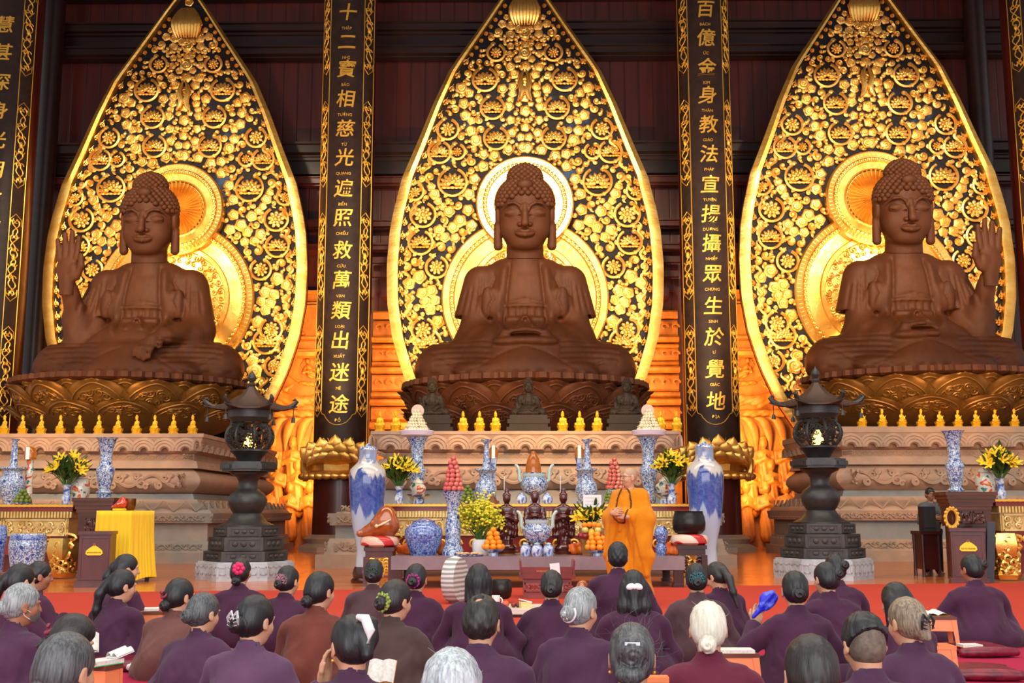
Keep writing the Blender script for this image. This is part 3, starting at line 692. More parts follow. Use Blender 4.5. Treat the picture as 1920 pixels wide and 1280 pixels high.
    ring('head_halo', 0, 386, [(95, 0), (95, .3), (92, .35), (82, .33), (80, .37), (75, .37), (73, .3), (60, .29), (57, .34), (55, .28), (0, .26)], GOLDB)
    m = MB(); beads(m, 386, 77.5, 60, .05, .39); c = mp(0, 386)
    for i in range(72): q = i * 2 * PI / 72; m.box((87.5 * S * math.cos(q), -.345, c[1] + 87.5 * S * math.sin(q)), (.03, .03, .1), Matrix.Rotation(PI / 2 - q, 3, 'Y'))
    obj('head_halo_beading', m, GOLDB, t)
    m = MB(); N = 40; V = [(0, -.3, c[1])] + [((54 if i % 2 else 54) * S * math.cos(i * PI / N), -(.27 if i % 2 else .40), c[1] + 54 * S * math.sin(i * PI / N)) for i in range(2 * N)]
    m.add(V, [(0, 1 + i, 1 + (i + 1) % (2 * N)) for i in range(2 * N)]); obj('sun_rays', m, BRASS, t, smooth=False)
    m = MB(); z_ = mp(0, 825)[1]; m.box((0, .3, z_ / 2 + 1), (4.6, .5, z_ - 1.0)); obj('pedestal', m, W_RED, t, smooth=False); return t
MAND = mandorla()
XL, XR, DYL, DYR = -11.12, 10.79, 1.4, .4
ML = dup(MAND, (XL, YM + DYL, .25), 'tall gilded leaf shaped mandorla behind the left statue with its raised right hand')
MR = dup(MAND, (XR, YM + DYR, .25), 'tall gilded leaf shaped mandorla behind the right statue, partly cut by the photo edge')
for q in (MAND, ML, MR): q['group'] = 'gilded mandorlas behind the statues'
# ======================= the three seated statues on lotus thrones =======================
def m_bronze(name, a, b, c, rg=.62, mt=.15):
    t = NT(name); v = t.map(); n = t.noise(v, .9, 5, .6); n2 = t.noise(t.map((1, 1, .35)), 7, 5, .7)
    t.col(t.mix(.4, t.ramp(n, [(.35, a), (.65, b)]), t.ramp(n2, [(.35, a), (.7, c)])))
    t.rough(rg); t.b.inputs['Metallic'].default_value = mt; t.b.inputs['Specular IOR Level'].default_value = .3
    t.bump(n2, .25, .03); return t.m
BRONZE = m_bronze('dark_bronze', (78, 39, 17), (58, 30, 14), (100, 52, 20))
BRONZE2 = m_bronze('gilt_bronze', (134, 92, 40), (98, 64, 28), (150, 104, 48), .42, .6)
BRONZE3 = m_bronze('blackened_bronze', (46, 34, 24), (34, 25, 18), (58, 44, 30))

def ridge(line, w, amp, zr, fr=True):
    """a raised (amp>0) or cut (amp<0) line x=line(z) on the front of the figure between heights zr"""
    def f(X, Y, Z):
        g = np.exp(-((X - line(Z)) / w) ** 2); m = 1 / (1 + np.exp(-(Z - zr[0]) / .05)) / (1 + np.exp((Z - zr[1]) / .05))
        return -amp * g * m * ((Y < .25) if fr else 1)
    return f
def statue_body(h, arms):
    d = SDF((-3.35, -2.45, -.06), (3.35, 1.4, 4.5), h)
    d.ell((0, .1, 2.3), (1.2, .82, 1.35), .3).cap((-1.1, .18, 2.98), (1.1, .18, 2.98), .5, .5, .3).cap((-.55, .16, 3.3), (.55, .16, 3.3), .36, .36, .3)
    d.ell((0, .15, .85), (1.75, 1.15, 1.1), .35).ell((0, -.6, 1.15), (1.45, .95, .6), .35)
    # crossed legs under the robe
    for s in (-1, 1):
        d.cap((s * .8, .1, .68), (s * 2.25, -.62, .55), .78, .6, .3).cap((s * 2.25, -.65, .5), (s * -.1, -1.55, .45), .58, .45, .25)
        d.ell((s * 2.2, -.5, .42), (.82, .85, .68), .25)
    d.ell((0, -1.5, .3), (1.9, .65, .48), .3).ell((0, -.85, .85), (1.6, .95, .42), .3)
    d.cap((0, .05, 3.4), (0, -.02, 4.2), .53, .5, .1)
    for z in (3.66, 3.78, 3.9): d.disp(lambda X, Y, Z, z=z: .022 * np.exp(-((Z - z) / .022) ** 2) * (np.abs(X) < .62))
    for s in (-1, 1):
        mode = arms[0] if s < 0 else arms[1]
        sh = (s * 1.3, .15, 2.92)
        if mode == 'lap':
            el, wr = (s * 1.42, -.35, 1.42), (s * .62, -1.35, 1.15)
            d.cap(sh, el, .40, .40, .16).cap(el, wr, .42, .32, .14)
            d.ell((s * 1.5, -.4, .92), (.55, .7, .6), .2).ell((s * .9, -.95, 1.0), (.6, .55, .4), .2)
        elif mode == 'knee':
            el, wr = (s * 1.68, -.45, 1.55), (s * 1.05, -1.75, 1.25)
            d.cap(sh, el, .47, .46, .16).cap(el, wr, .44, .25, .14).ell((s * 1.45, -.6, 1.0), (.5, .7, .7), .2)
            d.cap((s * 1.05, -1.75, 1.25), (s * .74, -2.04, 1.08), .23, .21, .08)
            for i in range(4): d.chain([(s * (.88 - .13 * i), -2.02, 1.1 - .02 * i), (s * (.76 - .14 * i), -2.22, .84), (s * (.72 - .14 * i), -2.2, .55 + .06 * abs(i - 1))], [.105, .09, .072], .03)
            d.chain([(s * 1.0, -1.97, 1.15), (s * 1.0, -2.22, .88)], [.105, .085], .04)
        else:                                       # raised, palm to the front
            el, wr = (s * 1.8, -.35, 1.6), (s * 2.0, -1.05, 2.75)
            d.cap(sh, el, .47, .42, .16).cap(el, wr, .38, .24, .14)
            d.cap((s * 1.95, -.55, 1.9), (s * 1.75, -.5, .75), .36, .42, .15).cap((s * 1.75, -.4, 1.0), (s * 1.2, -.2, .7), .4, .4, .2)
        # wide sleeve of the robe flaring over the arm, its hem hanging free
        c2 = SDF(d.lo, [a_[-1] - d.h * .5 for a_ in d.ax], d.h); c2.cap((s * 1.24, .14, 2.98), (s * 1.42, .03, 1.6), .5, .66, .05).half((0, 0, -1), -1.98, .03)
        c2.ell((s * 1.40, .02, 1.9), (.53, .55, .28), .03, op='sub'); n3 = [min(x_, y_) for x_, y_ in zip(d.D.shape, c2.D.shape)]
        q3 = tuple(slice(0, n_) for n_ in n3); d.cap((s * 1.4, -.1, 2.1), (s * 1.5, -.35, 1.25), .28, .46, .05); d.D[q3] = np.minimum(d.D[q3], c2.D[q3])
        d.ell((s * .98, -.5, 2.35), (.3, .2, .45), .08)
    if 'lap' in arms:
        for s in (-1, 1):
            if (arms[0] if s < 0 else arms[1]) != 'lap': continue
            d.ell((s * .36, -1.66, 1.1), (.52, .28, .15), .08)
            for i in range(4): d.cap((s * .4, -1.84 + .1 * i, 1.12 - .03 * i), (s * -.28, -1.88 + .1 * i, 1.12 - .02 * i), .095, .08, .03)
            d.chain([(s * .66, -1.66, 1.2), (s * .42, -1.74, 1.36), (s * .03, -1.74, 1.42)], [.1, .09, .075], .05)
        d.ell((0, -1.62, 1.29), (.42, .4, .075), .03, op='sub')
    d.half((0, 0, -1), 0.0, .03)
    # robe lapels, inner collar, sash and folds
    for s in (-1, 1):
        lap = lambda Z, s=s: s * (.62 + .1 * np.clip((3.1 - Z), 0, 2) - .12 * np.clip(Z - 3.1, 0, 1) - .5 * np.clip(1.75 - Z, 0, 1))
        d.disp(ridge(lap, .1, .085, (1.35, 3.4))); d.disp(ridge(lambda Z, l=lap, s=s: l(Z) - s * .17, .04, -.07, (1.4, 3.45)))
        d.disp(ridge(lambda Z, l=lap, s=s: l(Z) + s * (.2 + .09 * np.abs(np.sin(Z * 5.2))), .04, -.055, (1.9, 3.2)))
        for k in range(4): d.disp(ridge(lambda Z, k=k, s=s: s * (1.18 + .13 * k + (2.9 - Z) * (.05 + .06 * k)), .04, -.05, (2.05, 3.1 - .12 * k)))
        for k in range(5): d.disp(lambda X, Y, Z, k=k, s=s: .035 * np.exp(-((Z - (1.0 - .16 * k + .2 * np.sin((X * s - .2) * 1.0))) / .04) ** 2) * (X * s > .9) * (X * s < 2.5) * (Y < -.4) * (Z < 1.2))
        d.disp(lambda X, Y, Z, s=s: .03 * np.exp(-((Z - (.95 - .62 * np.exp(-((X * s - 1.5) / .8) ** 2))) / .035) ** 2) * (X * s > .2) * (X * s < 2.7) * (Y < -.6))
    d.disp(lambda X, Y, Z: .04 * np.exp(-((Z - 2.42 + .25 * np.abs(X)) / .035) ** 2) * (np.abs(X) < .56) * (Y < 0))
    d.disp(lambda X, Y, Z: -.06 * np.exp(-((Z - 2.22) / .045) ** 2) * (np.abs(X) < .56) * (Y < 0) - .055 * np.exp(-((Z - 1.86) / .05) ** 2) * (np.abs(X) < .56) * (Y < 0))
    d.disp(lambda X, Y, Z: .05 * np.exp(-((np.mod(X * 1 + .0, .2) - .1) / .03) ** 2) * (np.abs(X) < .52) * (Y < 0) * (Z > 1.9) * (Z < 2.2))
    d.disp(lambda X, Y, Z: -.07 * np.exp(-((np.abs(X) - (.05 + np.clip(1.86 - Z, 0, 1) * .55)) / .06) ** 2) * (Y < 0) * (Z > 1.5) * (Z < 1.9))
    d.disp(lambda X, Y, Z: -.06 * np.exp(-(X ** 2 + (Z - 1.88) ** 2) / .009) * (Y < 0))
    d.disp(lambda X, Y, Z: .02 * np.sin(X * 13 + np.sin(Z * 3)) * np.exp(-((Z - 1.45) / .15) ** 2) * (Y < -.3) * (np.abs(X) > .7) + .03 * np.sin(X * 15 + 1.5 * np.sin(X * 4)) * (Z < .3) * (Y < -.5))
    return d.mesh('statue_body')
def statue_head(h):
    d = SDF((-.95, -1.1, 3.75), (.95, 1.1, 6.5), h)
    d.ell((0, .02, 4.95), (.67, .74, .82), .1).ell((0, -.1, 4.52), (.60, .6, .6), .15).ell((0, -.34, 4.18), (.38, .32, .24), .18)
    for s in (-1, 1):
        d.ell((s * .34, -.36, 4.55), (.25, .26, .32), .15)                         # cheek
        d.ell((s * .29, -.86, 5.03), (.26, .24, .13), .07, op='sub')               # eye hollow under the brow arc
        d.ell((s * .29, -.545, 4.965), (.235, .135, .125), .03)                    # closed lid
        d.chain([(s * .09, -.66, 4.90), (s * .18, -.7, 4.872), (s * .3, -.705, 4.86), (s * .42, -.65, 4.885), (s * .51, -.56, 4.92)], [.024, .03, .03, .03, .02], .012, 'sub')
        d.chain([(s * .12, -.665, 5.03), (s * .29, -.685, 5.085), (s * .46, -.6, 5.03)], [.012, .016, .012], .012, 'sub')
        d.ell((s * .115, -.7, 4.665), (.075, .09, .062), .035)                     # nostril
        d.ell((s * .08, -.80, 4.605), (.035, .04, .02), .015, op='sub')
        d.ell((s * .70, .08, 4.92), (.085, .22, .32), .05).cap((s * .71, .05, 4.7), (s * .69, -.02, 4.08), .09, .12, .05).ell((s * .78, .03, 4.9), (.04, .12, .22), .03, op='sub')
    d.chain([(-.55, -.52, 5.13), (-.42, -.63, 5.22), (-.26, -.695, 5.235), (-.13, -.7, 5.15), (-.09, -.70, 5.02)], [.02, .03, .035, .035, .03], .03)
    d.chain([(.55, -.52, 5.13), (.42, -.63, 5.22), (.26, -.695, 5.235), (.13, -.7, 5.15), (.09, -.70, 5.02)], [.02, .03, .035, .035, .03], .03)
    d.chain([(0, -.66, 5.15), (0, -.75, 4.95), (0, -.86, 4.7)], [.075, .075, .105], .045)
    d.ell((0, -.70, 4.44), (.24, .1, .12), .06)
    d.chain([(-.25, -.66, 4.475), (-.09, -.765, 4.495), (0, -.765, 4.48), (.09, -.765, 4.495), (.25, -.66, 4.475)], [.02, .042, .04, .042, .02], .015)
    d.chain([(-.2, -.68, 4.415), (0, -.75, 4.385), (.2, -.68, 4.415)], [.02, .055, .02], .015)
    d.chain([(-.27, -.69, 4.462), (-.1, -.805, 4.445), (0, -.815, 4.435), (.1, -.805, 4.445), (.27, -.69, 4.462)], [.016, .016, .016, .016, .016], .01, 'sub')
    d.cap((0, -.02, 3.75), (0, .0, 4.3), .48, .46, .08)
    return d.mesh('statue_head')
def statue_hair():
    m = MB(); m.ell((0, .1, 5.22), (.7, .76, .72), 32, 20); m.ell((0, .14, 5.88), (.42, .42, .36), 24, 14)
    r = .085; rows = 0
    def curl(p, n, rr):
        A = Vector(n).to_track_quat('Z', 'Y').to_matrix(); m.ell(p, (rr, rr, rr * .95), 9, 6, A)
    for i in range(14):
        ph = -.28 + i * .135
        if ph > 1.35: break
        R = .72 * math.cos(ph); n = max(4, int(2 * PI * R / (r * 1.95)))
        for k in range(n):
            a = (k + .5 * (i % 2)) / n * 2 * PI; x, y = math.sin(a), -math.cos(a); z = 5.22 + .72 * math.sin(ph)
            line = 5.44 - .10 * max(0, abs(x) - .25) - .85 * max(0, abs(x) - .62) - (1.2 if y > .0 else 0)
            if z < line - .02 or (abs(x) > .93 and z < 5.2 and y < .2): continue
            curl((R * x * .985, .1 + .78 * math.cos(ph) * y, z), (x * math.cos(ph), y * math.cos(ph), math.sin(ph)), r)
    for i in range(8):
        ph = -.1 + i * .2
        if ph > 1.45: break
        R = .42 * math.cos(ph); n = max(1, int(2 * PI * R / (r * 1.9)))
        for k in range(n):
            a = (k + .5 * (i % 2)) / n * 2 * PI; curl((R * math.sin(a), .14 - R * math.cos(a), 5.88 + .37 * math.sin(ph)), (math.sin(a) * math.cos(ph), -math.cos(a) * math.cos(ph), math.sin(ph)), r * .95)
    curl((0, .14, 6.26), (0, 0, 1), r); m.ell((0, -.52, 5.72), (.2, .12, .14), 16, 10); return m
def raised_hand(s):
    d = SDF((-.6, -.5, -.35), (.6, .5, 1.75), .028)
    d.ell((0, 0, .42), (.32, .16, .42), .08).cap((0, .03, -.3), (0, .02, .15), .2, .23, .08).ell((s * -.2, -.08, .3), (.14, .13, .26), .08)
    for i, (x, L, lean) in enumerate(((-.24, .62, -.06), (-.085, .78, -.02), (.08, .72, .02), (.235, .54, .07))):
        x *= -s * -1; b = (x, 0, .72); d.chain([b, (x + lean * s * .5, .02, .72 + L * .5), (x + lean * s, -.02, .72 + L)], [.1, .09, .07], .025)
    d.chain([(s * -.28, -.05, .2), (s * -.43, -.12, .5), (s * -.42, -.14, .8)], [.12, .1, .075], .05)
    return d.mesh('raised_hand')
def lotus_throne(name, loc, mat, zb, label):
    """stacked rings of up-curved petals under a pleated cushion rim, built round the vertical axis"""
    t = thing(name, label, 'lotus throne', loc); t.scale = (1, .9, 1)
    m = MB(); m.lathe([(1.9, zb), (2.0, zb + .05), (2.0, .5), (2.3, 1.0), (2.7, 1.6), (2.9, 1.8), (0, 1.92)], 64); obj('core', m, mat, t)
    m = MB(); P = []
    for r, z in ((2.6, 1.7), (3.2, 1.78), (3.3, 1.84), (3.28, 1.98), (3.1, 2.0), (2.5, 1.96)):
        th = np.arange(240) / 240 * 2 * PI; k = 1 + (.012 * np.sign(np.sin(th * 60)) if r > 3.15 else 0); P.append(np.stack([r * k * np.cos(th), r * k * np.sin(th), np.full(240, z)], 1))
    m.grid(np.array(P), close_v=True); obj('pleated_rim', m, BRONZE, t, angle=.5)
    def pet(R0, R1, z0, W, H, dark=0):
        nu, nv = 21, 15; m = MB()
        def S(u, v, off=0):
            w = W * (.42 + .58 * math.sin(min(1, v / .62) * PI / 2)) * (1 if v < .62 else max(0, 1 - ((v - .62) / .38) ** 2.3) ** .5)
            R = R0 + (R1 - R0) * v ** .8 + .16 * math.sin(PI * v) - .34 * W * u * u * (1 - .35 * v) + .12 * v ** 6 + (.05 if (abs(u) > .93 or v > .95) else 0)
            return (w * u, -R + off, z0 + H * v)
        vs = [1 - (1 - j / (nv - 1)) ** 1.6 for j in range(nv)]
        G = np.array([[S(-1 + 2 * i / (nu - 1), v) for i in range(nu)] for v in vs]); m.grid(G); B = G.copy(); B[..., 1] += .09; m.grid(B)
        for a_, k in ((.8, .02), (.66, .014)):       # engraved outline arcs
            P = []
            for q in np.linspace(.35, PI - .35, 26):
                u, v = a_ * math.cos(q), .42 + (a_ - .3) * .98 * math.sin(q); p = S(u, v, -.012); P.append(p)
            m.tube(P, k * 1.4, 5)
        for s in (-1, 1):                           # curled ornament
            for cu, cv, r, sg in ((.16, .72, .1, s), (.34, .66, .11, -s), (.14, .56, .09, -s)):
                q = np.linspace(0, 1, 15); a_ = q * 8 * sg + 1; rr = r * (1 - .8 * q)
                m.tube([S(s * cu + r_ * 1.5 * math.cos(aa), cv + r_ * .8 * math.sin(aa), -.015) for aa, r_ in zip(a_, rr)], .024, 5)
        return m.mesh('petal')
    N = 13
    for me, off in ((pet(2.1, 3.3, zb + .03, .86, 1.75 - zb), 0), (pet(2.05, 3.3, zb + .01, .88, 1.24 - zb), .5), (pet(2.2, 3.12, .6, .7, 1.2), .5)):
        me.materials.append(mat)
        for k in range(N): link('petal', me, None, t, rot=(0, 0, (k + off) / N * 2 * PI))
    return t
BH = .042
SYC, SZ0 = 31.1, ZZ(712, 29.0)
HEADM = statue_head(.017); HAIRM = statue_hair().mesh('hair_curls'); HR, HL = raised_hand(-1), raised_hand(1)
for me in (HEADM, HAIRM, HR, HL): me.materials.append(BRONZE)
LOTZ = SZ0 - 2.0
def statue(loc, arms, label):
    t = thing('buddha_statue', label, 'statue', loc, group='great bronze statues'); t.scale = (1, .8, 1)
    me = statue_body(BH, arms); me.materials.append(BRONZE); link('robed_body', me, None, t)
    q1 = link('head', HEADM, None, t); q2 = link('hair_curls', HAIRM, None, t)
    for q in (q1, q2):
        q.scale = (1.1, 1.1, 1.06); q.rotation_euler = (.2, 0, 0); pv = Vector((0, 0, 4.1)); R_ = Euler((.2, 0, 0)).to_matrix(); q.location = pv + Vector((0, -.05, -.06)) - R_ @ Vector((0, 0, 4.1 * 1.06))
    if arms[0] == 'raised': link('raised_hand', HR, None, t, (-2.02, -1.2, 2.85), (.05, 0, .0))
    if arms[1] == 'raised': link('raised_hand', HL, None, t, (2.02, -1.2, 2.85), (.05, 0, .0))
    return t
SC_ = 1.0
ST = statue((0, SYC - .2, SZ0), ('lap', 'lap'), 'middle bronze statue seated cross-legged with both hands resting in its lap')
SL = statue((XL, SYC + DYL - .2, SZ0 + .22), ('raised', 'knee'), 'left bronze statue with its right hand raised and the other over its knee')
SR = statue((XR, SYC + DYR - .2, SZ0 + .22), ('lap', 'raised'), 'right bronze statue with its left hand raised, knee cut by the photo edge')

# ======================= stone terraces under the thrones =======================
def arcs_row(m, x0, x1, y, z, r, n, dep=.05):
    for k in range(n):
        cx = x0 + (x1 - x0) * (k + .5) / n
        for q in (1, .74, .48):
            th = np.linspace(0, PI, 13); m.tube([(cx + r * q * math.cos(a_), y - .02, z + r * q * .95 * math.sin(a_)) for a_ in th], dep, 5)
def scroll_row(m, x0, x1, y, z, r, n, dep=.04):
    st = (x1 - x0) / n
    u = np.linspace(0, n, n * 10 + 1); m.tube(np.stack([x0 + u * st, np.full(len(u), y), z + .62 * r * np.cos(u * PI)], 1), dep * .8, 5)
    for k in range(n):
        cx = x0 + st * (k + .5); s = 1 if k % 2 else -1; q = np.linspace(0, 1, 20)
        for ox, oz, rr, sg, a0 in ((.1, -.28 * s, .62, s, 1.2), (-.52, .48 * s, .38, -s, 2.5), (.6, -.62 * s, .3, s, .4)):
            a_ = a0 + sg * q * 8.5; R_ = r * rr * (1 - .82 * q); m.tube(np.stack([cx + ox * r + R_ * np.cos(a_), np.full(20, y), z + oz * r + R_ * np.sin(a_)], 1), dep * (.9 - .45 * q), 5)
def terrace(name, loc, bands, depth, label):
    """bands: list (part, hw_bottom, hw_top, z0, z1, shape, relief, mat)"""
    t = thing(name, label, 'stone base', loc); depth = min(depth, YM + (0 if abs(loc[0]) < 1 else DYL if loc[0] < 0 else DYR) - .42 - loc[1])
    for part, w0, w1, z0, z1, shape, rel, mat in bands:
        m = MB(); n = 9; rc = []
        for i in range(n + 1):
            u = i / n; k = {'lin': u, 'cyma': u - .12 * math.sin(2 * PI * u), 'bulge': u, 'lotus': u ** .5, 'scotia': u ** 2}[shape]; h_ = w0 + (w1 - w0) * k + (.28 * math.sin(PI * u) if shape == 'bulge' else 0)
            rc.append((h_, -(h_ - bands[0][1]) * 1.0 + (0), depth + (h_ - bands[0][1]), z0 + (z1 - z0) * u))
        if shape == 'lin': rc = [rc[0], rc[-1]]
        m.rings(rc); fw = lambda u: w0 + (w1 - w0) * u
        ym = min(r_[1] for r_ in rc); hm = max(w0, w1)
        sd = MB()
        if rel == 'arcs': arcs_row(m, -hm + .15, hm - .15, ym + .03, z0 + .06, (z1 - z0) * .74, int(hm * 2 / ((z1 - z0) * 1.25)), .055); arcs_row(sd, -depth, 0, 0, z0 + .06, (z1 - z0) * .62, int(depth / ((z1 - z0) * 1.25)), .035)
        if rel == 'scroll': scroll_row(m, -hm + .3, hm - .3, ym + .0, (z0 + z1) / 2, (z1 - z0) * .36, int(hm * 2 / ((z1 - z0) * .95)), .05); scroll_row(sd, -depth, 0, 0, (z0 + z1) / 2, (z1 - z0) * .36, int(depth / ((z1 - z0) * .95)), .045)
        if rel == 'fine': scroll_row(m, -hm + .2, hm - .2, ym, (z0 + z1) / 2, (z1 - z0) * .34, int(hm * 2 / ((z1 - z0) * .75)), .016); scroll_row(sd, -depth, 0, 0, (z0 + z1) / 2, (z1 - z0) * .34, int(depth / ((z1 - z0) * .75)), .016)
        if rel == 'leaf':
            for s_, mm, a_, b_, yy in ((0, m, -hm + .1, hm - .1, ym + .1), (1, sd, -depth, 0, .1)):
                k = int((b_ - a_) / .5)
                for i in range(k):
                    x = a_ + (b_ - a_) * (i + .5) / k; mm.tube([(x - .24, yy - .02, z1 - .04), (x - .12, yy - .06, (z0 + z1) / 2), (x, yy - .1, z0 + .05), (x + .12, yy - .06, (z0 + z1) / 2), (x + .24, yy - .02, z1 - .04)], .02, 5)
        if sd.n:
            for s_ in (-1, 1):
                yo = ym if shape != 'lin' else ym; m.merge(sd, Matrix.Translation((s_ * hm, bands[0][1] * 0 + 0, 0)) @ Matrix.Rotation(s_ * PI / 2, 4, 'Z') @ Matrix.Translation((0 if s_ < 0 else depth, .04 if shape == 'lin' else .1, 0)))
        obj(part, m, mat, t, angle=.6)
    return t
def zs(ps, Y): return [ZZ(p, Y) for p in ps]
Yf = FL(985, 1066).y
z = zs([1066, 1040, 1010, 985, 972, 962], Yf); u = zs([945, 918, 898, 892, 868, 858, 846, 840, 812, 806], Yf + .7)
B_ = [('plinth', 4.35, 4.35, 0, z[1], 'lin', None, STONE_P), ('lower_step', 4.2, 4.1, z[1], z[2], 'lin', 'fine', STONE_P), ('dado', 4.0, 4.0, z[2], z[3], 'lin', None, STONE_G), ('dado_cap', 4.1, 4.15, z[3], z[5], 'lin', 'fine', STONE_P),
      ('sloping_moulding', 4.0, 3.35, z[5], u[0], 'cyma', 'leaf', STONE_P), ('lower_scotia', 3.25, 3.15, u[0], u[1], 'lin', None, STONE_G), ('scroll_frieze', 3.1, 3.1, u[1], u[4], 'bulge', 'scroll', STONE_P),
      ('fillet', 3.25, 3.2, u[4], u[5], 'lin', None, STONE_P), ('vine_band', 3.12, 3.12, u[5], u[6], 'lin', 'fine', STONE_P), ('cloud_moulding', 3.1, 3.35, u[6], u[8], 'lotus', 'arcs', STONE_P), ('top_slab', 3.38, 3.38, u[8], u[9], 'lin', None, STONE_P)]
terrace('stone_terrace', (0, Yf, 0), B_, 9.2, 'carved pinkish stone terrace under the middle throne behind the altar')
TOPC = u[9]
for k, (x, dy, pb, pt_, lab, ysh) in enumerate(((XL, 1.4, 1057, 812, 'carved pinkish stone terrace under the left throne behind the left lantern', 0), (XR, .4, 1052, 800, 'carved pinkish stone terrace under the right throne behind the right lantern', 0))):
    Yg = FL(985, pb).y; sh = pb - 1057; q = lambda *p: [ZZ(v + sh * (1 if v > 1000 else 1), Yg + .5) for v in p]
    z = q(1057, 1035, 1014, 980, 962, 936, 925, 877, 863, 850, 819); zt_ = ZZ(pt_, Yg + .5); ZZ_ = z
    hw = abs(x) - 7.05
    if k: z = [v - .02 + .06 * i / 10 for i, v in enumerate(z)]
    B_ = [('plinth', hw, hw, 0, z[1], 'lin', None, STONE_P), ('lower_step', hw - .1, hw - .15, z[1], z[2], 'lin', 'fine', STONE_P), ('dado', hw - .22, hw - .22, z[2], z[3], 'lin', None, STONE_G), ('dado_cap', hw - .1, hw - .05, z[3], z[4], 'lin', 'fine', STONE_P),
          ('sloping_moulding', hw - .12, hw - .6, z[4], z[5], 'cyma', 'leaf', STONE_P), ('lower_scotia', hw - .7, hw - .75, z[5], z[6], 'lin', None, STONE_G), ('scroll_frieze', hw - .8, hw - .8, z[6], z[7], 'bulge', 'scroll', STONE_P),
          ('fillet', hw - .62, hw - .68, z[7], z[8], 'lin', None, STONE_P), ('vine_band', hw - .75, hw - .75, z[8], z[9], 'lin', 'fine', STONE_P), ('cloud_moulding', hw - .75, hw - .5, z[9], z[10], 'lotus', 'arcs', STONE_P), ('top_slab', hw - .48, hw - .48, z[10], zt_, 'lin', None, STONE_P)]
    terrace('stone_terrace', (x, Yg, 0), B_, 9.4, lab)
    if k: TOPR, YGR = zt_, Yg
    else: TOPL, YGL = zt_, Yg
L0 = lotus_throne('lotus_throne', (0, SYC - 1.02, LOTZ), BRONZE, TOPC - LOTZ, 'dark brown lotus throne under the middle statue')
L1 = lotus_throne('lotus_throne', (XL, SYC + DYL - 1.02, LOTZ + .22), BRONZE2, TOPR - LOTZ - .22, 'gilt bronze lotus throne under the left statue')
L2 = dup(L1, (XR, SYC + DYR - 1.02, LOTZ + .22), 'gilt bronze lotus throne under the right statue')


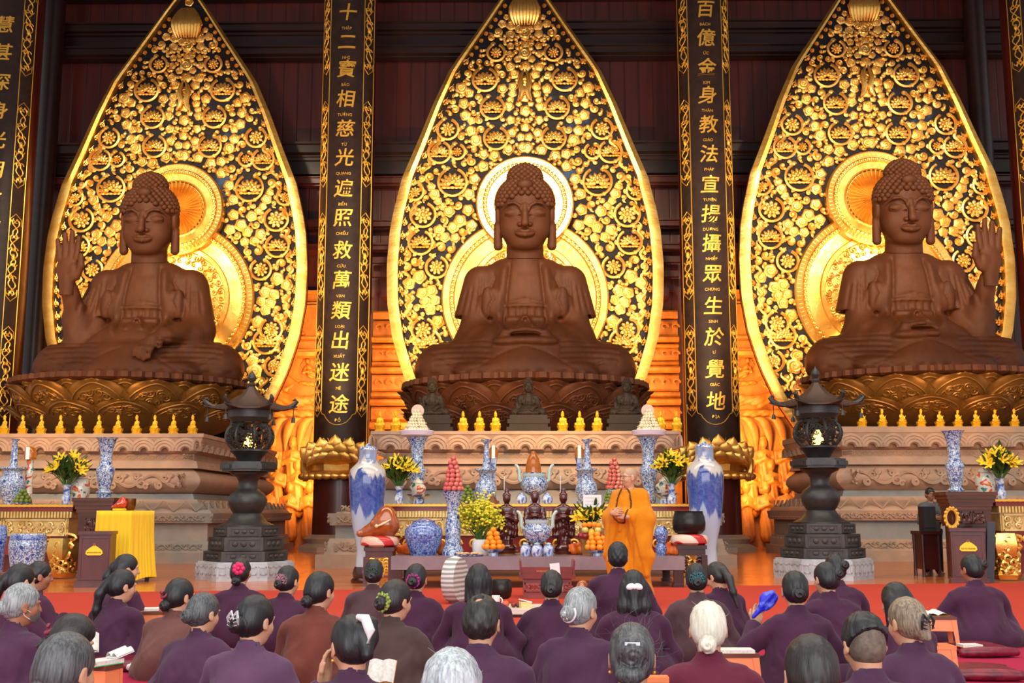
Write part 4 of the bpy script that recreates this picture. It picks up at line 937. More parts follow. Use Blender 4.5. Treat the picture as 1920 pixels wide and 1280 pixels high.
# ======================= stone lanterns =======================
LSTONE = M('lantern_bronze_stone', (58, 56, 54), (40, 38, 38), 3, .42, .2, .3, 25, .01)
LSTONE2 = M('lantern_dark_slate', (70, 66, 64), (50, 46, 46), 3, .6, 0, .3, 25, .01)
LROOF = M('lantern_roof_rust', (74, 50, 36), (52, 36, 28), 3, .6, .1, .2, 25, .01)
GLOW = M('lantern_flame', (255, 220, 120), emis=(255, 206, 96), es=5)
def hexpts(r, ph, n=6): return [(r * math.cos(ph + i * 2 * PI / n), r * math.sin(ph + i * 2 * PI / n)) for i in range(n)]
def lantern(px, Y, ph, dy, label):
    S = SX(Y); X = XX(px, Y, 1000); z = lambda p: ZZ(p + dy, Y)
    t = thing('stone_lantern', label, 'lantern', (X, Y, 0), group='pair of dark lanterns before the altar')
    m = MB(); P = lambda r: [(a * (1 + .0), b) for a, b in hexpts(r, ph)]
    # meander plinth
    R = 88 * S; m.slab(hexpts(R * 1.02, ph, 6), 0, z(1054)); m.slab(hexpts(R * .98, ph, 6), z(1054) - .002, z(1051))
    obj('plinth', m, STONE_L, t, smooth=False)
    m = MB()
    for i in range(6):
        a = ph + i * PI / 3; p, q = Vector((math.cos(a), math.sin(a), 0)) * R * 1.02, Vector((math.cos(a + PI / 3), math.sin(a + PI / 3), 0)) * R * 1.02
        d_ = (q - p).normalized(); n_ = Vector((d_.y, -d_.x, 0)); L = (q - p).length; H = z(1054); Mx = Matrix(((d_.x, n_.x, 0), (d_.y, n_.y, 0), (0, 0, 1)))
        for k in range(5):
            u0 = L * (k + .15) / 5; u1 = L * (k + .85) / 5
            for (ua, za, ub, zb_) in ((u0, .25, u0, .8), (u0, .8, u1, .8), (u1, .8, u1, .4), (u1, .4, u0 + .3 * (u1 - u0), .4), (u0 + .3 * (u1 - u0), .4, u0 + .3 * (u1 - u0), .6)):
                c = p + d_ * (ua + ub) / 2 + Vector((0, 0, H * (za + zb_) / 2)); m.box(c, (abs(ub - ua) + .022, .03, abs(zb_ - za) * H + .022), Mx)
    obj('meander_carving', m, STONE_L, t, smooth=False)
    for r, p0, p1 in ((77, 1050, 1032), (69, 1031, 1006), (61, 1005, 987)):
        m = MB(); m.slab(hexpts(r * S, ph), z(p0), z(p1)); e = (z(p1) - z(p0))
        for i in range(6):
            a = ph + i * PI / 3 + PI / 6; c = r * S * math.cos(PI / 6)
            Mx = Matrix.Rotation(a + PI / 2, 3, 'Z'); cz = (z(p0) + z(p1)) / 2; w_ = r * S * .8
            for sx, sz, dx, dz in ((0, .36, w_, .02), (0, -.36, w_, .02), (.5, 0, .02, .72 * e), (-.5, 0, .02, .72 * e)):
                v = Mx @ Vector((sx * w_, 0, 0)); m.box((c * math.cos(a) + v.x, c * math.sin(a) + v.y, cz + sz * e), (dx if dx > .03 else .02, .03, dz if dz > .03 else .02), Mx)
            for k in range(3):
                v = Mx @ Vector(((k - 1) * w_ * .28, 0, 0)); m.ell((c * math.cos(a) + v.x, c * math.sin(a) + v.y, cz), (w_ * .1, .03, e * .2), 8, 6, Mx)
        obj('pedestal_step', m, LSTONE2, t, smooth=False)
    m = MB(); pr = [(52, 987), (52, 984), (38, 978), (30, 968), (26, 962), (30, 956), (35, 945), (36, 936), (32, 926), (22, 919), (18, 912), (18, 902), (22, 894), (34, 888), (36, 885)]
    m.lathe([(r * S, z(p)) for r, p in pr], 40); obj('baluster', m, LSTONE, t)
    m = MB(); m.slab(hexpts(49 * S, ph), z(884), z(866)); m.slab(hexpts(53 * S, ph), z(880), z(870))
    for i in range(6):
        a = ph + i * PI / 3 + PI / 6; c = 53 * S * math.cos(PI / 6); m.box((c * math.cos(a), c * math.sin(a), z(875)), (36 * S, .03, 7 * S), Matrix.Rotation(a + PI / 2, 3, 'Z'))
    obj('platform', m, LSTONE, t, smooth=False)
    # pierced globe
    m = MB(); zc, rz, rx = z(818), z(785) - z(818), 45 * S
    m.lathe([(20 * S, z(866)), (24 * S, z(858)), (30 * S, z(851)), (36 * S, z(846)), (34 * S, z(842))], 36); m.lathe([(34 * S, z(792)), (38 * S, z(787)), (42 * S, z(783)), (42 * S, z(769)), (46 * S, z(766))], 36)
    for i in range(8):
        a = ph + i * PI / 4; m.tube([(rx * math.cos(q) * math.cos(a), rx * math.cos(q) * math.sin(a), zc + rz * 1.0 * math.sin(q)) for q in np.linspace(-.95, .95, 14)], 2.6 * S, 6)
    gr = random.Random(5)
    for i in range(190):
        q = math.asin(gr.uniform(-.78, .78)); a = gr.uniform(0, 2 * PI); r0 = gr.uniform(3.5, 6.5) * S; s_ = gr.choice((-1, 1)); c = Vector((math.cos(q) * math.cos(a), math.cos(q) * math.sin(a), math.sin(q)))
        e1 = Vector((-math.sin(a), math.cos(a), 0)); e2 = c.cross(e1); P_ = []
        for u in np.linspace(0, 1, 11):
            v = c * 1.0 + (e1 * math.cos(s_ * u * 8) + e2 * math.sin(s_ * u * 8)) * (r0 / rx) * (1 - .75 * u); v.normalize(); P_.append((v.x * rx, v.y * rx, zc + v.z * rz * 1.02))
        m.tube(P_, 1.15 * S, 4)
    obj('pierced_globe', m, LSTONE, t)
    m = MB(); m.lathe([(.04, z(842)), (.12, z(838)), (.09, z(826)), (.03, z(812))], 12); obj('flame', m, GLOW, t)
    # roof
    m = MB(); G = []
    for u in np.linspace(0, 1, 9):
        rr = 5 + 50 * u ** 1.15; zz_ = z(722 + 44 * (1 - (1 - u) ** 1.5)); row = []
        for i in range(6):
            for k in range(6):
                a = ph + (i + k / 6) * PI / 3; f = math.cos(PI / 6) / math.cos(((k / 6) - .5) * PI / 3); cr = abs(k / 6 - .5) * 2 if k else 1
                f *= 1 + .42 * (cr ** 6) * u ** 2 * 1; row.append((rr * S * f * math.cos(a) * 1.12, rr * S * f * math.sin(a) * 1.12, zz_ + 7 * S * cr ** 5 * u ** 3))
        G.append(row)
    G = np.array(G); m.grid(G, close_v=True); B = G[-1].copy(); B[:, 2] -= 3 * S; C_ = B * .72; C_[:, 2] = B[:, 2] * 1; C_[:, 2] = z(769); m.grid(np.array([G[-1], B, C_]), close_v=True)
    obj('roof', m, LROOF, t, angle=.5)
    for i in range(6):
        a = ph + i * PI / 3; ca, sa = math.cos(a), math.sin(a); m = MB()
        m.tube([(r * S * ca, r * S * sa, z(p)) for r, p in ((62, 764), (72, 762), (80, 758), (86, 751), (82, 747), (78, 750))], [x * S for x in (4, 4.5, 5, 4, 3, 1.5)], 7); o = obj('eave_dragon', m, LSTONE, t)
        m = MB(); b_ = z(783); m.lathe([(4.6 * S, b_ - 8 * S), (4.0 * S, b_ - 6 * S), (3.2 * S, b_), (1.2 * S, b_ + 2 * S)], 10, (80 * S * ca, 80 * S * sa, 0)); m.tube([(80 * S * ca, 80 * S * sa, b_), (80 * S * ca, 80 * S * sa, z(757))], .008, 4); obj('bell', m, LSTONE, t)
    m = MB(); m.lathe([(7 * S, z(723)), (8 * S, z(720)), (4 * S, z(716)), (8 * S, z(710)), (8.5 * S, z(706)), (4 * S, z(699)), (0, z(693))], 18); obj('finial', m, LSTONE, t)
    return t
lantern(462, 19.9, -PI / 2 - .35, 0, 'tall dark pierced lantern on a pale meander plinth, before the left terrace')
lantern(1541, 20.2, -PI / 2 + .35 + PI / 3 * 2, -6, 'tall dark pierced lantern on a pale meander plinth, before the right terrace')

# ======================= porcelain and other materials =======================
def porcelain(name, mode):
    t = NT(name); v = t.map(); t.rough(.12); t.b.inputs['Coat Weight'].default_value = .5; t.b.inputs['Coat Roughness'].default_value = .05
    W_, B1, B2 = lin((206, 212, 220)), (36, 60, 140), (70, 100, 176)
    if mode == 'vine':
        n = t.noise(v, 26, 1, .5, .35); lines = t.ramp(t.math('ABSOLUTE', t.math('SUBTRACT', n, .5)), [(.0, (255, 255, 255)), (.05, (255, 255, 255)), (.085, (0, 0, 0))])
        c = t.mix(lines, lin((186, 196, 206)), lin((74, 96, 150))); d = t.voro(v, 6.5); c = t.mix(t.ramp(d, [(.16, (255, 255, 255)), (.2, (0, 0, 0))]), c, lin((30, 52, 130)))
    elif mode == 'blue':
        n = t.noise(v, 38, 3, .6, 1.0); c = t.ramp(n, [(.38, (44, 62, 140)), (.5, (78, 104, 168)), (.62, (160, 176, 204))]); d = t.voro(v, 5); c = t.mix(t.ramp(d, [(.12, (255, 255, 255)), (.2, (0, 0, 0))]), c, lin((30, 40, 120)))
    elif mode == 'scene':                            # mountains over a river on a floor vase
        z = t.sep(v)[2]; n = t.noise(t.map((3, 3, 1.2)), 2.0, 6, .68, .6); n2 = t.noise(t.map((1, 1, 1)), 9, 6, .75, .8)
        top = t.math('ADD', z, t.math('MULTIPLY', t.math('SUBTRACT', t.noise(t.map((4.2, 4.2, .25)), 1.6, 3), .5), .7))
        band = t.math('MULTIPLY', t.ramp(z, [(.0, (0, 0, 0)), (.12, (0, 0, 0)), (.125, (160, 160, 160)), (.45, (60, 60, 60)), (.46, (255, 255, 255)), (.49, (255, 255, 255))]), 1.0)
        zz = t.math('MULTIPLY', z, .4)
        body = t.ramp(t.math('MULTIPLY', top, .4), [(.0, (190, 198, 208)), (.30, (172, 186, 206)), (.335, (168, 184, 206)), (.36, (60, 92, 168)), (.48, (36, 66, 150)), (.60, (24, 46, 126)), (.62, (192, 186, 178)), (.70, (184, 174, 164)), (.72, (104, 124, 166)), (.8, (166, 176, 192))])
        c = t.mix(t.ramp(n2, [(.42, (0, 0, 0)), (.66, (130, 130, 130))]), body, lin((176, 190, 210)))
    elif mode == 'famille':
        n = t.noise(v, 7, 2, .5, .6); c = t.ramp(n, [(.34, (60, 120, 100)), (.40, (214, 206, 190)), (.55, (214, 206, 190)), (.58, (206, 74, 34)), (.66, (214, 140, 60))], 'CONSTANT')
    else:
        n = t.noise(v, 9, 4, .65, .6); c = t.ramp(n, [(.44, (206, 212, 222)), (.52, (110, 136, 196)), (.6, (44, 70, 150))])
    t.col(c); return t.m
PV, PB, PS, PF, PL_ = (porcelain('porcelain_' + m_, m_) for m_ in ('vine', 'blue', 'scene', 'famille', 'light'))
CELADON = M('pale_celadon', (176, 196, 192), rough=.15, coat=.4)
LEAF = M('foliage_green', (62, 96, 30), (40, 70, 22), 9, .6); LEAF2 = M('yellow_green_sprays', (178, 186, 44), (120, 146, 40), 9, .6)
YEL = M('yellow_petals', (244, 208, 30), (228, 176, 18), 8, .55); YEL2 = M('bright_yellow_blossom', (236, 224, 62), (214, 196, 40), 10, .6)
ORG = M('orange_peel', (246, 150, 20), (232, 124, 10), 6, .4, 0, .25, 90, .002); GRNF = M('green_fruit', (110, 124, 40), (80, 96, 30), 5, .4)
PINKF = M('pink_fruit', (196, 66, 74), (214, 130, 110), 7, .45); REDF = M('dark_red_apple', (150, 24, 30), (110, 14, 22), 6, .25, coat=.3)
WHITE = M('white_paper', (226, 224, 222), rough=.7); CREAM = M('cream_cakes', (236, 222, 186), (222, 200, 160), 9, .5); PINKP = M('pink_plate', (226, 206, 222), rough=.3)
DKRED = M('polished_rosewood_figure', (86, 22, 18), (58, 12, 12), 6, .16, 0, .15, 30, .004, coat=.5)
BLACKB = M('black_bronze_bowl', (30, 26, 25), (44, 38, 34), 4, .32, .5)
LACQ = M('red_orange_lacquer', (168, 86, 34), (140, 64, 22), 3, .15, coat=.7)
AMBER = M('amber_glass', (206, 120, 24), rough=.08, trans=.7, emis=(200, 110, 20), es=.12)
YCLOTH = M('yellow_satin', (250, 206, 10), (240, 186, 4), 2, .5, 0, .3, 5, .02, stretch=(6, 6, .5), sheen=.2)
WICK = M('candle_wax', (244, 236, 214), rough=.4, emis=(255, 230, 180), es=.6)
STEMG = M('stem_green', (70, 104, 44), rough=.6); PURPW = M('mauve_painted_wood', (140, 116, 120), (120, 98, 104), 2.5, .38, coat=.2)
DKWOOD = wood('dark_rosewood', (66, 22, 16), (44, 14, 12), .28, 2, (1, 3, 3), .4); BLACK = M('matt_black', (18, 18, 20), rough=.6)

def turned(name, label, cat, px, Y, prof, mat, group=None, seg=36, oct_=None, lobes=None):
    """a vessel thing from its outline: prof lists (half width px, y px), bottom first"""
    S = SX(Y); z0 = ZZ(max(p for _, p in prof), Y); X = XX(px, Y, prof[0][1]); t = thing(name, label, cat, (X, Y, z0), 0, group)
    m = MB(); m.lathe([(r * S, ZZ(p, Y) - z0) for r, p in prof], seg, lobe=lobes); obj('body', m, mat, t, angle=.9); return t
def part(t, name, mat, px, Y, prof, seg=32, dx=0, dy=0, par=None):
    S = SX(Y); m = MB(); m.lathe([(r * S, ZZ(p, Y) - t.location.z) for r, p in prof], seg, (dx, dy, 0)); return obj(name, m, mat, par or t, angle=.9)
def fruit(name, mat, r, label, group, cat='fruit', stem=True):
    t = thing(name, label, cat, (0, 0, 0), 0, group); m = MB(); m.ell((0, 0, 0), (r, r, r * .93), 16, 10); obj('flesh', m, mat, t)
    if stem: m = MB(); m.lathe([(r * .1, r * .9), (r * .16, r * .96), (0, r)], 6); obj('stem', m, STEMG, t)
    return t
def pyramid(proto, c, r, layers, rr=None):
    """heap the fruit in shrinking rings from c upwards; the first copy is the prototype itself"""
    first = [True]; R_ = random.Random(1)
    for L, n in enumerate(layers):
        rad = 0 if n == 1 else r / math.sin(PI / n) * .98 if n > 2 else r
        for i in range(n):
            a = i * 2 * PI / n + L * .5; loc = (c[0] + rad * math.cos(a), c[1] + rad * math.sin(a), c[2] + r + L * r * (rr or 1.45)); o = proto if first[0] else dup(proto)
            o.location = loc; o.rotation_euler = (R_.uniform(-.3, .3), R_.uniform(-.3, .3), a); first[0] = False
            if n > 6:
                pass
def bloom(m, c, r, d, n=6):
    A = Vector(d).to_track_quat('Z', 'Y').to_matrix()
    for i in range(n):
        a = i * 2 * PI / n; B = A @ Matrix.Rotation(a, 3, 'Z') @ Matrix.Rotation(1.0, 3, 'Y'); off = B @ Vector((0, 0, r * .55)); m.ell((c[0] + off.x, c[1] + off.y, c[2] + off.z), (r * .08, r * .2, r * .55), 6, 5, B)
def bouquet(t, px, Y, cx, rw, p0, p1, nst, mats, seed, flower='lily'):
    """stems, leaves and blossoms spreading from the vase mouth at py p0 up to py p1"""
    S = SX(Y); g = random.Random(seed); z0, z1 = ZZ(p0, Y) - t.location.z, ZZ(p1, Y) - t.location.z; H = z1 - z0; st, lf, fl_ = MB(), MB(), MB()
    for i in range(nst):
        a = g.uniform(0, 2 * PI); q = math.sqrt(g.random()); ex, ey = rw * S * q * math.cos(a), rw * S * q * math.sin(a) * .7; ez = z0 + H * (1 - .45 * q * q) * g.uniform(.75, 1)
        P = [(ex * u ** 1.3, ey * u ** 1.3, z0 - .1 + (ez - z0 + .1) * u) for u in np.linspace(0, 1, 6)]; st.tube(P, .007, 4)
        for k in range(9 if flower == 'lily' else 5):
            u = g.uniform(.25, .97); b = (ex * u ** 1.3, ey * u ** 1.3, z0 + (ez - z0) * u); an = g.uniform(0, 6.3); L = g.uniform(.08, .16)
            R_ = Matrix.Rotation(an, 3, 'Z') @ Matrix.Rotation(g.uniform(.4, 1.3), 3, 'Y'); o_ = R_ @ Vector((0, 0, L)); lf.ell((b[0] + o_.x, b[1] + o_.y, b[2] + o_.z), (.006, L * .2, L), 5, 4, R_)
        if flower == 'lily':
            if g.random() < .62 or i < 8: bloom(fl_, (ex, ey, ez), .13, (ex + g.uniform(-.2, .2), ey - .25, .25), 6)
            else: fl_.ell((ex, ey, ez + .04), (.02, .02, .08), 6, 5)
        else:
            for k in range(26):
                b = Vector((ex, ey, ez)) + Vector((g.gauss(0, .07), g.gauss(0, .06), g.gauss(0, .09))); fl_.ell(b, (.022, .022, .018), 5, 4)
    obj('stems', st, STEMG, t); obj('leaves', lf, mats[0], t); obj('blossoms', fl_, mats[1], t)

# ======================= altar behind, low table in front =======================
def carved_panel(m, x0, x1, y, z0, z1, seed):
    g = random.Random(seed); w, h = x1 - x0, z1 - z0
    for (a, b, c, d) in ((x0, z0, w, .03), (x0, z1 - .03, w, .03)): m.box((a + c / 2, y, b + d / 2), (c, .05, d))
    for x in (x0, x1): m.box((x, y, (z0 + z1) / 2), (.03, .05, h))
    n = max(2, int(w / (h * .55)))
    for i in range(n):
        for k in range(2):
            cx, cz = x0 + w * (i + .5) / n + g.uniform(-.02, .02), z0 + h * (.33 + .36 * k); q = np.linspace(0, 1, 12); s_ = g.choice((-1, 1)); r = h * .19
            m.tube(np.stack([cx + r * (1 - .8 * q) * np.cos(s_ * q * 8 + i), np.full(12, y - .012), cz + r * (1 - .8 * q) * np.sin(s_ * q * 8 + i)], 1), .018, 5)
            m.ell((cx + r * 1.1, y, cz - r), (.04, .025, .03), 6, 4)
def altar(px0, px1, Y, ptop, depth, label, legs=True, name='altar'):
    z = lambda p: ZZ(p, Y) ; k = ptop - 945; X0, X1 = XX(px0, Y, 960), XX(px1, Y, 960); xc, hw = (X0 + X1) / 2, (X1 - X0) / 2
    t = thing(name, label, 'altar', (xc, Y, 0))
    b = lambda m, h_, p0, p1, y0=0: m.box((0, depth / 2 + y0 / 2, (z(p0 + k) + z(p1 + k)) / 2), (2 * h_, depth - y0, abs(z(p0 + k) - z(p1 + k))))
    m = MB(); b(m, hw, 957, 949); obj('top_board', m, RED_LAC, t, smooth=False)
    m = MB(); b(m, hw + .03, 949, 945, -.06)
    for i in range(int(hw * 2 / .09)): m.ell((-hw + .045 + .09 * i, -.03, z(947 + k)), (.04, .03, .03), 6, 4)
    obj('gilt_edge', m, GOLDP, t)
    m = MB(); b(m, hw - .06, 970, 957, .05)
    for i in range(int(hw * 2 / .055)): m.box((-hw + .06 + .055 * i, .02, z(963.5 + k)), (.03, .07, abs(z(969 + k) - z(958 + k))))
    obj('fluted_frieze', m, M('pale_gilt', (236, 208, 140), (214, 176, 96), 9, .4, .4), t, smooth=False)
    m = MB(); n = max(1, round(hw * 2 / 1.1)); zb_, zt_ = z(1004 + k), z(972 + k); b(m, hw - .1, 1004, 971, .1)
    for i in range(n): carved_panel(m, -hw + .1 + (2 * hw - .2) * i / n + .03, -hw + .1 + (2 * hw - .2) * (i + 1) / n - .03, .08, zb_, zt_, i + int(px0))
    obj('gilt_carved_panels', m, M('pale_gilt', (236, 208, 140)), t)
    m = MB(); b(m, hw - .12, 1040, 1004, .15); m.box((0, depth / 2 + .3, (z(1040 + k)) / 2 + .04), (2 * hw - .5, depth - .6, z(1040 + k) - .1)); obj('red_body', m, RED_LAC, t, smooth=False)
    m = MB()
    for i in range(int(hw * 2 / .3)):
        cx = -hw + .25 + .3 * i; q = np.linspace(0, 1, 12); m.tube(np.stack([cx + .1 * (1 - .8 * q) * np.cos(q * 8), np.full(12, .12), z(1020 + k) + .1 * (1 - .8 * q) * np.sin(q * 8)], 1), .022, 5)
    obj('gilt_scroll_apron', m, GOLDP, t)
    for sx in ((-1, 1) if legs else ()):
        m = MB(); x = sx * (hw - .2)
        m.lathe([(.2, .02), (.24, .1), (.16, .2), (.13, .32), (.16, .45), (.22, z(1040 + k) * .8), (.26, z(1030 + k)), (.22, z(1008 + k))], 10, (x, .2, 0), lobe=(.12, 5))
        for j in range(5):
            q = np.linspace(0, 1, 10); m.tube(np.stack([x + (.12 + .05 * j) * np.cos(q * 5 + j) * .8, np.full(10, .02 + .02 * j), .15 + .14 * j + .07 * np.sin(q * 5 + j)], 1), .03, 5)
        for j in range(26):
            a_ = -PI + PI * ((j * .618) % 1); zz_ = .1 + (z(1012 + k) - .15) * j / 26; q = np.linspace(0, 1, 8); R_ = .2; m.tube(np.stack([x + R_ * np.cos(a_ + .25 * np.cos(q * 6)), .2 + R_ * np.sin(a_ + .25 * np.cos(q * 6)), zz_ + .05 * np.sin(q * 6)], 1), .028, 5)
        obj('leg', m, GOLDB, t)
    return t
YA = 20.4
altar(706, 1312, YA, 945, 1.7, 'long red and gilt carved altar standing before the middle stone terrace')
YLT, YRT = 19.8, 19.4
altar(-130, 136, YLT, 946, 1.5, 'red and gilt carved altar at the left edge before the left terrace')
altar(1868, 2130, YRT, 936, 1.5, 'red and gilt carved altar at the right edge before the right terrace')
YT = 17.5
def low_table():
    t = thing('offering_table', 'long low mauve table of offerings in front of the gilt altar', 'table', (XX(1008, YT, 1050), YT, 0)); hw = (1282 - 735) / 2 * SX(YT); zt, zb_ = ZZ(1043, YT), ZZ(1068, YT)
    m = MB(); m.box((0, .85, (zt + zb_) / 2), (2 * hw, 1.7, zt - zb_)); obj('top', m, PURPW, t, smooth=False)
    for sx in (-1, 1):
        for y in (.1, 1.55): m = MB(); m.box((sx * (hw - .1), y, zb_ / 2 + .008), (.12, .12, zb_ - .016)); m.box((sx * (hw - .1), y, .04), (.16, .16, .05)); obj('leg', m, DKWOOD, t, smooth=False)
    return zt
ZT = low_table()
ZA = ZZ(945, YA)
# ---- tall floor vases ----
for px, Y, dy, lab in ((686, 18.9, 0, 'tall blue and white floor vase with mountain scene, left of the offering table'), (1326, 18.9, -4, 'tall blue and white floor vase with mountain scene, right of the offering table')):
    o = lambda L: [(r, p + dy) for r, p in L]
    t = turned('floor_vase', lab, 'vase', px, Y, o([(19, 1062), (19, 1050), (18, 1030), (21, 1012), (27, 985), (31, 955), (34, 920), (35, 895), (33, 880), (25, 872), (19, 866), (17, 860), (17, 846), (18, 843)]), PS, 'pair of tall floor vases')
    part(t, 'lid', PV, px, Y, o([(18, 843), (15, 838), (5, 835), (3, 832), (0, 830)])); m = MB()
    zb_ = -t.location.z; m.lathe([(27 * SX(Y), zb_), (28 * SX(Y), zb_ + .04), (23 * SX(Y), zb_ + .08), (25 * SX(Y), zb_ + .16), (21 * SX(Y), .0)], 24); obj('wooden_base', m, DKWOOD, t)
    q = t.location.z; t['z'] = q
# ---- wooden fish and bronze bowl on stands ----
def stand(name, label, px, Y, hw, p0, mat, cush_p, cat='stand'):
    t = thing(name, label, cat, (XX(px, Y, p0), Y, 0)); S = SX(Y); z = ZZ(p0, Y); w = hw * S
    m = MB(); m.box((0, 0, z - .03), (2 * w, 2 * w, .06)); m.box((0, 0, z - .11), (1.8 * w, 1.8 * w, .1)); obj('top', m, mat, t, smooth=False)
    m = MB()
    for x in (-1, 1):
        for k in range(4): q = np.linspace(0, 1, 10); m.tube(np.stack([x * w * .5 + .07 * (1 - .7 * q) * np.cos(q * 7 + k), np.full(10, -w * .88), z - .22 - .05 * k + .05 * np.sin(q * 7 + k)], 1), .015, 5)
    obj('carved_apron', m, GOLDP if 'fish' in label else mat, t)
    for x in (-1, 1):
        for y in (-1, 1): m = MB(); m.box((x * w * .82, y * w * .82, (z - .15) / 2), (.09, .09, z - .15)); obj('leg', m, mat, t, smooth=False)
    return z
YS = 18.1
z_ = stand('fish_drum_stand', 'carved stand under the big wooden fish drum, left of the table', 714, YS, 28, 1025, W_MAROON, 0)
def cushion(label, px, Y, hw, p0, p1, c1, c2):
    t = turned('ring_cushion', label, 'cushion', px, Y, [(hw * .8, p1), (hw, p1 - 4), (hw * 1.02, (p0 + p1) / 2), (hw * .92, p0 + 3), (hw * .6, p0)], None); b = kids(t)[0]
    n = NT('cushion_petals_' + label[:5]); v = n.map(); n.col(n.ramp(n.wave(v, 1.3, .5, 'DIAGONAL', 0), [(.5, c1), (.56, c2)])); n.rough(.25); b.data.materials.append(n.m); return t
cushion('red and white ring cushion under the wooden fish drum', 712, YS, 36, 1004, 1025, (186, 40, 40), (214, 170, 150))
def fish_drum(label, px, Y, p0, w, mat, rz=0):
    S = SX(Y); z0 = ZZ(p0, Y); t = thing('wooden_fish_drum', label, 'drum', (XX(px, Y, p0), Y, z0), rz); k = w * S / 2
    d = SDF((-1.3, -.8, -.05), (1.1, .8, 1.45), .045); d.ell((.25, 0, .55), (.72, .62, .56), .1).ell((.3, 0, .85), (.5, .45, .5), .15).chain([(0, 0, .5), (-.6, 0, .28), (-1.0, 0, .2)], [.5, .26, .16], .15)
    d.ell((-1.05, -.1, .2), (.16, .2, .14), .05).cap((-.1, -.66, .55), (.75, -.62, .95), .035, .035, .02, 'sub').ell((-.35, -.33, .62), (.14, .1, .12), .05).half((0, 0, -1), 0, .02)
    me = d.mesh('fish_body'); me.materials.append(mat); o = link('fish_body', me, None, t); o.scale = (k, k, k * 1.22)
    m = MB()
    for sy in (-1,): m.ell((-.12 * k, -.62 * k, .62 * k), (.09 * k, .05 * k, .09 * k), 10, 8); m.ell((-.12 * k, -.655 * k, .62 * k), (.05 * k, .03 * k, .05 * k), 8, 6); m.tube([(-.05 * k, -.66 * k, .62 * k), (.3 * k, -.68 * k, .78 * k), (.6 * k, -.62 * k, .95 * k)], [.04 * k, .06 * k, .02 * k], 6)
    obj('eye', m, M('ivory_paint', (226, 200, 150), rough=.3), t); return t
fish_drum('large orange lacquered wooden fish drum on a red cushion, left of the table', 713, YS, 1009, 74, LACQ)
stand('bowl_bell_stand', 'dark red stand under the big black bowl bell, right of the table', 1294, YS, 27, 1021, DKWOOD, 0)
cushion('red and white ring cushion under the black bowl bell', 1293, YS, 35, 1000, 1021, (186, 40, 40), (220, 190, 170))
t = turned('bowl_bell', 'large black bowl bell on a red cushion, right of the offering table', 'bell', 1292, YS, [(18, 1001), (25, 999), (30, 992), (31, 980), (29, 968), (26, 960), (27, 958), (25, 958), (24, 962), (0, 990)], BLACKB)

# ---- on the low table ----
YO = YT + .55
G_ = 'vases on the offering table'
turned('lidded_jar', 'round blue jar with a pale neck at the left end of the offering table', 'jar', 794, YO, [(22, 1044), (24, 1040), (31, 1022), (36, 1004), (35, 992), (28, 984), (22, 981), (21, 977), (22, 976), (12, 974), (3, 971), (0, 970)], PB)
t = turned('beaker_vase', 'tall slim blue and white vase on the offering table carrying a pink fruit tower', 'vase', 849, YO, [(20, 1044), (20, 1030), (15, 1020), (14, 1005), (15, 985), (12, 972), (11, 960), (13, 940), (19, 926), (21, 921), (0, 921)], PV)
fp = fruit('pink_fruit', PINKF, 5.2 * SX(YO), 'small pink and white fruit in the tower on the tall slim vase', 'pink fruit tower left of the middle'); pyramid(fp, (t.location.x, t.location.y, ZZ(921, YO)), 5.2 * SX(YO), [9, 8, 7, 6, 5, 4, 3, 1], 1.55)
t = turned('flower_pot', 'white pot of frothy yellow green blossoms on the offering table', 'flower vase', 900, YO + .1, [(11, 1044), (14, 1036), (15, 1020), (14, 1011), (12, 1011), (12, 1016), (0, 1016)], WHITE)
bouquet(t, 900, YO, 0, 36, 1011, 940, 30, (LEAF2, YEL2), 4, 'spray')
def compote(label, px, Y, hw, p0, p1, mat=PL_, group=None): return turned('footed_dish', label, 'dish', px, Y, [(hw * .5, p1), (hw * .42, p1 - 2), (hw * .4, (p0 + p1) / 2), (hw * .8, p0 + 4), (hw, p0), (hw * .95, p0), (0, p0 + 3)], mat, group)
YO2 = YT + .22
c = compote('blue and white footed dish of oranges left of the dark carved figure', 925, YO2, 20, 1029, 1044)
f = fruit('orange', ORG, 6.2 * SX(YO2), 'orange in the heap on the footed dish left of the carved figures', 'oranges heaped on the left dish'); pyramid(f, (c.location.x, c.location.y, ZZ(1031, YO2)), 6.2 * SX(YO2), [8, 6, 4, 3, 1], 1.25)
c2 = compote('blue and white footed dish of oranges beside the standing monk', 1120, YO2, 20, 1030, 1044)
f2 = fruit('orange', ORG, 6.4 * SX(YO2), 'orange in the heap under the fruit basket beside the standing monk', 'oranges heaped on the right dish'); pyramid(f2, (c2.location.x, c2.location.y, ZZ(1032, YO2)), 6.4 * SX(YO2), [9, 7, 5, 2], 1.25)
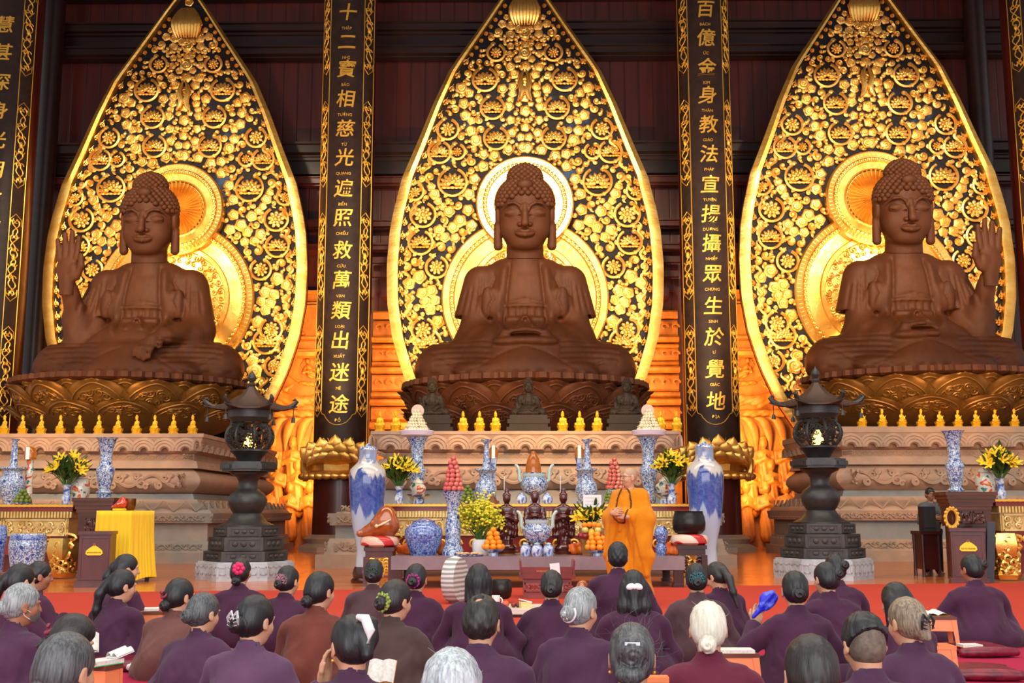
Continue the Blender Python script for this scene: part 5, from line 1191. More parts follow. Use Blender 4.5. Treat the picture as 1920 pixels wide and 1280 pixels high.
def figure(label, px, Y, top, bot, mid, base='lotus'):
    z0 = ZZ(bot, Y); t = thing('carved_figure', label, 'statuette', (XX(px, Y, bot), Y, z0)); k = (ZZ(top, Y) - z0) / 2.5
    d = SDF((-.5, -.45, -.1), (.5, .45, 2.6), .024)
    d.cap((0, 0, .3), (0, 0, 1.45), .27, .24, .1).ell((0, 0, 1.62), (.32, .2, .24), .1).cap((0, 0, 1.75), (0, 0, 1.95), .09, .09, .05).ell((0, -.03, 2.08), (.155, .17, .2), .03).ell((0, -.2, 2.06), (.025, .05, .04), .02)
    d.ell((0, .02, 2.2), (.165, .17, .13), .03)
    if mid: d.ell((0, 0, 2.18), (.17, .16, .18), .02)
    else: d.ell((0, .02, 2.38), (.1, .1, .12), .03)
    for s in (-1, 1): d.chain([(s * .3, 0, 1.62), (s * .36, -.08, 1.25), (s * .06, -.3, 1.38)], [.12, .11, .07], .04).chain([(s * .34, -.1, 1.25), (s * .33, -.08, .7)], [.1, .14], .06)
    d.chain([(-.2, -.12, 1.5), (0, -.27, 1.2), (.2, -.12, 1.5)], [.03, .03, .03], .03)
    d.disp(lambda X, Y_, Z: .016 * np.sin(X * 34 + 2 * np.sin(Z * 5)) * (Z < 1.25) + .012 * np.sin(Z * 22 + 9 * np.abs(X)) * (Z > .5) * (Z < 1.5))
    me = d.mesh('figure'); me.materials.append(DKRED); o = link('figure', me, None, t); o.scale = (k,) * 3
    m = MB(); m.lathe([(.42, 0), (.44, .06), (.36, .12), (.4, .2), (.34, .3), (.28, .34)], 24, lobe=(.05, 10)); o = obj('lotus_base', m, DKRED, t); o.scale = (k,) * 3
    if mid: m = MB(); m.tube([(.16, -.36, .2), (.16, -.36, 2.3)], .018, 6); o = obj('staff', m, DKRED, t); o.scale = (k,) * 3
    m = MB(); m.tube([(-.1 if not mid else .1, .22, 2.2), (-.1 if not mid else .1, .22, 2.95)], .014, 5); 
    if not mid: o = obj('incense_stick', m, WHITE, t); o.scale = (k,) * 3
    return t
YF = YO + .35
for px, top, bot, mid, lab in ((950, 914, 1036, 0, 'glossy dark red carved standing figure left of the blue censer'), (1003, 913, 1032, 1, 'glossy dark red carved figure with a staff behind the blue censer'), (1057, 913, 1037, 0, 'glossy dark red carved standing figure right of the blue censer')):
    figure(lab, px, YF, top, bot, mid)
    if not mid or 1: turned('figure_plinth', lab.replace('glossy dark red carved', 'round orange plinth under the dark').replace(' standing', ''), 'plinth', px, YF, [(16, 1044), (16, bot + 2), (15, bot)], M('orange_plinth', (222, 128, 20), rough=.4))
def censer(label, px, Y, bw, p0, p1, ph, legs):
    """bellied censer with two tall ears"""
    h = p1 - p0; t = turned('censer', label, 'incense burner', px, Y, [(bw * .3, p1), (bw * .75, p1 - h * .16), (bw, p1 - h * .45), (bw * .98, p1 - h * .62), (bw * .8, p1 - h * .78), (bw * .78, p1 - h * .9), (bw * .86, p0), (bw * .72, p0), (bw * .7, p0 + 6), (0, p0 + 8)], PV); S = SX(Y); z = lambda p: ZZ(p, Y) - t.location.z
    for s in (-1, 1):
        m = MB(); m.tube([(s * x * S, 0, z(p)) for x, p in ((bw * .86, p0 + h * .4), (bw * 1.08, p0 + h * .28), (bw * 1.1, p0 - .1 * h), (bw * 1.14, ph + 8), (bw * 1.3, ph + 1), (bw * 1.42, ph))], [x * S for x in (3, 3.6, 3.2, 3, 3, 2)], 8); obj('ear', m, CELADON, t)
    m = MB(); m.lathe([(bw * .8 * S, z(p0 + h * .18)), (bw * .84 * S, z(p0 + h * .12)), (bw * .84 * S, z(p0 + 2))], 32); obj('neck_band', m, CELADON, t)
    return t
censer('large blue and white eared censer at the front of the offering table', 1007, YO2, 27, 973, 1020, 958, 0)
for px, py_, lab in ((986, YO2 - .06, 'left of the three small blue jars under the front censer'), (1007, YO2 - .14, 'middle one of the three small blue jars under the front censer'), (1028, YO2 - .06, 'right of the three small blue jars under the front censer')):
    t = turned('ginger_jar', lab, 'jar', px, py_, [(7, 1045), (10, 1038), (11, 1029), (9, 1023), (5, 1021), (5, 1019)], PL_, 'small blue jars under the front censer'); part(t, 'lid', CELADON, px, py_, [(6, 1020), (5, 1018), (0, 1016)])
# fruit basket with a card on a stick beside the monk
YB = YO
t = thing('flower_spray', 'spray of yellow chrysanthemums above the fruit basket beside the monk', 'flowers', (XX(1108, YB, 990), YB, ZZ(985, YB)))
bouquet(t, 1108, YB, 0, 27, 985, 955, 22, (LEAF, YEL), 9, 'lily')
t = thing('message_card', 'white card on a stick above the yellow flowers beside the monk', 'card', (XX(1111, YB - .1, 990), YB - .1, ZZ(1000, YB))); S = SX(YB)
m = MB(); m.box((0, 0, ZZ(939, YB) - t.location.z), (34 * S, .006, 23 * S)); obj('card', m, WHITE, t, smooth=False)
m = MB()
for k in range(3): m.box((0, -.004, ZZ(933 + 6 * k, YB) - t.location.z), (26 * S, .003, 1.2 * S))
obj('writing', m, M('pink_grey_ink', (208, 196, 194), rough=.7), t, smooth=False)
m = MB(); m.tube([(0, .01, 0), (0, .01, ZZ(952, YB) - t.location.z)], .008, 5); obj('stick', m, WHITE, t)
t = turned('fruit_basket', 'wrapped basket holding fruit under yellow flowers beside the monk', 'basket', 1110, YB + .05, [(17, 1044), (20, 1030), (23, 1005), (24, 990), (22, 990), (21, 1008), (0, 1012)], M('cellophane_straw', (190, 140, 84), (160, 108, 60), 12, .3))
for nm, mt, lab, spots in (('red_apple', REDF, 'dark red apple among the fruit in the wrapped basket', ((1089, 1004, 6), (1097, 1005, 6.5), (1128, 1004, 6))), ('green_apple', M('pale_green_apple', (206, 196, 110), rough=.35), 'pale apple near the top of the wrapped fruit basket', ((1097, 993, 6.5), (1121, 993, 6.5))),
                      ('mango', M('yellow_mango', (240, 190, 60), (230, 160, 40), 5, .4), 'yellow mango upright in the middle of the wrapped basket', ((1109, 1000, 8),)), ('orange', ORG, 'orange on top of the wrapped fruit basket below the flowers', ((1096, 984, 5.5), (1105, 983, 5.5), (1114, 983, 5.5), (1122, 985, 5.5)))):
    f = fruit(nm, mt, 1, lab, lab if len(spots) > 1 else None)
    for i, (x, p, r) in enumerate(spots): o = f if i == 0 else dup(f); P = PT(x, p, YB - .28); o.location = P; o.scale = (r * SX(YB),) * 3 if nm != 'mango' else (r * .8 * SX(YB), r * .8 * SX(YB), r * 1.3 * SX(YB))
for px, p0, p1, w_, lab in ((1240, 986, 1017, 13, 'upper round blue jar behind the monk at the right end of the table'), (1240, 1016, 1044, 11, 'lower blue jar behind the monk at the right end of the table')):
    turned('blue_jar', lab, 'jar', px, YO, [(w_ * .6, p1), (w_, p1 - (p1 - p0) * .5), (w_ * .9, p0 + 6), (w_ * .5, p0 + 1), (w_ * .5, p0)], PB)
for px, w_, lab in ((868, 12, 'flat round dish of cakes beside the tall slim vase'), (893, 14, 'flat dish of cakes in front of the white flower pot')):
    t = turned('flat_dish', lab, 'dish', px, YO2 - .08, [(w_ * .6, 1044), (w_, 1041), (w_, 1040), (0, 1041)], PL_); m = MB(); S = SX(YO2); g = random.Random(px)
    for k in range(14): m.ell((g.uniform(-.75, .75) * w_ * S, g.uniform(-.6, .6) * w_ * S, .04 + .02 * g.random()), (.035, .035, .02), 7, 5)
    obj('cakes', m, M('pale_cakes', (214, 176, 128), (190, 150, 100), 9, .6), t)
g = random.Random(8)
for i, px in enumerate((838, 765, 1076, 1090, 1262)):
    t = thing('folded_silk', ['red and orange folded silk behind the tall slim vase', 'red and orange folded silk behind the round blue jar', 'orange folded silk behind the right carved figure', 'red folded silk beside the wrapped basket', 'red and orange folded silk under the bowl bell'][i], 'cloth', (XX(px, YO + .3, 1044), YO + .3 if px < 1200 else YO + .1, ZT))
    d = SDF((-.3, -.2, -.02), (.3, .2, .3), .02)
    for k in range(5): d.ell((g.uniform(-.16, .16), g.uniform(-.08, .08), .08), (g.uniform(.06, .12), .06, g.uniform(.05, .16)), .04, (0, g.uniform(-.6, .6), 0))
    d.half((0, 0, -1), 0, .01); me = d.mesh('silk'); me.materials.append(M('orange_red_silk', (214, 70, 20), (236, 130, 30), 9, .4)); link('folds', me, None, t)

# ---- on the gilt altar ----
YG = YA + .5
censer('blue and white eared censer at the middle of the gilt altar', 1002, YG, 26, 886, 930, 871, 0)
t = turned('amber_cover', 'amber glass cover rising from the middle censer of the gilt altar', 'glass cover', 1000, YG, [(15, 890), (15, 882), (13.5, 870), (11, 860), (7, 853), (5, 850), (5, 847), (0, 845)], AMBER)
for i, px in enumerate((978, 1003, 1026)): t = turned('ginger_jar', ['left', 'middle', 'right'][i] + ' one of the small blue jars under the rear censer', 'jar', px, YG - .1, [(7, 946), (10, 940), (10, 932), (5, 926), (5, 924)], PL_, 'small blue jars under the rear censer')
for px, s_, lab in ((911, 1, 'globular blue and white vase on the gilt altar left of the middle censer'), (1100, -1, 'globular blue and white vase on the gilt altar right of the middle censer')):
    t = turned('globe_vase', lab, 'vase', px, YG, [(13, 946), (14, 942), (19, 930), (21, 918), (19, 906), (13, 900), (12, 892), (14, 886), (21, 881), (21, 878), (18, 878), (0, 884)], PV)
    k = turned('candlestick', lab.replace('globular', 'slim tapering').replace('vase on the gilt altar', 'candlestick standing in the vase'), 'candlestick', px + 1, YG, [(9, 886), (8, 876), (6, 862), (5, 845), (4, 832), (10, 826), (11, 824), (0, 825)], PV)
    lx = px + 14 * s_ if s_ > 0 else px - 13
    t = turned('oil_lamp', 'amber domed lamp on a small cup stand beside the candlestick, %s of the middle censer' % ('left' if s_ > 0 else 'right'), 'lamp', lx, YG + .25, [(8, 946), (8, 940), (4, 930), (4, 885), (5, 872), (8, 859), (9, 857), (0, 857)], PL_)
    part(t, 'glass_dome', AMBER, lx, YG, [(8.5, 858), (9, 848), (7, 838), (0, 833)]); part(t, 'candle', WICK, lx, YG, [(3.2, 858), (3.2, 834)], 12, dy=-.09)
for px, lab, s_ in ((781, 'flared blue and white vase under the left cream cake tower on the gilt altar', 1), (1217, 'flared blue and white vase under the cream cake tower behind the monk', -1)):
    Yv = YG + .7; t = turned('beaker_vase', lab, 'vase', px, Yv, [(10, 947), (13, 940), (12, 925), (10, 915), (13, 900), (16, 888), (17, 880), (14, 876), (11, 868), (11, 850), (14, 832), (19, 822), (21, 819), (0, 819)], PV)
    Z0 = ZZ(819, Yv); S = SX(Yv); pl = turned('round_plate', 'wide pink plate under the cream cake tower, %s' % ('left on the gilt altar' if s_ > 0 else 'behind the monk'), 'plate', px, Yv, [(20, 819), (30, 816), (33, 808), (32, 807), (0, 809)], PINKP)
    t = thing('cake_tower', 'tower of cream lotus cakes with a round halo disc, %s side of the gilt altar' % ('left' if s_ > 0 else 'right'), 'offering', (pl.location.x, Yv, ZZ(808, Yv)))
    m = MB(); H = 40 * S
    for L in range(7):
        r = (20 - 2.7 * L) * S; n = max(1, int(2 * PI * r / (5.4 * S)))
        for i in range(n): a = i * 2 * PI / n + L * .4; m.ell((r * math.cos(a), r * math.sin(a), (3 + L * 5.8) * S), (3 * S, 3 * S, 3.6 * S), 8, 6)
    m.lathe([(19 * S, 0), (1.5 * S, 40 * S)], 16); obj('cakes', m, CREAM, t)
    m = MB(); m.lathe([(0, -.01), (12 * S, -.01), (12.5 * S, 0), (12 * S, .01), (0, .01)], 28); o = obj('halo_disc', m, M('clear_rose_disc', (226, 186, 160), rough=.2, trans=.3), t, loc=(0, .16, 40 * S), rot=(PI / 2, 0, 0))
    m = MB(); g = random.Random(2)
    for i in range(60): a = g.uniform(0, 6.3); q = g.uniform(.75, 1.1); zq = g.uniform(2, 26); r_ = (24 - .5 * zq) * q; m.ell((r_ * S * math.cos(a), r_ * S * math.sin(a), zq * S), (2.0 * S, 2 * S, 1.6 * S), 6, 4)
    obj('garnish', m, M('small_blossoms', (222, 176, 150), (110, 120, 60), 30, .6), t)
for px, rw, p0, p1, Yv, sd, lab in ((748, 31, 911, 858, YG - .1, 1, 'vase of yellow lilies at the left end of the gilt altar'), (1260, 33, 906, 850, YG - .1, 2, 'vase of yellow lilies on the gilt altar behind the black bowl bell'), (124, 34, 908, 852, YLT + .35, 3, 'vase of yellow lilies on the left altar beside the wooden chest'), (1878, 33, 897, 846, YRT + .35, 4, 'vase of yellow lilies on the right altar near the photo edge')):
    b_ = 946 if px < 1300 else 937
    t = turned('flower_vase', lab, 'flower vase', px, Yv, [(7, b_), (8.5, b_ - 8), (9, b_ - 14), (6, b_ - 20), (6.5, p0 + 6), (10, p0), (8, p0), (0, p0 + 6)], PL_); bouquet(t, px, Yv, 0, rw, p0, p1, 26, (LEAF, YEL), sd, 'lily')
for px, p0, p1, Yv, w_, lab in ((773, 898, 926, YG + .35, 16, 'red and green painted covered jar behind the lilies, left part of the altar'), (1236, 895, 924, YG + .35, 17, 'red and green painted covered jar behind the monk on the altar'), (150, 888, 944, YLT + .6, 17, 'red and green painted covered jar on the left altar behind the lilies'), (1849, 877, 935, YRT + .6, 18, 'red and green painted covered jar on the right altar beside the lilies')):
    if px in (773, 1236):
        compote('blue and green footed stand under the painted jar, %s of the altar' % ('left part' if px < 1000 else 'right part'), px + 12, Yv, 26, p1, 946, PL_)
    t = turned('painted_jar', lab, 'jar', px if px not in (773, 1236) else px + 10, Yv, [(w_ * .7, p1), (w_, (p0 + p1) / 2 + 4), (w_ * .95, p0 + 14), (w_ * .6, p0 + 8)], PF); part(t, 'lid', PF, px, Yv, [(w_ * .65, p0 + 8), (w_ * .6, p0 + 4), (w_ * .2, p0), (0, p0 - 3)])
for px, Yv, w_, p1, lab, cnt in ((877, YG - .15, 14, 941, 'shallow dish of green fruit on the gilt altar', [8, 7, 5, 3, 1]), (42, YLT + .3, 17, 943, 'shallow dish of green fruit on the left altar', [9, 7, 4, 2]), (1148, YG - .15, 14, 941, 'shallow dish of green fruit on the altar near the monk', [8, 7, 5, 3, 1])):
    d_ = turned('shallow_dish', lab, 'dish', px, Yv, [(w_ * .6, p1 + 4), (w_, p1), (w_, p1 - 1), (0, p1 + 1)], PL_); f = fruit('green_fruit', GRNF, 4.4 * SX(Yv), 'green fruit heaped in the ' + lab[:lab.index(' of')] + lab[lab.index(' on'):], 'green fruit ' + lab[-14:]); pyramid(f, (d_.location.x, d_.location.y, ZZ(p1, Yv)), 4.4 * SX(Yv), cnt, 1.35)
t = turned('tall_stand', 'blue and white stand behind the monk carrying a red fruit tower', 'stand', 1153, YG - .1, [(15, 946), (14, 935), (13, 930), (17, 921), (18, 918), (0, 918)], PV)
f = fruit('dragon_fruit', M('red_dragon_fruit', (196, 44, 50), (214, 150, 120), 9, .4), 4.6 * SX(YG), 'small red fruit in the tower behind the monk', 'red fruit tower behind the monk'); pyramid(f, (t.location.x, t.location.y, ZZ(918, YG)), 4.6 * SX(YG), [9, 8, 7, 6, 5, 4, 3, 1], 1.6)
t = thing('dried_fruit_heap', 'heap of brown sweets in front of the left globular vase', 'sweets', (XX(924, YG - .3, 944), YG - .3, ZA)); m = MB(); g = random.Random(3)
for i in range(40): q = g.random(); m.ell((g.uniform(-1, 1) * .13 * (1 - q), g.uniform(-1, 1) * .1 * (1 - q), .02 + .13 * q), (.022, .022, .018), 6, 5)
m.lathe([(.14, 0), (.02, .14)], 12); obj('sweets', m, M('brown_sweets', (112, 56, 34), rough=.4), t)

# ---- small gilt figurines and three dark statuettes on the terraces ----
def recolour(root, mat):
    for c in kids(root):
        for s_ in c.material_slots: s_.link = 'OBJECT'; s_.material = mat
def mini(src, loc, sc, mat, label, cat, group, rz=0):
    r = thing(src[1], label, cat, loc, rz, group)
    for c in kids(src[0]): o = c.copy(); COL.objects.link(o); o.parent = r; o.location = c.location * sc + Vector((0, 0, src[2])); o.scale = Vector(c.scale) * sc
    recolour(r, mat); return r
FG = M('bright_gilt_figurine', (252, 196, 50), (240, 166, 24), 30, .28, .45)
def figurine(px, Y, z, label, group, rz, first=[None]):
    if first[0] is None:
        r = mini((SR, 'gilt_figurine', .13), (0, 0, 0), .043, FG, label, 'figurine', group)
        for c in kids(r):
            if 'hand' in c.name: bpy.data.objects.remove(c)
        m = MB(); m.lathe([(.12, 0), (.13, .02), (.1, .05), (.12, .09), (.13, .12), (.1, .135)], 16, lobe=(.06, 8)); obj('lotus_base', m, FG, r); first[0] = r
    else: r = dup(first[0])
    P = PT(px, 807, Y); r.scale = (.92, .92, 1.16); r.location = (P.x, Y, z); r.rotation_euler = (0, 0, rz); r['label'] = label; r['group'] = group; return r
ordn = ['first', 'second', 'third', 'fourth', 'fifth', 'sixth', 'seventh', 'eighth', 'ninth', 'tenth', 'eleventh', 'twelfth']
for i, px in enumerate((8, 42, 77, 113, 149, 185, 221, 256, 290, 325, 361)): figurine(px, YGL + .85, TOPL, 'small gilt figurine on the left terrace, %s from the photo edge' % ordn[i], 'gilt figurines along the left terrace', -.5)
for i, px in enumerate((1617, 1655, 1692, 1728, 1763, 1797, 1831, 1867, 1903)): figurine(px, YGR + .85, TOPR, 'small gilt figurine on the right terrace, %s from its inner corner' % ordn[i], 'gilt figurines along the right terrace', .5)
for i, px in enumerate((712, 742, 868, 899, 929, 1055, 1087, 1120, 1239, 1269)): figurine(px, Yf + 1.35, TOPC, 'small gilt figurine on the middle terrace, %s from its left end' % ordn[i], 'gilt figurines along the middle terrace', 0)
for px, lab in ((810, 'small dark bronze seated statuette before the middle throne, at its left'), (991, 'small dark bronze seated statuette at the centre before the middle throne'), (1176, 'small dark bronze seated statuette before the middle throne, at its right')):
    Yv = Yf + 1.7; P = PT(px, 807, Yv); r = mini((SL if 1 else ST, 'bronze_statuette', .40), (P.x, Yv, TOPC), .135, BRONZE3, lab, 'statuette', 'dark statuettes before the middle throne')
    for c in kids(r):
        if 'hand' in c.name: bpy.data.objects.remove(c)
    m = MB(); m.box((0, -.02, .06), (.98, .62, .12)); m.box((0, -.02, .16), (.86, .54, .09)); m.box((0, -.02, .25), (.94, .58, .1)); m.box((0, -.02, .345), (.84, .52, .1)); obj('pedestal', m, BRONZE3, r, smooth=False)

# ---- left and right side altars ----
for px, p0, p1, Yv, dy, lab in ((195, 820, 926, YLT + .25, 0, 'tall flared vase standing on the left wooden chest'), (1793, 808, 922, YRT + .25, 0, 'tall flared vase standing on the right wooden chest')):
    h = p1 - p0; turned('beaker_vase', lab, 'vase', px, Yv, [(13, p1 + (8 if px < 900 else 1)), (13, p1), (16, p1 - 3), (10, p1 - h * .08), (13, p1 - h * .2), (17, p1 - h * .4), (17, p1 - h * .46), (12, p1 - h * .5), (11, p1 - h * .62), (12, p1 - h * .8), (17, p1 - h * .96), (21, p0), (19, p0), (0, p0 + 8)], PV)
t = turned('globe_vase', 'globular blue and white vase at the left edge of the left altar', 'vase', 20, YLT + .5, [(13, 946), (16, 935), (24, 912), (23, 896), (17, 888), (17, 882), (24, 878), (24, 875), (0, 878)], PV)
turned('candlestick', 'slim candlestick standing in the globular vase of the left altar', 'candlestick', 25, YLT + .5, [(8, 880), (7, 868), (6, 845), (5, 826), (9, 822), (0, 822)], PV)
t = turned('oil_lamp', 'amber domed lamp on a pink stand, left altar', 'lamp', 51, YLT + .75, [(9, 946), (8, 935), (7, 890), (9, 880), (6, 874), (7, 860), (11, 857), (0, 857)], PF); part(t, 'glass_dome', AMBER, 51, YLT, [(11, 857), (12, 845), (9, 835), (0, 831)]); part(t, 'candle', WICK, 51, YLT, [(3.5, 857), (3.5, 834)], 12, dy=-.12)
turned('glass_lamp', 'small orange glass lamp beside the tall vase of the left chest', 'lamp', 201, YLT + .4, [(5, 934), (5, 928), (4.5, 924), (5, 922), (5, 906), (3.5, 905), (0, 905)], M('orange_glass', (236, 130, 60), rough=.15, trans=.3))
def chest(px0, px1, Y, p0, p1, p2, label):
    z = lambda p: ZZ(p, Y); x0, x1 = XX(px0, Y, 950), XX(px1, Y, 950); hw = (x1 - x0) / 2; t = thing('altar_chest', label, 'chest', ((x0 + x1) / 2, Y, 0))
    m = MB(); n = 5
    for k in range(n): a, b = p0 + (p1 - p0) * k / n, p0 + (p1 - p0) * (k + 1) / n; m.box((0, .3, (z(a) + z(b)) / 2), (2 * hw - .05 * k, .62 - .03 * k, z(a) - z(b) + .002))
    obj('stepped_top', m, W_BROWN, t, smooth=False)
    m = MB(); m.box((0, .3, (z(p1) + z(p2)) / 2), (2 * hw - .22, .48, z(p1) - z(p2))); carved_panel(m, -hw + .25, -.02, .05, z(p2) + .05, z(p1) - .03, 4); carved_panel(m, .02, hw - .25, .05, z(p2) + .05, z(p1) - .03, 5); obj('carved_body', m, wood('deep_brown_wood', (84, 36, 22), (60, 24, 16), .3, 2, (1, 3, 3), .3), t)
    m = MB(); m.box((0, .3, z(p2) / 2 + .01), (2 * hw - .3, .42, z(p2) - .02)); obj('lower_body', m, DKWOOD, t, smooth=False)
    if px0 > 1000:
        m = MB(); q = np.linspace(0, 2 * PI, 30); m.tube(np.stack([-hw + .08 + .1 * np.cos(q), np.full(30, .0), (z(p1) + z(p2)) / 2 + .15 * np.sin(q)], 1), .03, 6)
        for a_ in q[::2]: m.ell((-hw + .08 + .12 * math.cos(a_), -.02, (z(p1) + z(p2)) / 2 + .17 * math.sin(a_)), (.025, .02, .03), 6, 5)
        obj('gilt_wreath', m, GOLDP, t)
    return z(p0)
ZCL = chest(134, 214, YLT - .1, 933, 968, 1000, 'brown wooden chest with stepped top at the right end of the left altar')
ZCR = chest(1774, 1872, YRT - .1, 922, 955, 986, 'brown wooden chest with stepped top at the left end of the right altar')
# table under yellow cloth
YY = 19.0
def cloth_table():
    t = thing('cloth_table', 'small table hidden under a bright yellow pleated cloth, beside the left lectern', 'table', (XX(231, YY, 1060), YY, 0), -.25); S = SX(YY); z1 = ZZ(957, YY); a, b = 40 * S, .34
    m = MB(); n = 160; G = []
    for u in np.linspace(0, 1, 14):
        row = []
        for i in range(n):
            q = i / n * 4; sd, f = int(q), q - int(q); cx, cy = [(-1, -1), (1, -1), (1, 1), (-1, 1)][sd]; nx, ny = [(1, -1), (1, 1), (-1, 1), (-1, -1)][sd]
            x, y = (cx + (nx - cx) * f) * a * .92, (cy + (ny - cy) * f) * b; r = math.hypot(x / a, y / b); k = 1 + (.03 + .16 * u) * u + .03 * u * math.sin(i * 1.15 + 2 * math.sin(i * .2)) * (1 if u > .05 else 0)
            row.append((x * k, y * k, z1 - u * (z1 - .03 - .05 * abs(math.sin(i * .07)))))
        G.append(row)
    G = np.array(G); m.grid(G, close_v=True); m.f.append(tuple(range(n))); obj('yellow_cloth', m, YCLOTH, t, angle=None)
    m = MB()
    for x in (-1, 1):
        for y in (-1, 1): m.box((x * a * .8, y * b * .8, z1 / 2 - .02), (.05, .05, z1 - .04))
    obj('legs', m, DKWOOD, t, smooth=False); return z1
ZY = cloth_table()
turned('drum_cushion', 'yellow cushion under the small red wooden fish drum', 'cushion', 224, YY, [(11, 957), (13, 955), (12, 953), (0, 953)], YCLOTH)
fish_drum('small red wooden fish drum on the yellow cloth table', 225, YY, 953, 27, M('red_fish_lacquer', (196, 60, 24), (170, 36, 18), 3, .15, coat=.6))
turned('brass_bowl', 'brown brass bowl on the yellow cloth table beside the red fish drum', 'bowl', 244, YY + .1, [(6, 957), (8, 955), (10, 945), (10, 934), (9, 934), (8, 946), (0, 952)], M('brown_brass', (130, 80, 36), (100, 58, 26), 4, .25, .7))
def strokes(m, x0, x1, y, z, h):
    """a line of lettering too small to read in the photo, as worn strokes"""
    g = random.Random(int(x0 * 999) + int(h * 9999)); x = x0
    while x < x1: k = g.uniform(.5, 1); m.box((x, y, z + g.uniform(-.2, .2) * h * (1 - k)), (h * .13, .003, h * k)); x += h * g.uniform(.24, .5)
    m.box(((x0 + x1) / 2, y, z + h * .1), (x1 - x0, .002, h * .1))
def lectern(px0, px1, pside, p0, p1, Y, label, rz, leaf):
    S = SX(Y); hw = (px1 - px0) / 2 * S; z1 = ZZ(p0, Y); t = thing('lectern', label, 'lectern', (XX((px0 + px1) / 2, Y, p1), Y, 0), rz); dp = .5
    m = MB(); m.box((0, dp / 2, z1 / 2 + .03), (2 * hw * .94, dp, z1 - .1)); obj('body', m, W_MAROON, t, smooth=False)
    m = MB(); m.box((0, dp / 2, z1 - .025), (2 * hw, dp + .06, .05)); obj('top', m, W_MAROON, t, smooth=False)
    m = MB(); m.box((0, dp / 2, .05), (2 * hw * 1.06, dp + .08, .1)); obj('base', m, W_MAROON, t, smooth=False)
    m = MB()
    for x in (-1, 1): m.box((x * hw * .8, -.006, z1 * .52), (.025, .02, z1 * .74))
    for z in (.15, .89): m.box((0, -.006, z1 * z), (hw * 1.6, .02, .025))
    obj('front_moulding', m, W_MAROON, t, smooth=False)
    pts = [(-.5, 0), (-.46, .22), (-.28, .42), (-.1, .56), (0, .72), (.1, .56), (.28, .42), (.46, .22), (.5, 0), (.38, -.12), (-.38, -.12)]; w_ = 31 * S
    m = MB(); m.prism([(x * w_, z * w_ * .8 + z1 - .34) for x, z in pts], -.022, -.004); pq = obj('plaque', m, M('yellow_plaque', (248, 208, 20), rough=.4), t, smooth=False)
    mb = MB(); strokes(mb, -.4 * w_, -.23 * w_, -.024, z1 - .325, .03); strokes(mb, -.2 * w_, -.04 * w_, -.024, z1 - .325, .03); strokes(mb, 0, .19 * w_, -.024, z1 - .325, .03); strokes(mb, .22 * w_, .4 * w_, -.024, z1 - .325, .03); strokes(mb, -.4 * w_, .4 * w_, -.024, z1 - .372, .016)
    obj('lettering', mb, M('brown_ink', (150, 70, 20), rough=.6), pq, smooth=False, fix=False); m = MB(); m.lathe([(0, 0), (.022, 0), (.022, .004), (0, .004)], 16); obj('emblem', m, M('brown_ink', (150, 70, 20)), pq, loc=(0, -.023, z1 - .20), rot=(PI / 2, 0, 0))
    return t
lectern(144, 204, 222, 996, 1086, 17.6, 'maroon wooden lectern with a yellow plaque beside the yellow cloth table', .18, 1)
lectern(1787, 1850, 1770, 990, 1076, 18.6, 'maroon wooden lectern with a yellow plaque before the right altar', -.3, 1)
def garden_stool():
    t = turned('garden_stool', 'blue and white barrel shaped porcelain stool at the left altar', 'stool', 49, 17.9, [(26, 1072), (29, 1060), (33, 1035), (34, 1020), (32, 1008), (30, 1000), (0, 999)], PV); part(t, 'rim_band', PB, 49, 17.9, [(32.6, 1013), (33, 1011), (31.5, 1003), (31, 1003)]); return t
garden_stool()
turned('blue_jar', 'blue jar half cut by the left edge of the photo', 'jar', -6, 18.3, [(10, 1072), (12, 1030), (15, 1005), (12, 985), (0, 984)], PB)
t = thing('board_panel', 'dark grey board leaning between the right lectern and the gilt altar leg', 'panel', (XX(1859, 18.9, 1070), 18.9, 0)); m = MB(); m.box((0, 0, .5), (.13, .05, 1.0), Matrix.Rotation(.08, 3, 'Y')); obj('board', m, M('slate_board', (62, 64, 70), rough=.5), t, smooth=False)
t = thing('side_cabinet', 'dark red carved cabinet carrying the black loudspeaker, before the right terrace', 'cabinet', (XX(1748, 20.6, 1060), 20.6, 0)); z1 = ZZ(996, 20.2); S = SX(20.2)
m = MB(); m.box((0, .25, z1 - .03), (38 * S, .55, .06)); obj('top', m, DKWOOD, t, smooth=False); m = MB(); m.box((0, .25, z1 / 2 + .05), (30 * S, .45, z1 - .16)); obj('body', m, DKWOOD, t, smooth=False)
for x in (-1, 1):
    for y in (.03, .47): m = MB(); m.tube([(x * 15 * S, y, z) for z in (0, z1 * .4, z1 - .05)], [.035, .025, .035], 7); obj('leg', m, DKWOOD, t)
t = thing('loudspeaker', 'black loudspeaker standing on the dark red cabinet by the right chest', 'loudspeaker', (XX(1749, 20.6, 996), 20.85, z1)); m = MB(); m.box((0, 0, .22), (24 * S, .25, .44)); obj('cabinet_box', m, BLACK, t, smooth=False); m = MB(); m.box((0, -.128, .24), (21 * S, .012, .36)); obj('grille', m, M('dark_grille', (26, 26, 30), rough=.8), t, smooth=False)

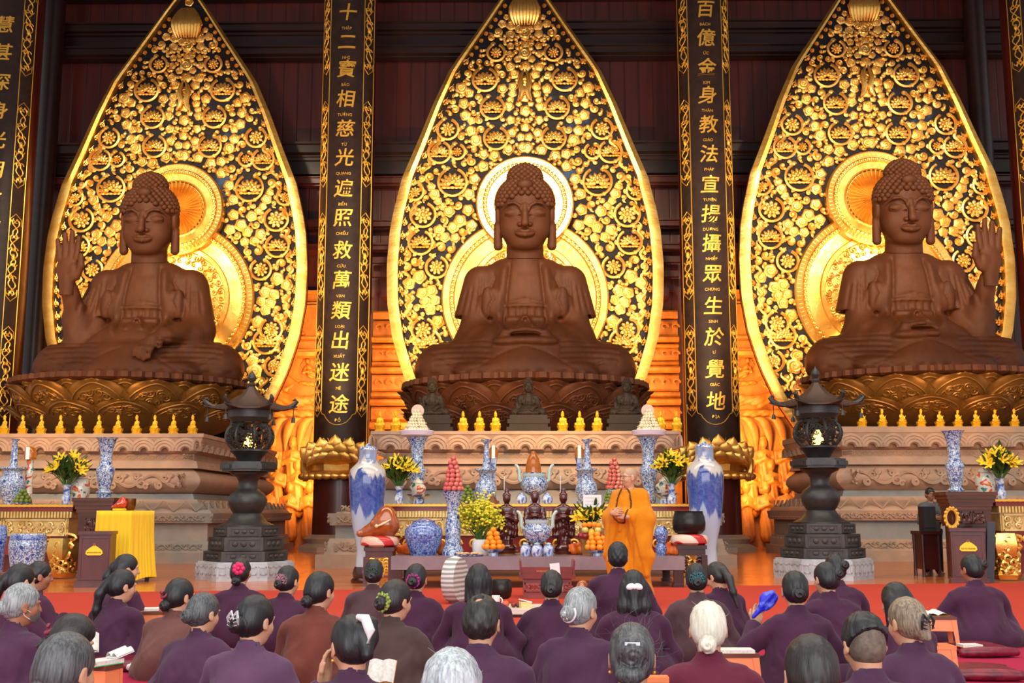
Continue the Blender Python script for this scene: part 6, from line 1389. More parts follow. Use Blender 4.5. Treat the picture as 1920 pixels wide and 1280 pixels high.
# ---- things on the carpet before the table ----
YK = 15.4
t = thing('prayer_desk', 'red lacquered prayer desk with raised ends in front of the offering table', 'desk', (XX(1026, YK, 1110), YK, 0)); S = SX(YK); zt, zm = ZZ(1062, YK), ZZ(1083, YK)
RDESK = wood('red_desk_lacquer', (132, 36, 26), (104, 26, 20), .3, 2, (1, 3, 3), .4)
m = MB(); m.box((0, .2, zm + .02), (104 * S, .62, .05)); m.box((0, -.08, (zt + zm) / 2), (94 * S, .04, zt - zm)); obj('tray', m, RDESK, t, smooth=False)
for x in (-1, 1): m = MB(); m.prism([(x * 46 * S, zm), (x * 50 * S, zm + .02), (x * 52 * S, ZZ(1050, YK)), (x * 48.5 * S, ZZ(1050, YK)), (x * 47 * S, zt)], -.1, .5); obj('raised_end', m, RDESK, t, smooth=False)
m = MB(); m.box((0, .2, zm / 2), (90 * S, .5, zm - .02)); carved_panel(m, -42 * S, 42 * S, -.055, .1, zm - .06, 3); obj('body', m, M('rose_red_wood', (150, 62, 56), (120, 44, 42), 4, .4), t)
m = MB(); strokes(m, -19 * S, 2 * S, -.103, (zt + zm) / 2 + .02, .035); obj('lettering', m, M('faded_gilt_letters', (206, 120, 60), rough=.5), t, smooth=False)
t = thing('paper_sheet', 'white paper sheet standing on the red prayer desk', 'paper', (XX(1041, YK - .13, 1080), YK - .13, zm)); m = MB(); m.box((0, 0, .1), (18 * S, .006, .2), Matrix.Rotation(-.1, 3, 'Y')); obj('sheet', m, WHITE, t, smooth=False)
turned('bowl_bell', 'black bowl bell on the carpet left of the red prayer desk', 'bell', 940, 14.6, [(13, 1122), (18, 1118), (20, 1106), (18, 1088), (16, 1086), (15, 1090), (0, 1110)], BLACKB)
t = thing('striped_cushion', 'white and grey striped round cushion standing on its edge before the table', 'cushion', (XX(853, 14.6, 1120), 14.6, .30), .5); m = MB(); m.lathe([(0, -.09), (.27, -.085), (.3, 0), (.27, .085), (0, .09)], 32); n = NT('grey_white_stripes'); v = n.map(); n.col(n.ramp(n.wave(v, 5.5, 1, 'Y'), [(.4, (206, 204, 200)), (.6, (140, 138, 136))])); n.rough(.8); obj('cushion', m, n.m, t, rot=(PI / 2, 0, .75))
t = fish_drum('orange wooden fish drum on the carpet behind the seated man', 1099, 14.9, 1124, 44, LACQ, PI)
YP = 12.6
t = thing('low_table', 'low pale table with tea things between the worshippers of the front row', 'table', (XX(985, YP, 1150), YP, 0)); S = SX(YP); z1 = ZZ(1142, YP); m = MB(); m.box((0, .35, z1 - .025), (120 * S, .8, .05)); obj('top', m, M('pale_laminate', (210, 196, 184), rough=.4), t, smooth=False)
m = MB(); m.box((0, .0, z1 - .07), (112 * S, .05, .05)); obj('rail', m, DKWOOD, t, smooth=False)
for x in (-1, 1):
    for y in (.05, .65): m = MB(); m.box((x * 52 * S, y, (z1 - .05) / 2), (.04, .04, z1 - .05)); obj('leg', m, DKWOOD, t, smooth=False)
m = MB(); c = turned('tea_cup', 'white cup with a handle on the pale low table', 'cup', 929, YP + .3, [(6, 1136), (8, 1134), (8.5, 1116), (7.5, 1116), (0, 1130)], WHITE); m.tube([(8 * SX(YP) + .03 * math.sin(u), 0, .06 + .035 * math.cos(u)) for u in np.linspace(0, PI, 9)], .007, 6); obj('handle', m, WHITE, c)
for px, p, nm, mt, r_, lab in ((948, 1126, 'tomato', M('red_orange_fruit', (206, 84, 50), rough=.35), 7, 'red orange fruit on the pale low table by the cup'), (963, 1129, 'plum', REDF, 5, 'dark red fruit on the pale low table, nearest the red fruit'), (971, 1128, 'date', M('brown_fruit', (86, 40, 34), rough=.4), 4.5, 'small brown fruit at the right of the dark red fruit')):
    f = fruit(nm, mt, r_ * SX(YP), lab, None); P = PT(px, p, YP + .25); f.location = (P.x, YP + .25, z1 + r_ * SX(YP) * .93)
t = thing('paper_box', 'cream and yellow folded box on the pale low table', 'box', (XX(985, YP + .2, 1130), YP + .2, z1), .3); m = MB(); m.box((0, 0, .035), (.12, .09, .07)); obj('carton', m, M('yellow_carton', (222, 196, 130), rough=.6), t, smooth=False); m = MB(); m.box((.0, .0, .078), (.13, .1, .012), Matrix.Rotation(.25, 3, 'Y')); obj('lid', m, WHITE, t, smooth=False)
# ======================= people =======================
def m_cloth(name, a, b, sheen=.08):
    t = NT(name); v = t.map(); t.col(t.ramp(t.noise(v, 5, 4, .6), [(.35, a), (.65, b)])); t.rough(.9); t.b.inputs['Specular IOR Level'].default_value = .15
    t.b.inputs['Sheen Weight'].default_value = sheen; t.bump(t.math('ADD', t.noise(t.map((5, 5, 1.6)), 3, 3, .5), t.math('MULTIPLY', t.noise(v, 300, 2), .05)), .35, .03); return t.m
CL = {k: m_cloth('robe_cloth_' + k, a, b) for k, a, b in (('purple', (80, 50, 74), (70, 42, 64)), ('plum', (72, 40, 62), (62, 33, 53)), ('mauve', (98, 68, 94), (86, 58, 82)), ('brown', (112, 74, 68), (98, 62, 58)), ('russet', (112, 60, 50), (98, 50, 42)),
      ('umber', (80, 62, 58), (70, 52, 50)), ('taupe', (86, 62, 66), (74, 52, 56)), ('maroon', (106, 42, 60), (94, 35, 52)), ('saffron', (214, 132, 22), (200, 116, 14)), ('grey', (92, 90, 92), (74, 72, 76)), ('black', (24, 24, 28), (18, 18, 22)))}
SKIN = M('skin', (206, 158, 126), (190, 138, 106), 9, .55, 0, .1, 90, .001); SKIN2 = M('tanned_skin', (168, 112, 82), (148, 96, 70), 9, .55)
for m_ in (SKIN, SKIN2):
    b_ = m_.node_tree.nodes['Principled BSDF']; b_.inputs['Subsurface Weight'].default_value = .08; b_.inputs['Subsurface Radius'].default_value = (.02, .008, .004)
def m_hair(name, a, b, vert):
    t = NT(name); v = t.map((130, 130, 7) if vert else (150, 9, 110)); n = t.noise(v, 1.0, 3, .6); big = t.noise(t.map(), 16, 3)
    t.col(t.ramp(t.math('ADD', t.math('MULTIPLY', n, .75), t.math('MULTIPLY', big, .25)), [(.38, a), (.62, b)])); t.rough(.46); t.b.inputs['Specular IOR Level'].default_value = .5; t.bump(n, .7, .0026); return t.m
HAIR = {(k, v): m_hair('hair_%s_%s' % (k, 'down' if v else 'back'), a, b, v) for v in (0, 1) for k, a, b in (('black', (13, 12, 14), (30, 29, 32)), ('dark', (20, 16, 15), (46, 40, 38)), ('greying', (44, 46, 48), (92, 94, 96)), ('grey', (96, 102, 104), (164, 168, 168)), ('white', (196, 190, 170), (228, 222, 204)), ('silver', (128, 138, 144), (196, 204, 208)), ('ash', (92, 76, 60), (150, 132, 108)))}
NETM = M('beaded_net', (52, 74, 78), (24, 32, 36), 60, .3, .3); PLAST = M('orange_plastic', (236, 134, 84), (226, 120, 70), 4, .35)

def hand(d, w, f, n, s, curl=.5, k=1.0):
    """palm and five fingers: w wrist point, f finger direction, n palm normal, s thumb side (+1/-1)"""
    w, f, n = Vector(w), Vector(f).normalized(), Vector(n).normalized(); t = f.cross(n).normalized() * s
    P = lambda a, b, c: tuple(w + f * a * k + t * b * k + n * c * k)
    d.cap(P(.0, 0, 0), P(.03, 0, 0), .026 * k, .03 * k, .02); d.cap(P(.035, .022, 0), P(.08, .026, 0), .018 * k, .016 * k, .015).cap(P(.035, -.022, 0), P(.075, -.028, 0), .018 * k, .015 * k, .015).cap(P(.04, 0, 0), P(.085, 0, 0), .019 * k, .016 * k, .015)
    for b, L, r in ((.031, .068, .0092), (.0105, .078, .0098), (-.0105, .072, .0094), (-.031, .056, .0082)):
        a0 = .088; c = curl; pts = [P(a0, b, 0), P(a0 + L * .42, b * 1.05, L * .18 * c), P(a0 + L * .72, b * 1.05, L * .5 * c), P(a0 + L * (1 - .35 * c), b, L * .85 * c)]
        d.chain(pts, [r * k, r * k, r * .92 * k, r * .8 * k], .004)
    d.chain([P(.02, .03, .005), P(.055, .056, .015), P(.09, .06, .025)], [.013 * k, .011 * k, .009 * k], .008)
def head_prims(d, c, R, hs=1.0):
    T = lambda p: tuple(Vector(c) + R @ (Vector(p) * hs)); e = tuple(R.to_euler()); S = lambda r: tuple(x * hs for x in r)
    d.ell(T((0, -.012, .022)), S((.074, .09, .09)), .02, e).ell(T((0, .022, -.035)), S((.058, .066, .075)), .03, e).ell(T((0, .045, -.085)), S((.03, .028, .024)), .03, e)
    for s in (-1, 1):
        d.ell(T((s * .036, .058, -.03)), S((.026, .024, .03)), .02, e); d.ell(T((s * .031, .088, .008)), S((.018, .014, .011)), .012, e, 'sub'); d.ell(T((s * .031, .073, .007)), S((.0135, .0115, .0095)), .004, e)
        d.chain([T((s * .012, .086, .024)), T((s * .034, .083, .03)), T((s * .054, .066, .022))], [.006 * hs] * 3, .012)
        d.ell(T((s * .081, -.01, -.010)), S((.010, .021, .033)), .008, e).ell(T((s * .082, .002, -.035)), S((.008, .010, .013)), .006, e).ell(T((s * .091, -.004, -.008)), S((.006, .011, .02)), .005, e, 'sub'); d.ell(T((s * .011, .094, -.030)), S((.009, .010, .007)), .006, e)
    d.chain([T((0, .084, .016)), T((0, .098, -.008)), T((0, .108, -.026))], [.009 * hs, .010 * hs, .011 * hs], .01)
    d.cap(T((-.02, .083, -.056)), T((.02, .083, -.056)), .006 * hs, .006 * hs, .006).cap(T((-.016, .082, -.066)), T((.016, .082, -.066)), .007 * hs, .007 * hs, .006)
def hair_mesh(style, rs, hs):
    d = SDF((-.16, -.22, -.36), (.16, .14, .19), .0055)
    if style in ('shaved',): return None
    d.ell((0, -.016, .03), (.085, .103, .099), .02).ell((0, -.05, -.02), (.078, .068, .07), .03)
    d.half((0, 1, -.55), .052 if style not in ('undercut', 'short') else .048, .008)
    d.half((0, .55, -1), .075 if style not in ('bob', 'long') else .2, .008)
    for s in (-1, 1): d.ell((s * .088, .018, -.03), (.022, .03, .045), .008, op='sub')
    ac = None
    if style == 'bob': d.cap((-.05, -.05, 0), (-.058, -.05, -.15), .05, .044, .03).cap((.05, -.05, 0), (.058, -.05, -.15), .05, .044, .03).cap((0, -.07, 0), (0, -.075, -.16), .052, .046, .03); d.half((0, 0, -1), .165, .01)
    if style == 'long': d.chain([(-.05, -.055, 0), (-.07, -.065, -.12), (-.085, -.075, -.2)], [.05, .045, .03], .03).chain([(.05, -.055, 0), (.07, -.065, -.12), (.085, -.075, -.2)], [.05, .045, .03], .03).chain([(0, -.085, -.02), (0, -.1, -.14), (0, -.105, -.24)], [.05, .04, .018], .03)
    if style == 'pony': d.ell((-.02, -.105, .01), (.035, .03, .035), .02).chain([(-.02, -.115, .01), (-.04, -.145, -.08), (-.05, -.14, -.2), (-.05, -.12, -.33)], [.03, .036, .03, .008], .02)
    if style == 'bun': d.ell((0, -.12, -.03), (.046, .042, .042), .012).ell((0, -.16, -.03), (.014, .01, .014), .01, op='sub')
    if style == 'bunlow': d.ell((-.01, -.105, -.075), (.042, .036, .038), .012)
    if style == 'bunhigh': d.ell((.015, -.11, .045), (.052, .044, .05), .014).ell((.015, -.155, .045), (.014, .012, .014), .012, op='sub')
    if style == 'bunside': d.ell((.045, -.095, .03), (.044, .042, .044), .012)
    if style == 'clip': d.ell((0, -.105, -.02), (.05, .035, .075), .02).cap((0, -.13, .02), (0, -.135, -.08), .02, .018, .015)
    if style == 'twist': d.ell((.03, -.10, .02), (.058, .048, .07), .02).cap((.05, -.12, .07), (.02, -.13, -.06), .03, .026, .015)
    if style == 'messy': d.ell((0, -.10, .03), (.06, .045, .055), .015).ell((-.01, -.105, -.06), (.056, .045, .035), .015).ell((0, -.15, -.02), (.02, .02, .014), .015, op='sub')
    if style in ('short', 'balding'): d.disp(lambda X, Y, Z: .0025 * np.sin(X * 120 + 5 * np.sin(Y * 40)) * np.sin(Z * 90))
    if style == 'balding': d.ell((-.005, -.082, .112), (.026, .034, .034), .01, op='sub')
    if style == 'undercut': d.half((0, -.75, -1), .035, .006); d.disp(lambda X, Y, Z: .003 * np.sin(X * 150 + 6 * np.sin(Y * 60)) * (Z > .03))
    bc = {'bun': (0, -.03), 'bunlow': (-.01, -.075), 'bunhigh': (.015, .045), 'bunside': (.045, .03), 'messy': (0, .0)}.get(style)
    if bc: d.disp(lambda X, Y, Z: .0035 * np.sin(np.sqrt((X - bc[0]) ** 2 + (Z - bc[1]) ** 2) * 300 + np.arctan2(Z - bc[1], X - bc[0])) * (((X - bc[0]) ** 2 + (Z - bc[1]) ** 2) < .0026) * (Y < -.1))
    d.disp(lambda X, Y, Z: .0016 * np.sin(X * 210 + rs) * np.sin(Z * 35 + Y * 25 + rs))
    V = d.mesh('hair'); return V
HCACHE = {}
def accessory(kind, par):
    m = MB(); z = 0
    if kind == 'flower':
        for i in range(7): a = i * 2 * PI / 7; m.ell((.012 + .034 * math.cos(a), -.128, .03 + .034 * math.sin(a)), (.024, .016, .024), 10, 7)
        m.ell((.012, -.142, .03), (.018, .014, .018), 8, 6); return obj('hair_flower', m, M('pink_silk_flower', (226, 40, 104), (190, 20, 76), 40, .6), par, label='bright pink silk hair flower')
    if kind in ('scrunchie', 'scrunchie_green'):
        for i in range(40): a = i * 2 * PI / 40; r = .048 + .006 * math.sin(i * 2.4); m.ell((-.0 + r * math.cos(a), -.112 + .006 * math.sin(i * 1.7), -.02 + r * math.sin(a)), (.011, .012, .011), 7, 5)
        return obj('scrunchie', m, M('magenta_scrunchie', (170, 40, 120), (120, 20, 80), 60, .7) if kind == 'scrunchie' else M('lime_scrunchie', (170, 186, 70), (110, 120, 60), 70, .7), par)
    if kind in ('claw', 'claw_white', 'claw_dark'):
        for s in (-1, 1):
            m.tube([(s * .02, -.15, .035), (s * .036, -.155, 0), (s * .034, -.14, -.04)], [.005, .008, .004], 6); m.tube([(s * .02, -.152, .03), (-s * .012, -.158, -.01)], [.006, .004], 6)
            for k in range(4): m.tube([(s * .034, -.152, .02 - .018 * k), (s * .012, -.158, .014 - .018 * k)], [.004, .002], 5)
        if kind == 'claw_white': m = MB(); m.tube([(.0, -.11, .1), (.02, -.145, .085), (.03, -.16, .03), (.022, -.155, -.02)], [.012, .022, .022, .01], 10)
        return obj('hair_claw', m, M('silver_clip', (196, 190, 194), rough=.3, metal=.5) if kind == 'claw' else M('ivory_clip', (232, 222, 222), rough=.35) if kind == 'claw_white' else M('black_clip', (30, 32, 34), rough=.25), par)
    if kind in ('net', 'lace', 'tealnet'):
        g = random.Random(4)
        for i in range(90):
            q = math.acos(1 - g.random() * 1.2); a = g.uniform(0, 6.3); v = Vector((math.sin(q) * math.cos(a), -math.cos(q), math.sin(q) * math.sin(a))); m.ell((v.x * .056, -.098 + v.y * .046, .0 + v.z * .056), (.0065,) * 3, 5, 4)
        for i in range(6):
            a = i * PI / 6; P = [(.055 * math.sin(q) * math.cos(a), -.098 - .046 * math.cos(q), .055 * math.sin(q) * math.sin(a)) for q in np.linspace(-1.6, 1.6, 11)]; m.tube(P, .0035, 5)
        return obj('hair_net', m, {'net': M('jade_net', (60, 76, 60), (30, 40, 34), 70, .35), 'lace': M('rose_lace', (176, 120, 130), (120, 76, 88), 60, .5), 'tealnet': M('teal_net', (40, 110, 124), (20, 60, 70), 70, .3)}[kind], par)
    if kind == 'bow':
        for s in (-1, 1): m.ell((s * .026, -.136, .01), (.032, .02, .022), 10, 7, Matrix.Rotation(s * .35, 3, 'Y'))
        m.ell((0, -.14, .006), (.016, .014, .014), 8, 6); return obj('hair_clip', m, M('white_satin_clip', (238, 236, 236), rough=.35), par)
    if kind == 'whitering':
        m.tube([(.045 * math.cos(a), -.118, -.03 + .045 * math.sin(a)) for a in np.linspace(2.4, 2 * PI + .7, 26)], .006, 6); m.ell((0, -.155, -.03), (.008, .006, .008), 8, 6)
        for i in range(10): a = i * PI / 5; m.tube([(.01 * math.cos(a), -.155, -.03 + .01 * math.sin(a)), (.036 * math.cos(a), -.142, -.03 + .036 * math.sin(a))], .003, 5)
        return obj('hair_ring', m, WHITE, par)
    if kind in ('pinktie', 'bluetie', 'redtie'):
        m.tube([(-.02 + .026 * math.cos(a), -.118 + .012 * math.sin(a), .0 + .024 * math.sin(a)) for a in np.linspace(0, 2 * PI, 16)], .009, 7); m.ell((-.035, -.135, .012), (.016, .01, .014), 8, 6)
        return obj('hair_tie', m, {'pinktie': M('coral_tie', (226, 110, 100), rough=.6), 'bluetie': M('blue_tie', (76, 120, 170), rough=.5), 'redtie': M('plum_tie', (130, 40, 60), rough=.6)}[kind], par)
    if kind == 'slide': m.box((0, -.135, .05), (.055, .012, .012)); return obj('hair_slide', m, M('pale_slide', (190, 196, 200), rough=.3), par)
def wisps(par, n, seed, mat, spread=.1):
    g = random.Random(seed); m = MB()
    for i in range(n):
        a = g.uniform(0, 6.3); q = g.uniform(-.6, 1.2); b = Vector((.082 * math.cos(q) * math.cos(a), -.016 + .1 * math.cos(q) * math.sin(a), .03 + .095 * math.sin(q)))
        if b.y > .05: continue
        d_ = (b - Vector((0, -.016, .02))).normalized(); t_ = Vector((g.uniform(-1, 1), g.uniform(-1, 1), g.uniform(-.6, 1))) * min(.05, spread * .6)
        m.tube([tuple(b + d_ * spread * u * .5 + t_ * u * u * (1 + .6 * math.sin(i + u * 5))) for u in np.linspace(0, 1, 6)], [.0006] * 5 + [.0003], 3)
    return obj('flyaway_hair', m, mat, par)
def seated(px, ytop, d_, by, hy, pit, col, style, hcol, acc, label, bw=1.0, hs=1.0, cat='person', pose=None, skin=None, lean=.05, xoff=0, h=.0095):
    P = PT(px, ytop, d_); zt = P.z; zh = zt - .118 * hs; zs = zh - .165 * hs; by, hy, pit = (math.radians(v) for v in (by, hy, pit))
    t = thing('person', label, cat, (P.x, d_, 0), -by, 'worshippers seated on the carpet'); Rh = Euler((-pit, 0, -(hy - by))).to_matrix(); hc = Vector((0, lean, zh)); hcp = hc + Rh @ Vector((0, .03, 0)) - Vector((0, .03, 0))
    rs = (hash(label) % 100) / 16.0 if False else (sum(map(ord, label)) % 100) / 16.0
    b = SDF((-.46, -.3, -.01), (.46, .62, zt + .03), h)
    b.cap((0, -.02, .12), (0, 0, zs - .08), .11, .10, .08).cap((-.12, 0, zs - .05), (.12, 0, zs - .05), .05, .05, .05).cap((0, .0, zs - .05), tuple(hcp + Rh @ Vector((0, -.02, -.06))), .05, .052, .02)
    head_prims(b, hcp, Rh, hs)
    for s in (-1, 1):
        sh = (s * .16 * bw, 0, zs - .06); el, wr = (s * .235 * bw, .08, zs - .28), (s * .075, .27, max(.2, zs - .33))
        if pose and s == pose[0]: el, wr = pose[1], pose[2]
        b.cap(sh, el, .04, .036, .03).cap(el, wr, .036, .024, .02); f = (Vector(wr) - Vector(el)).normalized()
        hand(b, wr, f if not (pose and s == pose[0] and len(pose) > 3) else pose[3], (0, -.2, -1) if not (pose and s == pose[0] and len(pose) > 4) else pose[4], s if f.y > .3 else s, .55)
        b.cap((s * .09, 0, .1), (s * .24, .27, .085), .07, .055, .04).cap((s * .24, .27, .085), (s * -.08, .31, .055), .05, .035, .03).cap((s * -.08, .31, .05), (s * -.16, .35, .04), .035, .025, .02)
    me = b.mesh('body'); me.materials.append(skin or SKIN); link('body', me, None, t)
    r = SDF((-.52, -.34, -.02), (.52, .62, zs + .12), .0125); q = bw
    r.ell((0, -.02, .13), (.235 * q, .2, .17), .06).ell((0, -.015, zs * .52), (.185 * q, .145, zs * .42), .08).ell((0, .0, zs - .15), (.185 * q, .13, .17), .08)
    r.cap((-.125 * q, .0, zs - .058), (.125 * q, .0, zs - .058), .07, .07, .05).cap((0, .0, zs - .03), (0, .016, zs + .05), .078, .066, .03)
    for s in (-1, 1):
        sh = (s * .168 * q, 0, zs - .075); el, wr = (s * .262 * q, .07, zs - .29), (s * .10, .24, max(.22, zs - .34))
        if pose and s == pose[0]: el = pose[1]; wr = tuple(Vector(el).lerp(Vector(pose[2]), .82))
        r.cap(sh, el, .066, .070, .014).cap(el, wr, .072, .062, .02)
        r.cap((s * .1, .02, .11), (s * .265, .27, .095), .125, .095, .05).cap((s * .265, .27, .09), (s * -.08, .30, .06), .095, .075, .04)
        r.cap((s * .12, -.08, .07), (s * .24, .05, .06), .11, .1, .05)
    r.ell((0, .1, .04), (.29 * q, .26, .07), .06)
    if bw > 1.15:
        r.ell((0, -.02, .1), (.38, .26, .14), .12).ell((.22, .05, .03), (.26, .22, .05), .05); r.half((0, 0, -1), -.004, .01)
    r.disp(lambda X, Y, Z: .005 * np.sin(X * 26 + rs * 3 + 3 * np.sin(Z * 9 + rs)) * np.clip((zs - Z) * 4, 0, 1) + .004 * np.sin(Z * 40 + np.abs(X) * 25 + rs) * (np.abs(X) > .15) + .006 * np.sin(X * 14 - Z * 22 + rs * 2) * (Z < .45))
    # armhole creases and a stand collar
    for s in (-1, 1): r.disp(lambda X, Y, Z, s=s: .014 * np.exp(-((X * s - (.178 * q + .06 * np.clip(zs - .12 - Z, 0, 1))) / .011) ** 2) * np.clip((zs - .1 - Z) * 12, 0, 1) * (Z > .16) * (Y < .08))
    gk = random.Random(int(rs * 100))
    for k in range(7):
        a_ = gk.uniform(-.9, .9); c_, s_ = math.cos(a_), math.sin(a_); x0, z0 = gk.uniform(-.16, .16), gk.uniform(.16, zs - .12); L_ = gk.uniform(.05, .12); sg = gk.choice((-1, 1))
        r.disp(lambda X, Y, Z: sg * .007 * np.exp(-(((X - x0) * c_ + (Z - z0) * s_) / .013) ** 2 - (((Z - z0) * c_ - (X - x0) * s_) / L_) ** 2) * (Y < .05))
    r.disp(lambda X, Y, Z: .006 * np.exp(-((Z - zs - .012 + .25 * Y) / .006) ** 2) * (np.abs(X) < .1))
    r.cap((0, .02, zs + .03), (0, .03, zs + .14), .056, .06, .008, op='sub'); r.half((0, .4, 1), zs + .072, .008)
    me = r.mesh('robe'); me.materials.append(CL[col]); link('robe', me, None, t)
    vert = 1; mat = HAIR[(hcol, 1 if vert else 0)]
    hm = hair_mesh(style, rs, hs)
    if hm is not None:
        hm.materials.append(mat); ho = link('hair', hm, None, t, tuple(hcp), (-pit, 0, -(hy - by))); ho.scale = (hs,) * 3
        for a_ in (acc or '').split('+'):
            if a_ == 'wisps': wisps(ho, 70, 5, mat, .11)
            elif a_ == 'fewwisps': wisps(ho, 22, 7, mat, .028)
            elif a_ == 'mask':
                m = MB(); G = [[(.062 * math.sin(u) * (1 - .1 * abs(v)), .012 + .098 * math.cos(u) * (1 - .12 * v * v), -.052 + .036 * v) for u in np.linspace(-1.25, 1.25, 13)] for v in np.linspace(-1, 1, 7)]
                m.grid(np.array(G)); mk = obj('face_mask', m, M('dark_mask', (92, 84, 84), rough=.9), t, loc=tuple(hcp), rot=(-pit, 0, -(hy - by))); m = MB()
                for s in (-1, 1): m.tube([(s * .06, .04, -.035), (s * .08, .0, -.02), (s * .084, -.02, .0)], .0025, 5); m.tube([(s * .06, .04, -.075), (s * .08, .0, -.055), (s * .084, -.02, -.02)], .0025, 5)
                obj('ear_loop', m, WHITE, mk)
            elif a_ == 'earring': m = MB(); [m.ell((s * .083, .0, -.055), (.007,) * 3, 8, 6) for s in (-1, 1)]; obj('earring', m, GOLDP, t, loc=tuple(hcp), rot=(-pit, 0, -(hy - by)))
            elif a_ == 'fade':
                f_ = SDF((-.11, -.13, -.11), (.11, .09, .06), .006); f_.ell((0, -.013, .02), (.0775, .0945, .092), .02).ell((0, -.03, -.03), (.066, .07, .06), .03).half((0, 1, -.3), .012, .006).half((0, .6, -1), .07, .006).half((0, .75, 1), .03, .006)
                fm = f_.mesh('stubble'); fm.materials.append(M('shaved_stubble', (112, 96, 82), (84, 72, 62), 40, .7)); link('shaved_side', fm, None, ho)
            elif a_: accessory(a_, ho)
    return t
PEOPLE = [
 (66, 1053, 9.9, 40, 62, 8, 'plum', 'short', 'black', None, 'person in plum robe with short black hair, profile facing right, behind the grey-haired masked woman'),
 (30, 1058, 8.1, 25, 35, 8, 'plum', 'pony', 'black', None, 'person with long loose black hair at the left photo edge behind the grey-haired woman'),
 (30, 1095, 6.7, 25, 52, 8, 'purple', 'bun', 'grey', 'mask', 'grey-haired person wearing a dark face mask at the left photo edge'),
 (122, 1150, 5.6, 40, 60, 28, 'plum', 'bunlow', 'dark', 'redtie', 'person with a dark bun bending forward over a booklet, lower left'),
 (110, 1190, 3.75, 10, 22, 8, 'plum', 'bunlow', 'greying', None, 'person with large greying head of hair nearest the lower left corner'),
 (229, 1040, 9.8, 35, 58, 6, 'plum', 'pony', 'black', 'pinktie', 'person with a coral hair tie facing right in front of the yellow cloth table'),
 (221, 1068, 8.6, 22, 48, 10, 'plum', 'pony', 'black', 'bluetie', 'person with a long black ponytail and a blue hair tie on a red cushion'),
 (330, 1085, 7.9, 15, 38, 10, 'brown', 'bunlow', 'black', 'redtie', 'person in brown robe with a low bun, between the ponytailed and the greying women'),
 (374, 1112, 7.0, 15, 36, 10, 'purple', 'bun', 'greying', 'fewwisps', 'person in purple robe with greying knotted hair beside the brown robed woman'),
 (450, 1047, 9.9, 0, 2, 4, 'plum', 'bunlow', 'black', 'flower', 'person with a bright pink flower in black hair before the left lantern'),
 (470, 1118, 5.7, 12, 34, 10, 'mauve', 'bun', 'black', 'claw', 'person in mauve robe with a silver claw clip in black hair'),
 (536, 1062, 9.5, 10, 26, 6, 'plum', 'bun', 'black', 'lace', 'person with a rose lace bun cover beside the woman with the pink flower'),
 (594, 1073, 7.4, 12, 34, 8, 'russet', 'bunlow', 'black', 'fewwisps', 'person in russet brown robe with a low black bun'),
 (700, 1050, 10.2, 4, 2, 6, 'taupe', 'bun', 'black', 'net', 'person in taupe robe with a jade beaded hair net before the left floor vase'),
 (735, 1088, 6.9, 14, 40, 10, 'umber', 'bun', 'dark', 'scrunchie_green', 'person in dark brown robe with a lime green scrunchie'),
 (779, 1058, 9.4, 6, 10, 6, 'plum', 'bun', 'black', 'scrunchie', 'person in plum robe with a magenta scrunchie'),
 (662, 1155, 4.8, 0, -28, 16, 'purple', 'twist', 'black', 'claw_white+earring', 'person with an ivory claw clip in a big black twist, hand at the cheek'),
 (897, 1058, 8.5, 0, 0, 6, 'plum', 'bob', 'black', None, 'person with a glossy black bob, beside the striped cushion'),
 (900, 1117, 5.3, 4, 12, 14, 'purple', 'balding', 'dark', None, 'person with thinning dark hair and a bald patch on the crown'),
 (845, 1222, 3.35, 0, 4, 6, 'plum', 'short', 'silver', 'fewwisps', 'person with silver grey hair parted in the middle, at the bottom edge of the photo'),
 (1034, 1070, 8.7, 0, 4, 6, 'plum', 'bun', 'dark', 'fewwisps', 'person with a coiled dark hairdo in front of the red prayer desk'),
 (1083, 1102, 6.3, 14, 38, 10, 'purple', 'bun', 'grey', 'whitering', 'grey-haired person with a white ringed bun'),
 (1158, 1017, 9.6, 6, 4, 2, 'plum', 'short', 'black', None, 'person with short black hair sitting taller than the rest, in front of the monk'),
 (1188, 1070, 7.9, 0, 2, 4, 'plum', 'long', 'black', 'bow', 'person with long black hair held by a white satin clip'),
 (1185, 1172, 4.35, 0, 4, 6, 'taupe', 'messy', 'greying', 'wisps+slide+earring', 'person with a big messy greying bun and flyaway hair'),
 (1306, 1057, 8.8, 0, 4, 6, 'taupe', 'bun', 'black', 'tealnet', 'person with a teal beaded hair net, in front of the bowl bell stand'),
 (1350, 1053, 10.0, -20, -42, 26, 'plum', 'pony', 'dark', None, 'person bowing the head to the left with a loose dark ponytail'),
 (1328, 1130, 5.3, 2, 6, 8, 'maroon', 'bunlow', 'white', 'fewwisps', 'white-haired person in maroon robe with a low bun'),
 (1492, 1072, 7.5, 0, 2, 6, 'plum', 'bun', 'black', None, 'person holding up a blue fan bag in the left hand'),
 (1553, 1055, 8.7, -8, -22, 8, 'plum', 'bunside', 'black', 'fewwisps', 'person in plum robe with a bun at the right, behind the fan holder'),
 (1568, 1040, 9.8, -4, -8, 4, 'plum', 'bunside', 'black', 'fewwisps', 'person with a messy black bun directly before the right lantern'),
 (1685, 1093, 7.2, -14, -12, 8, 'plum', 'bob', 'black', None, 'person with a dark bob behind the woman with the dark claw clip'),
 (1708, 1122, 5.8, -8, -24, 8, 'purple', 'clip', 'ash', 'claw_dark', 'person with ash brown hair in a dark claw clip'),
 (1626, 1150, 4.6, -4, -8, 14, 'purple', 'undercut', 'black', 'fade', 'person with a shaved undercut and short black top hair'),
 (1525, 1195, 3.75, -2, 0, 6, 'plum', 'bunlow', 'dark', None, 'person with a large dark head of hair nearest the lower right'),
 (1826, 1040, 9.9, -6, -22, 8, 'plum', 'bunside', 'black', None, 'person in wide plum robe sitting alone at the right before the lectern'),
]
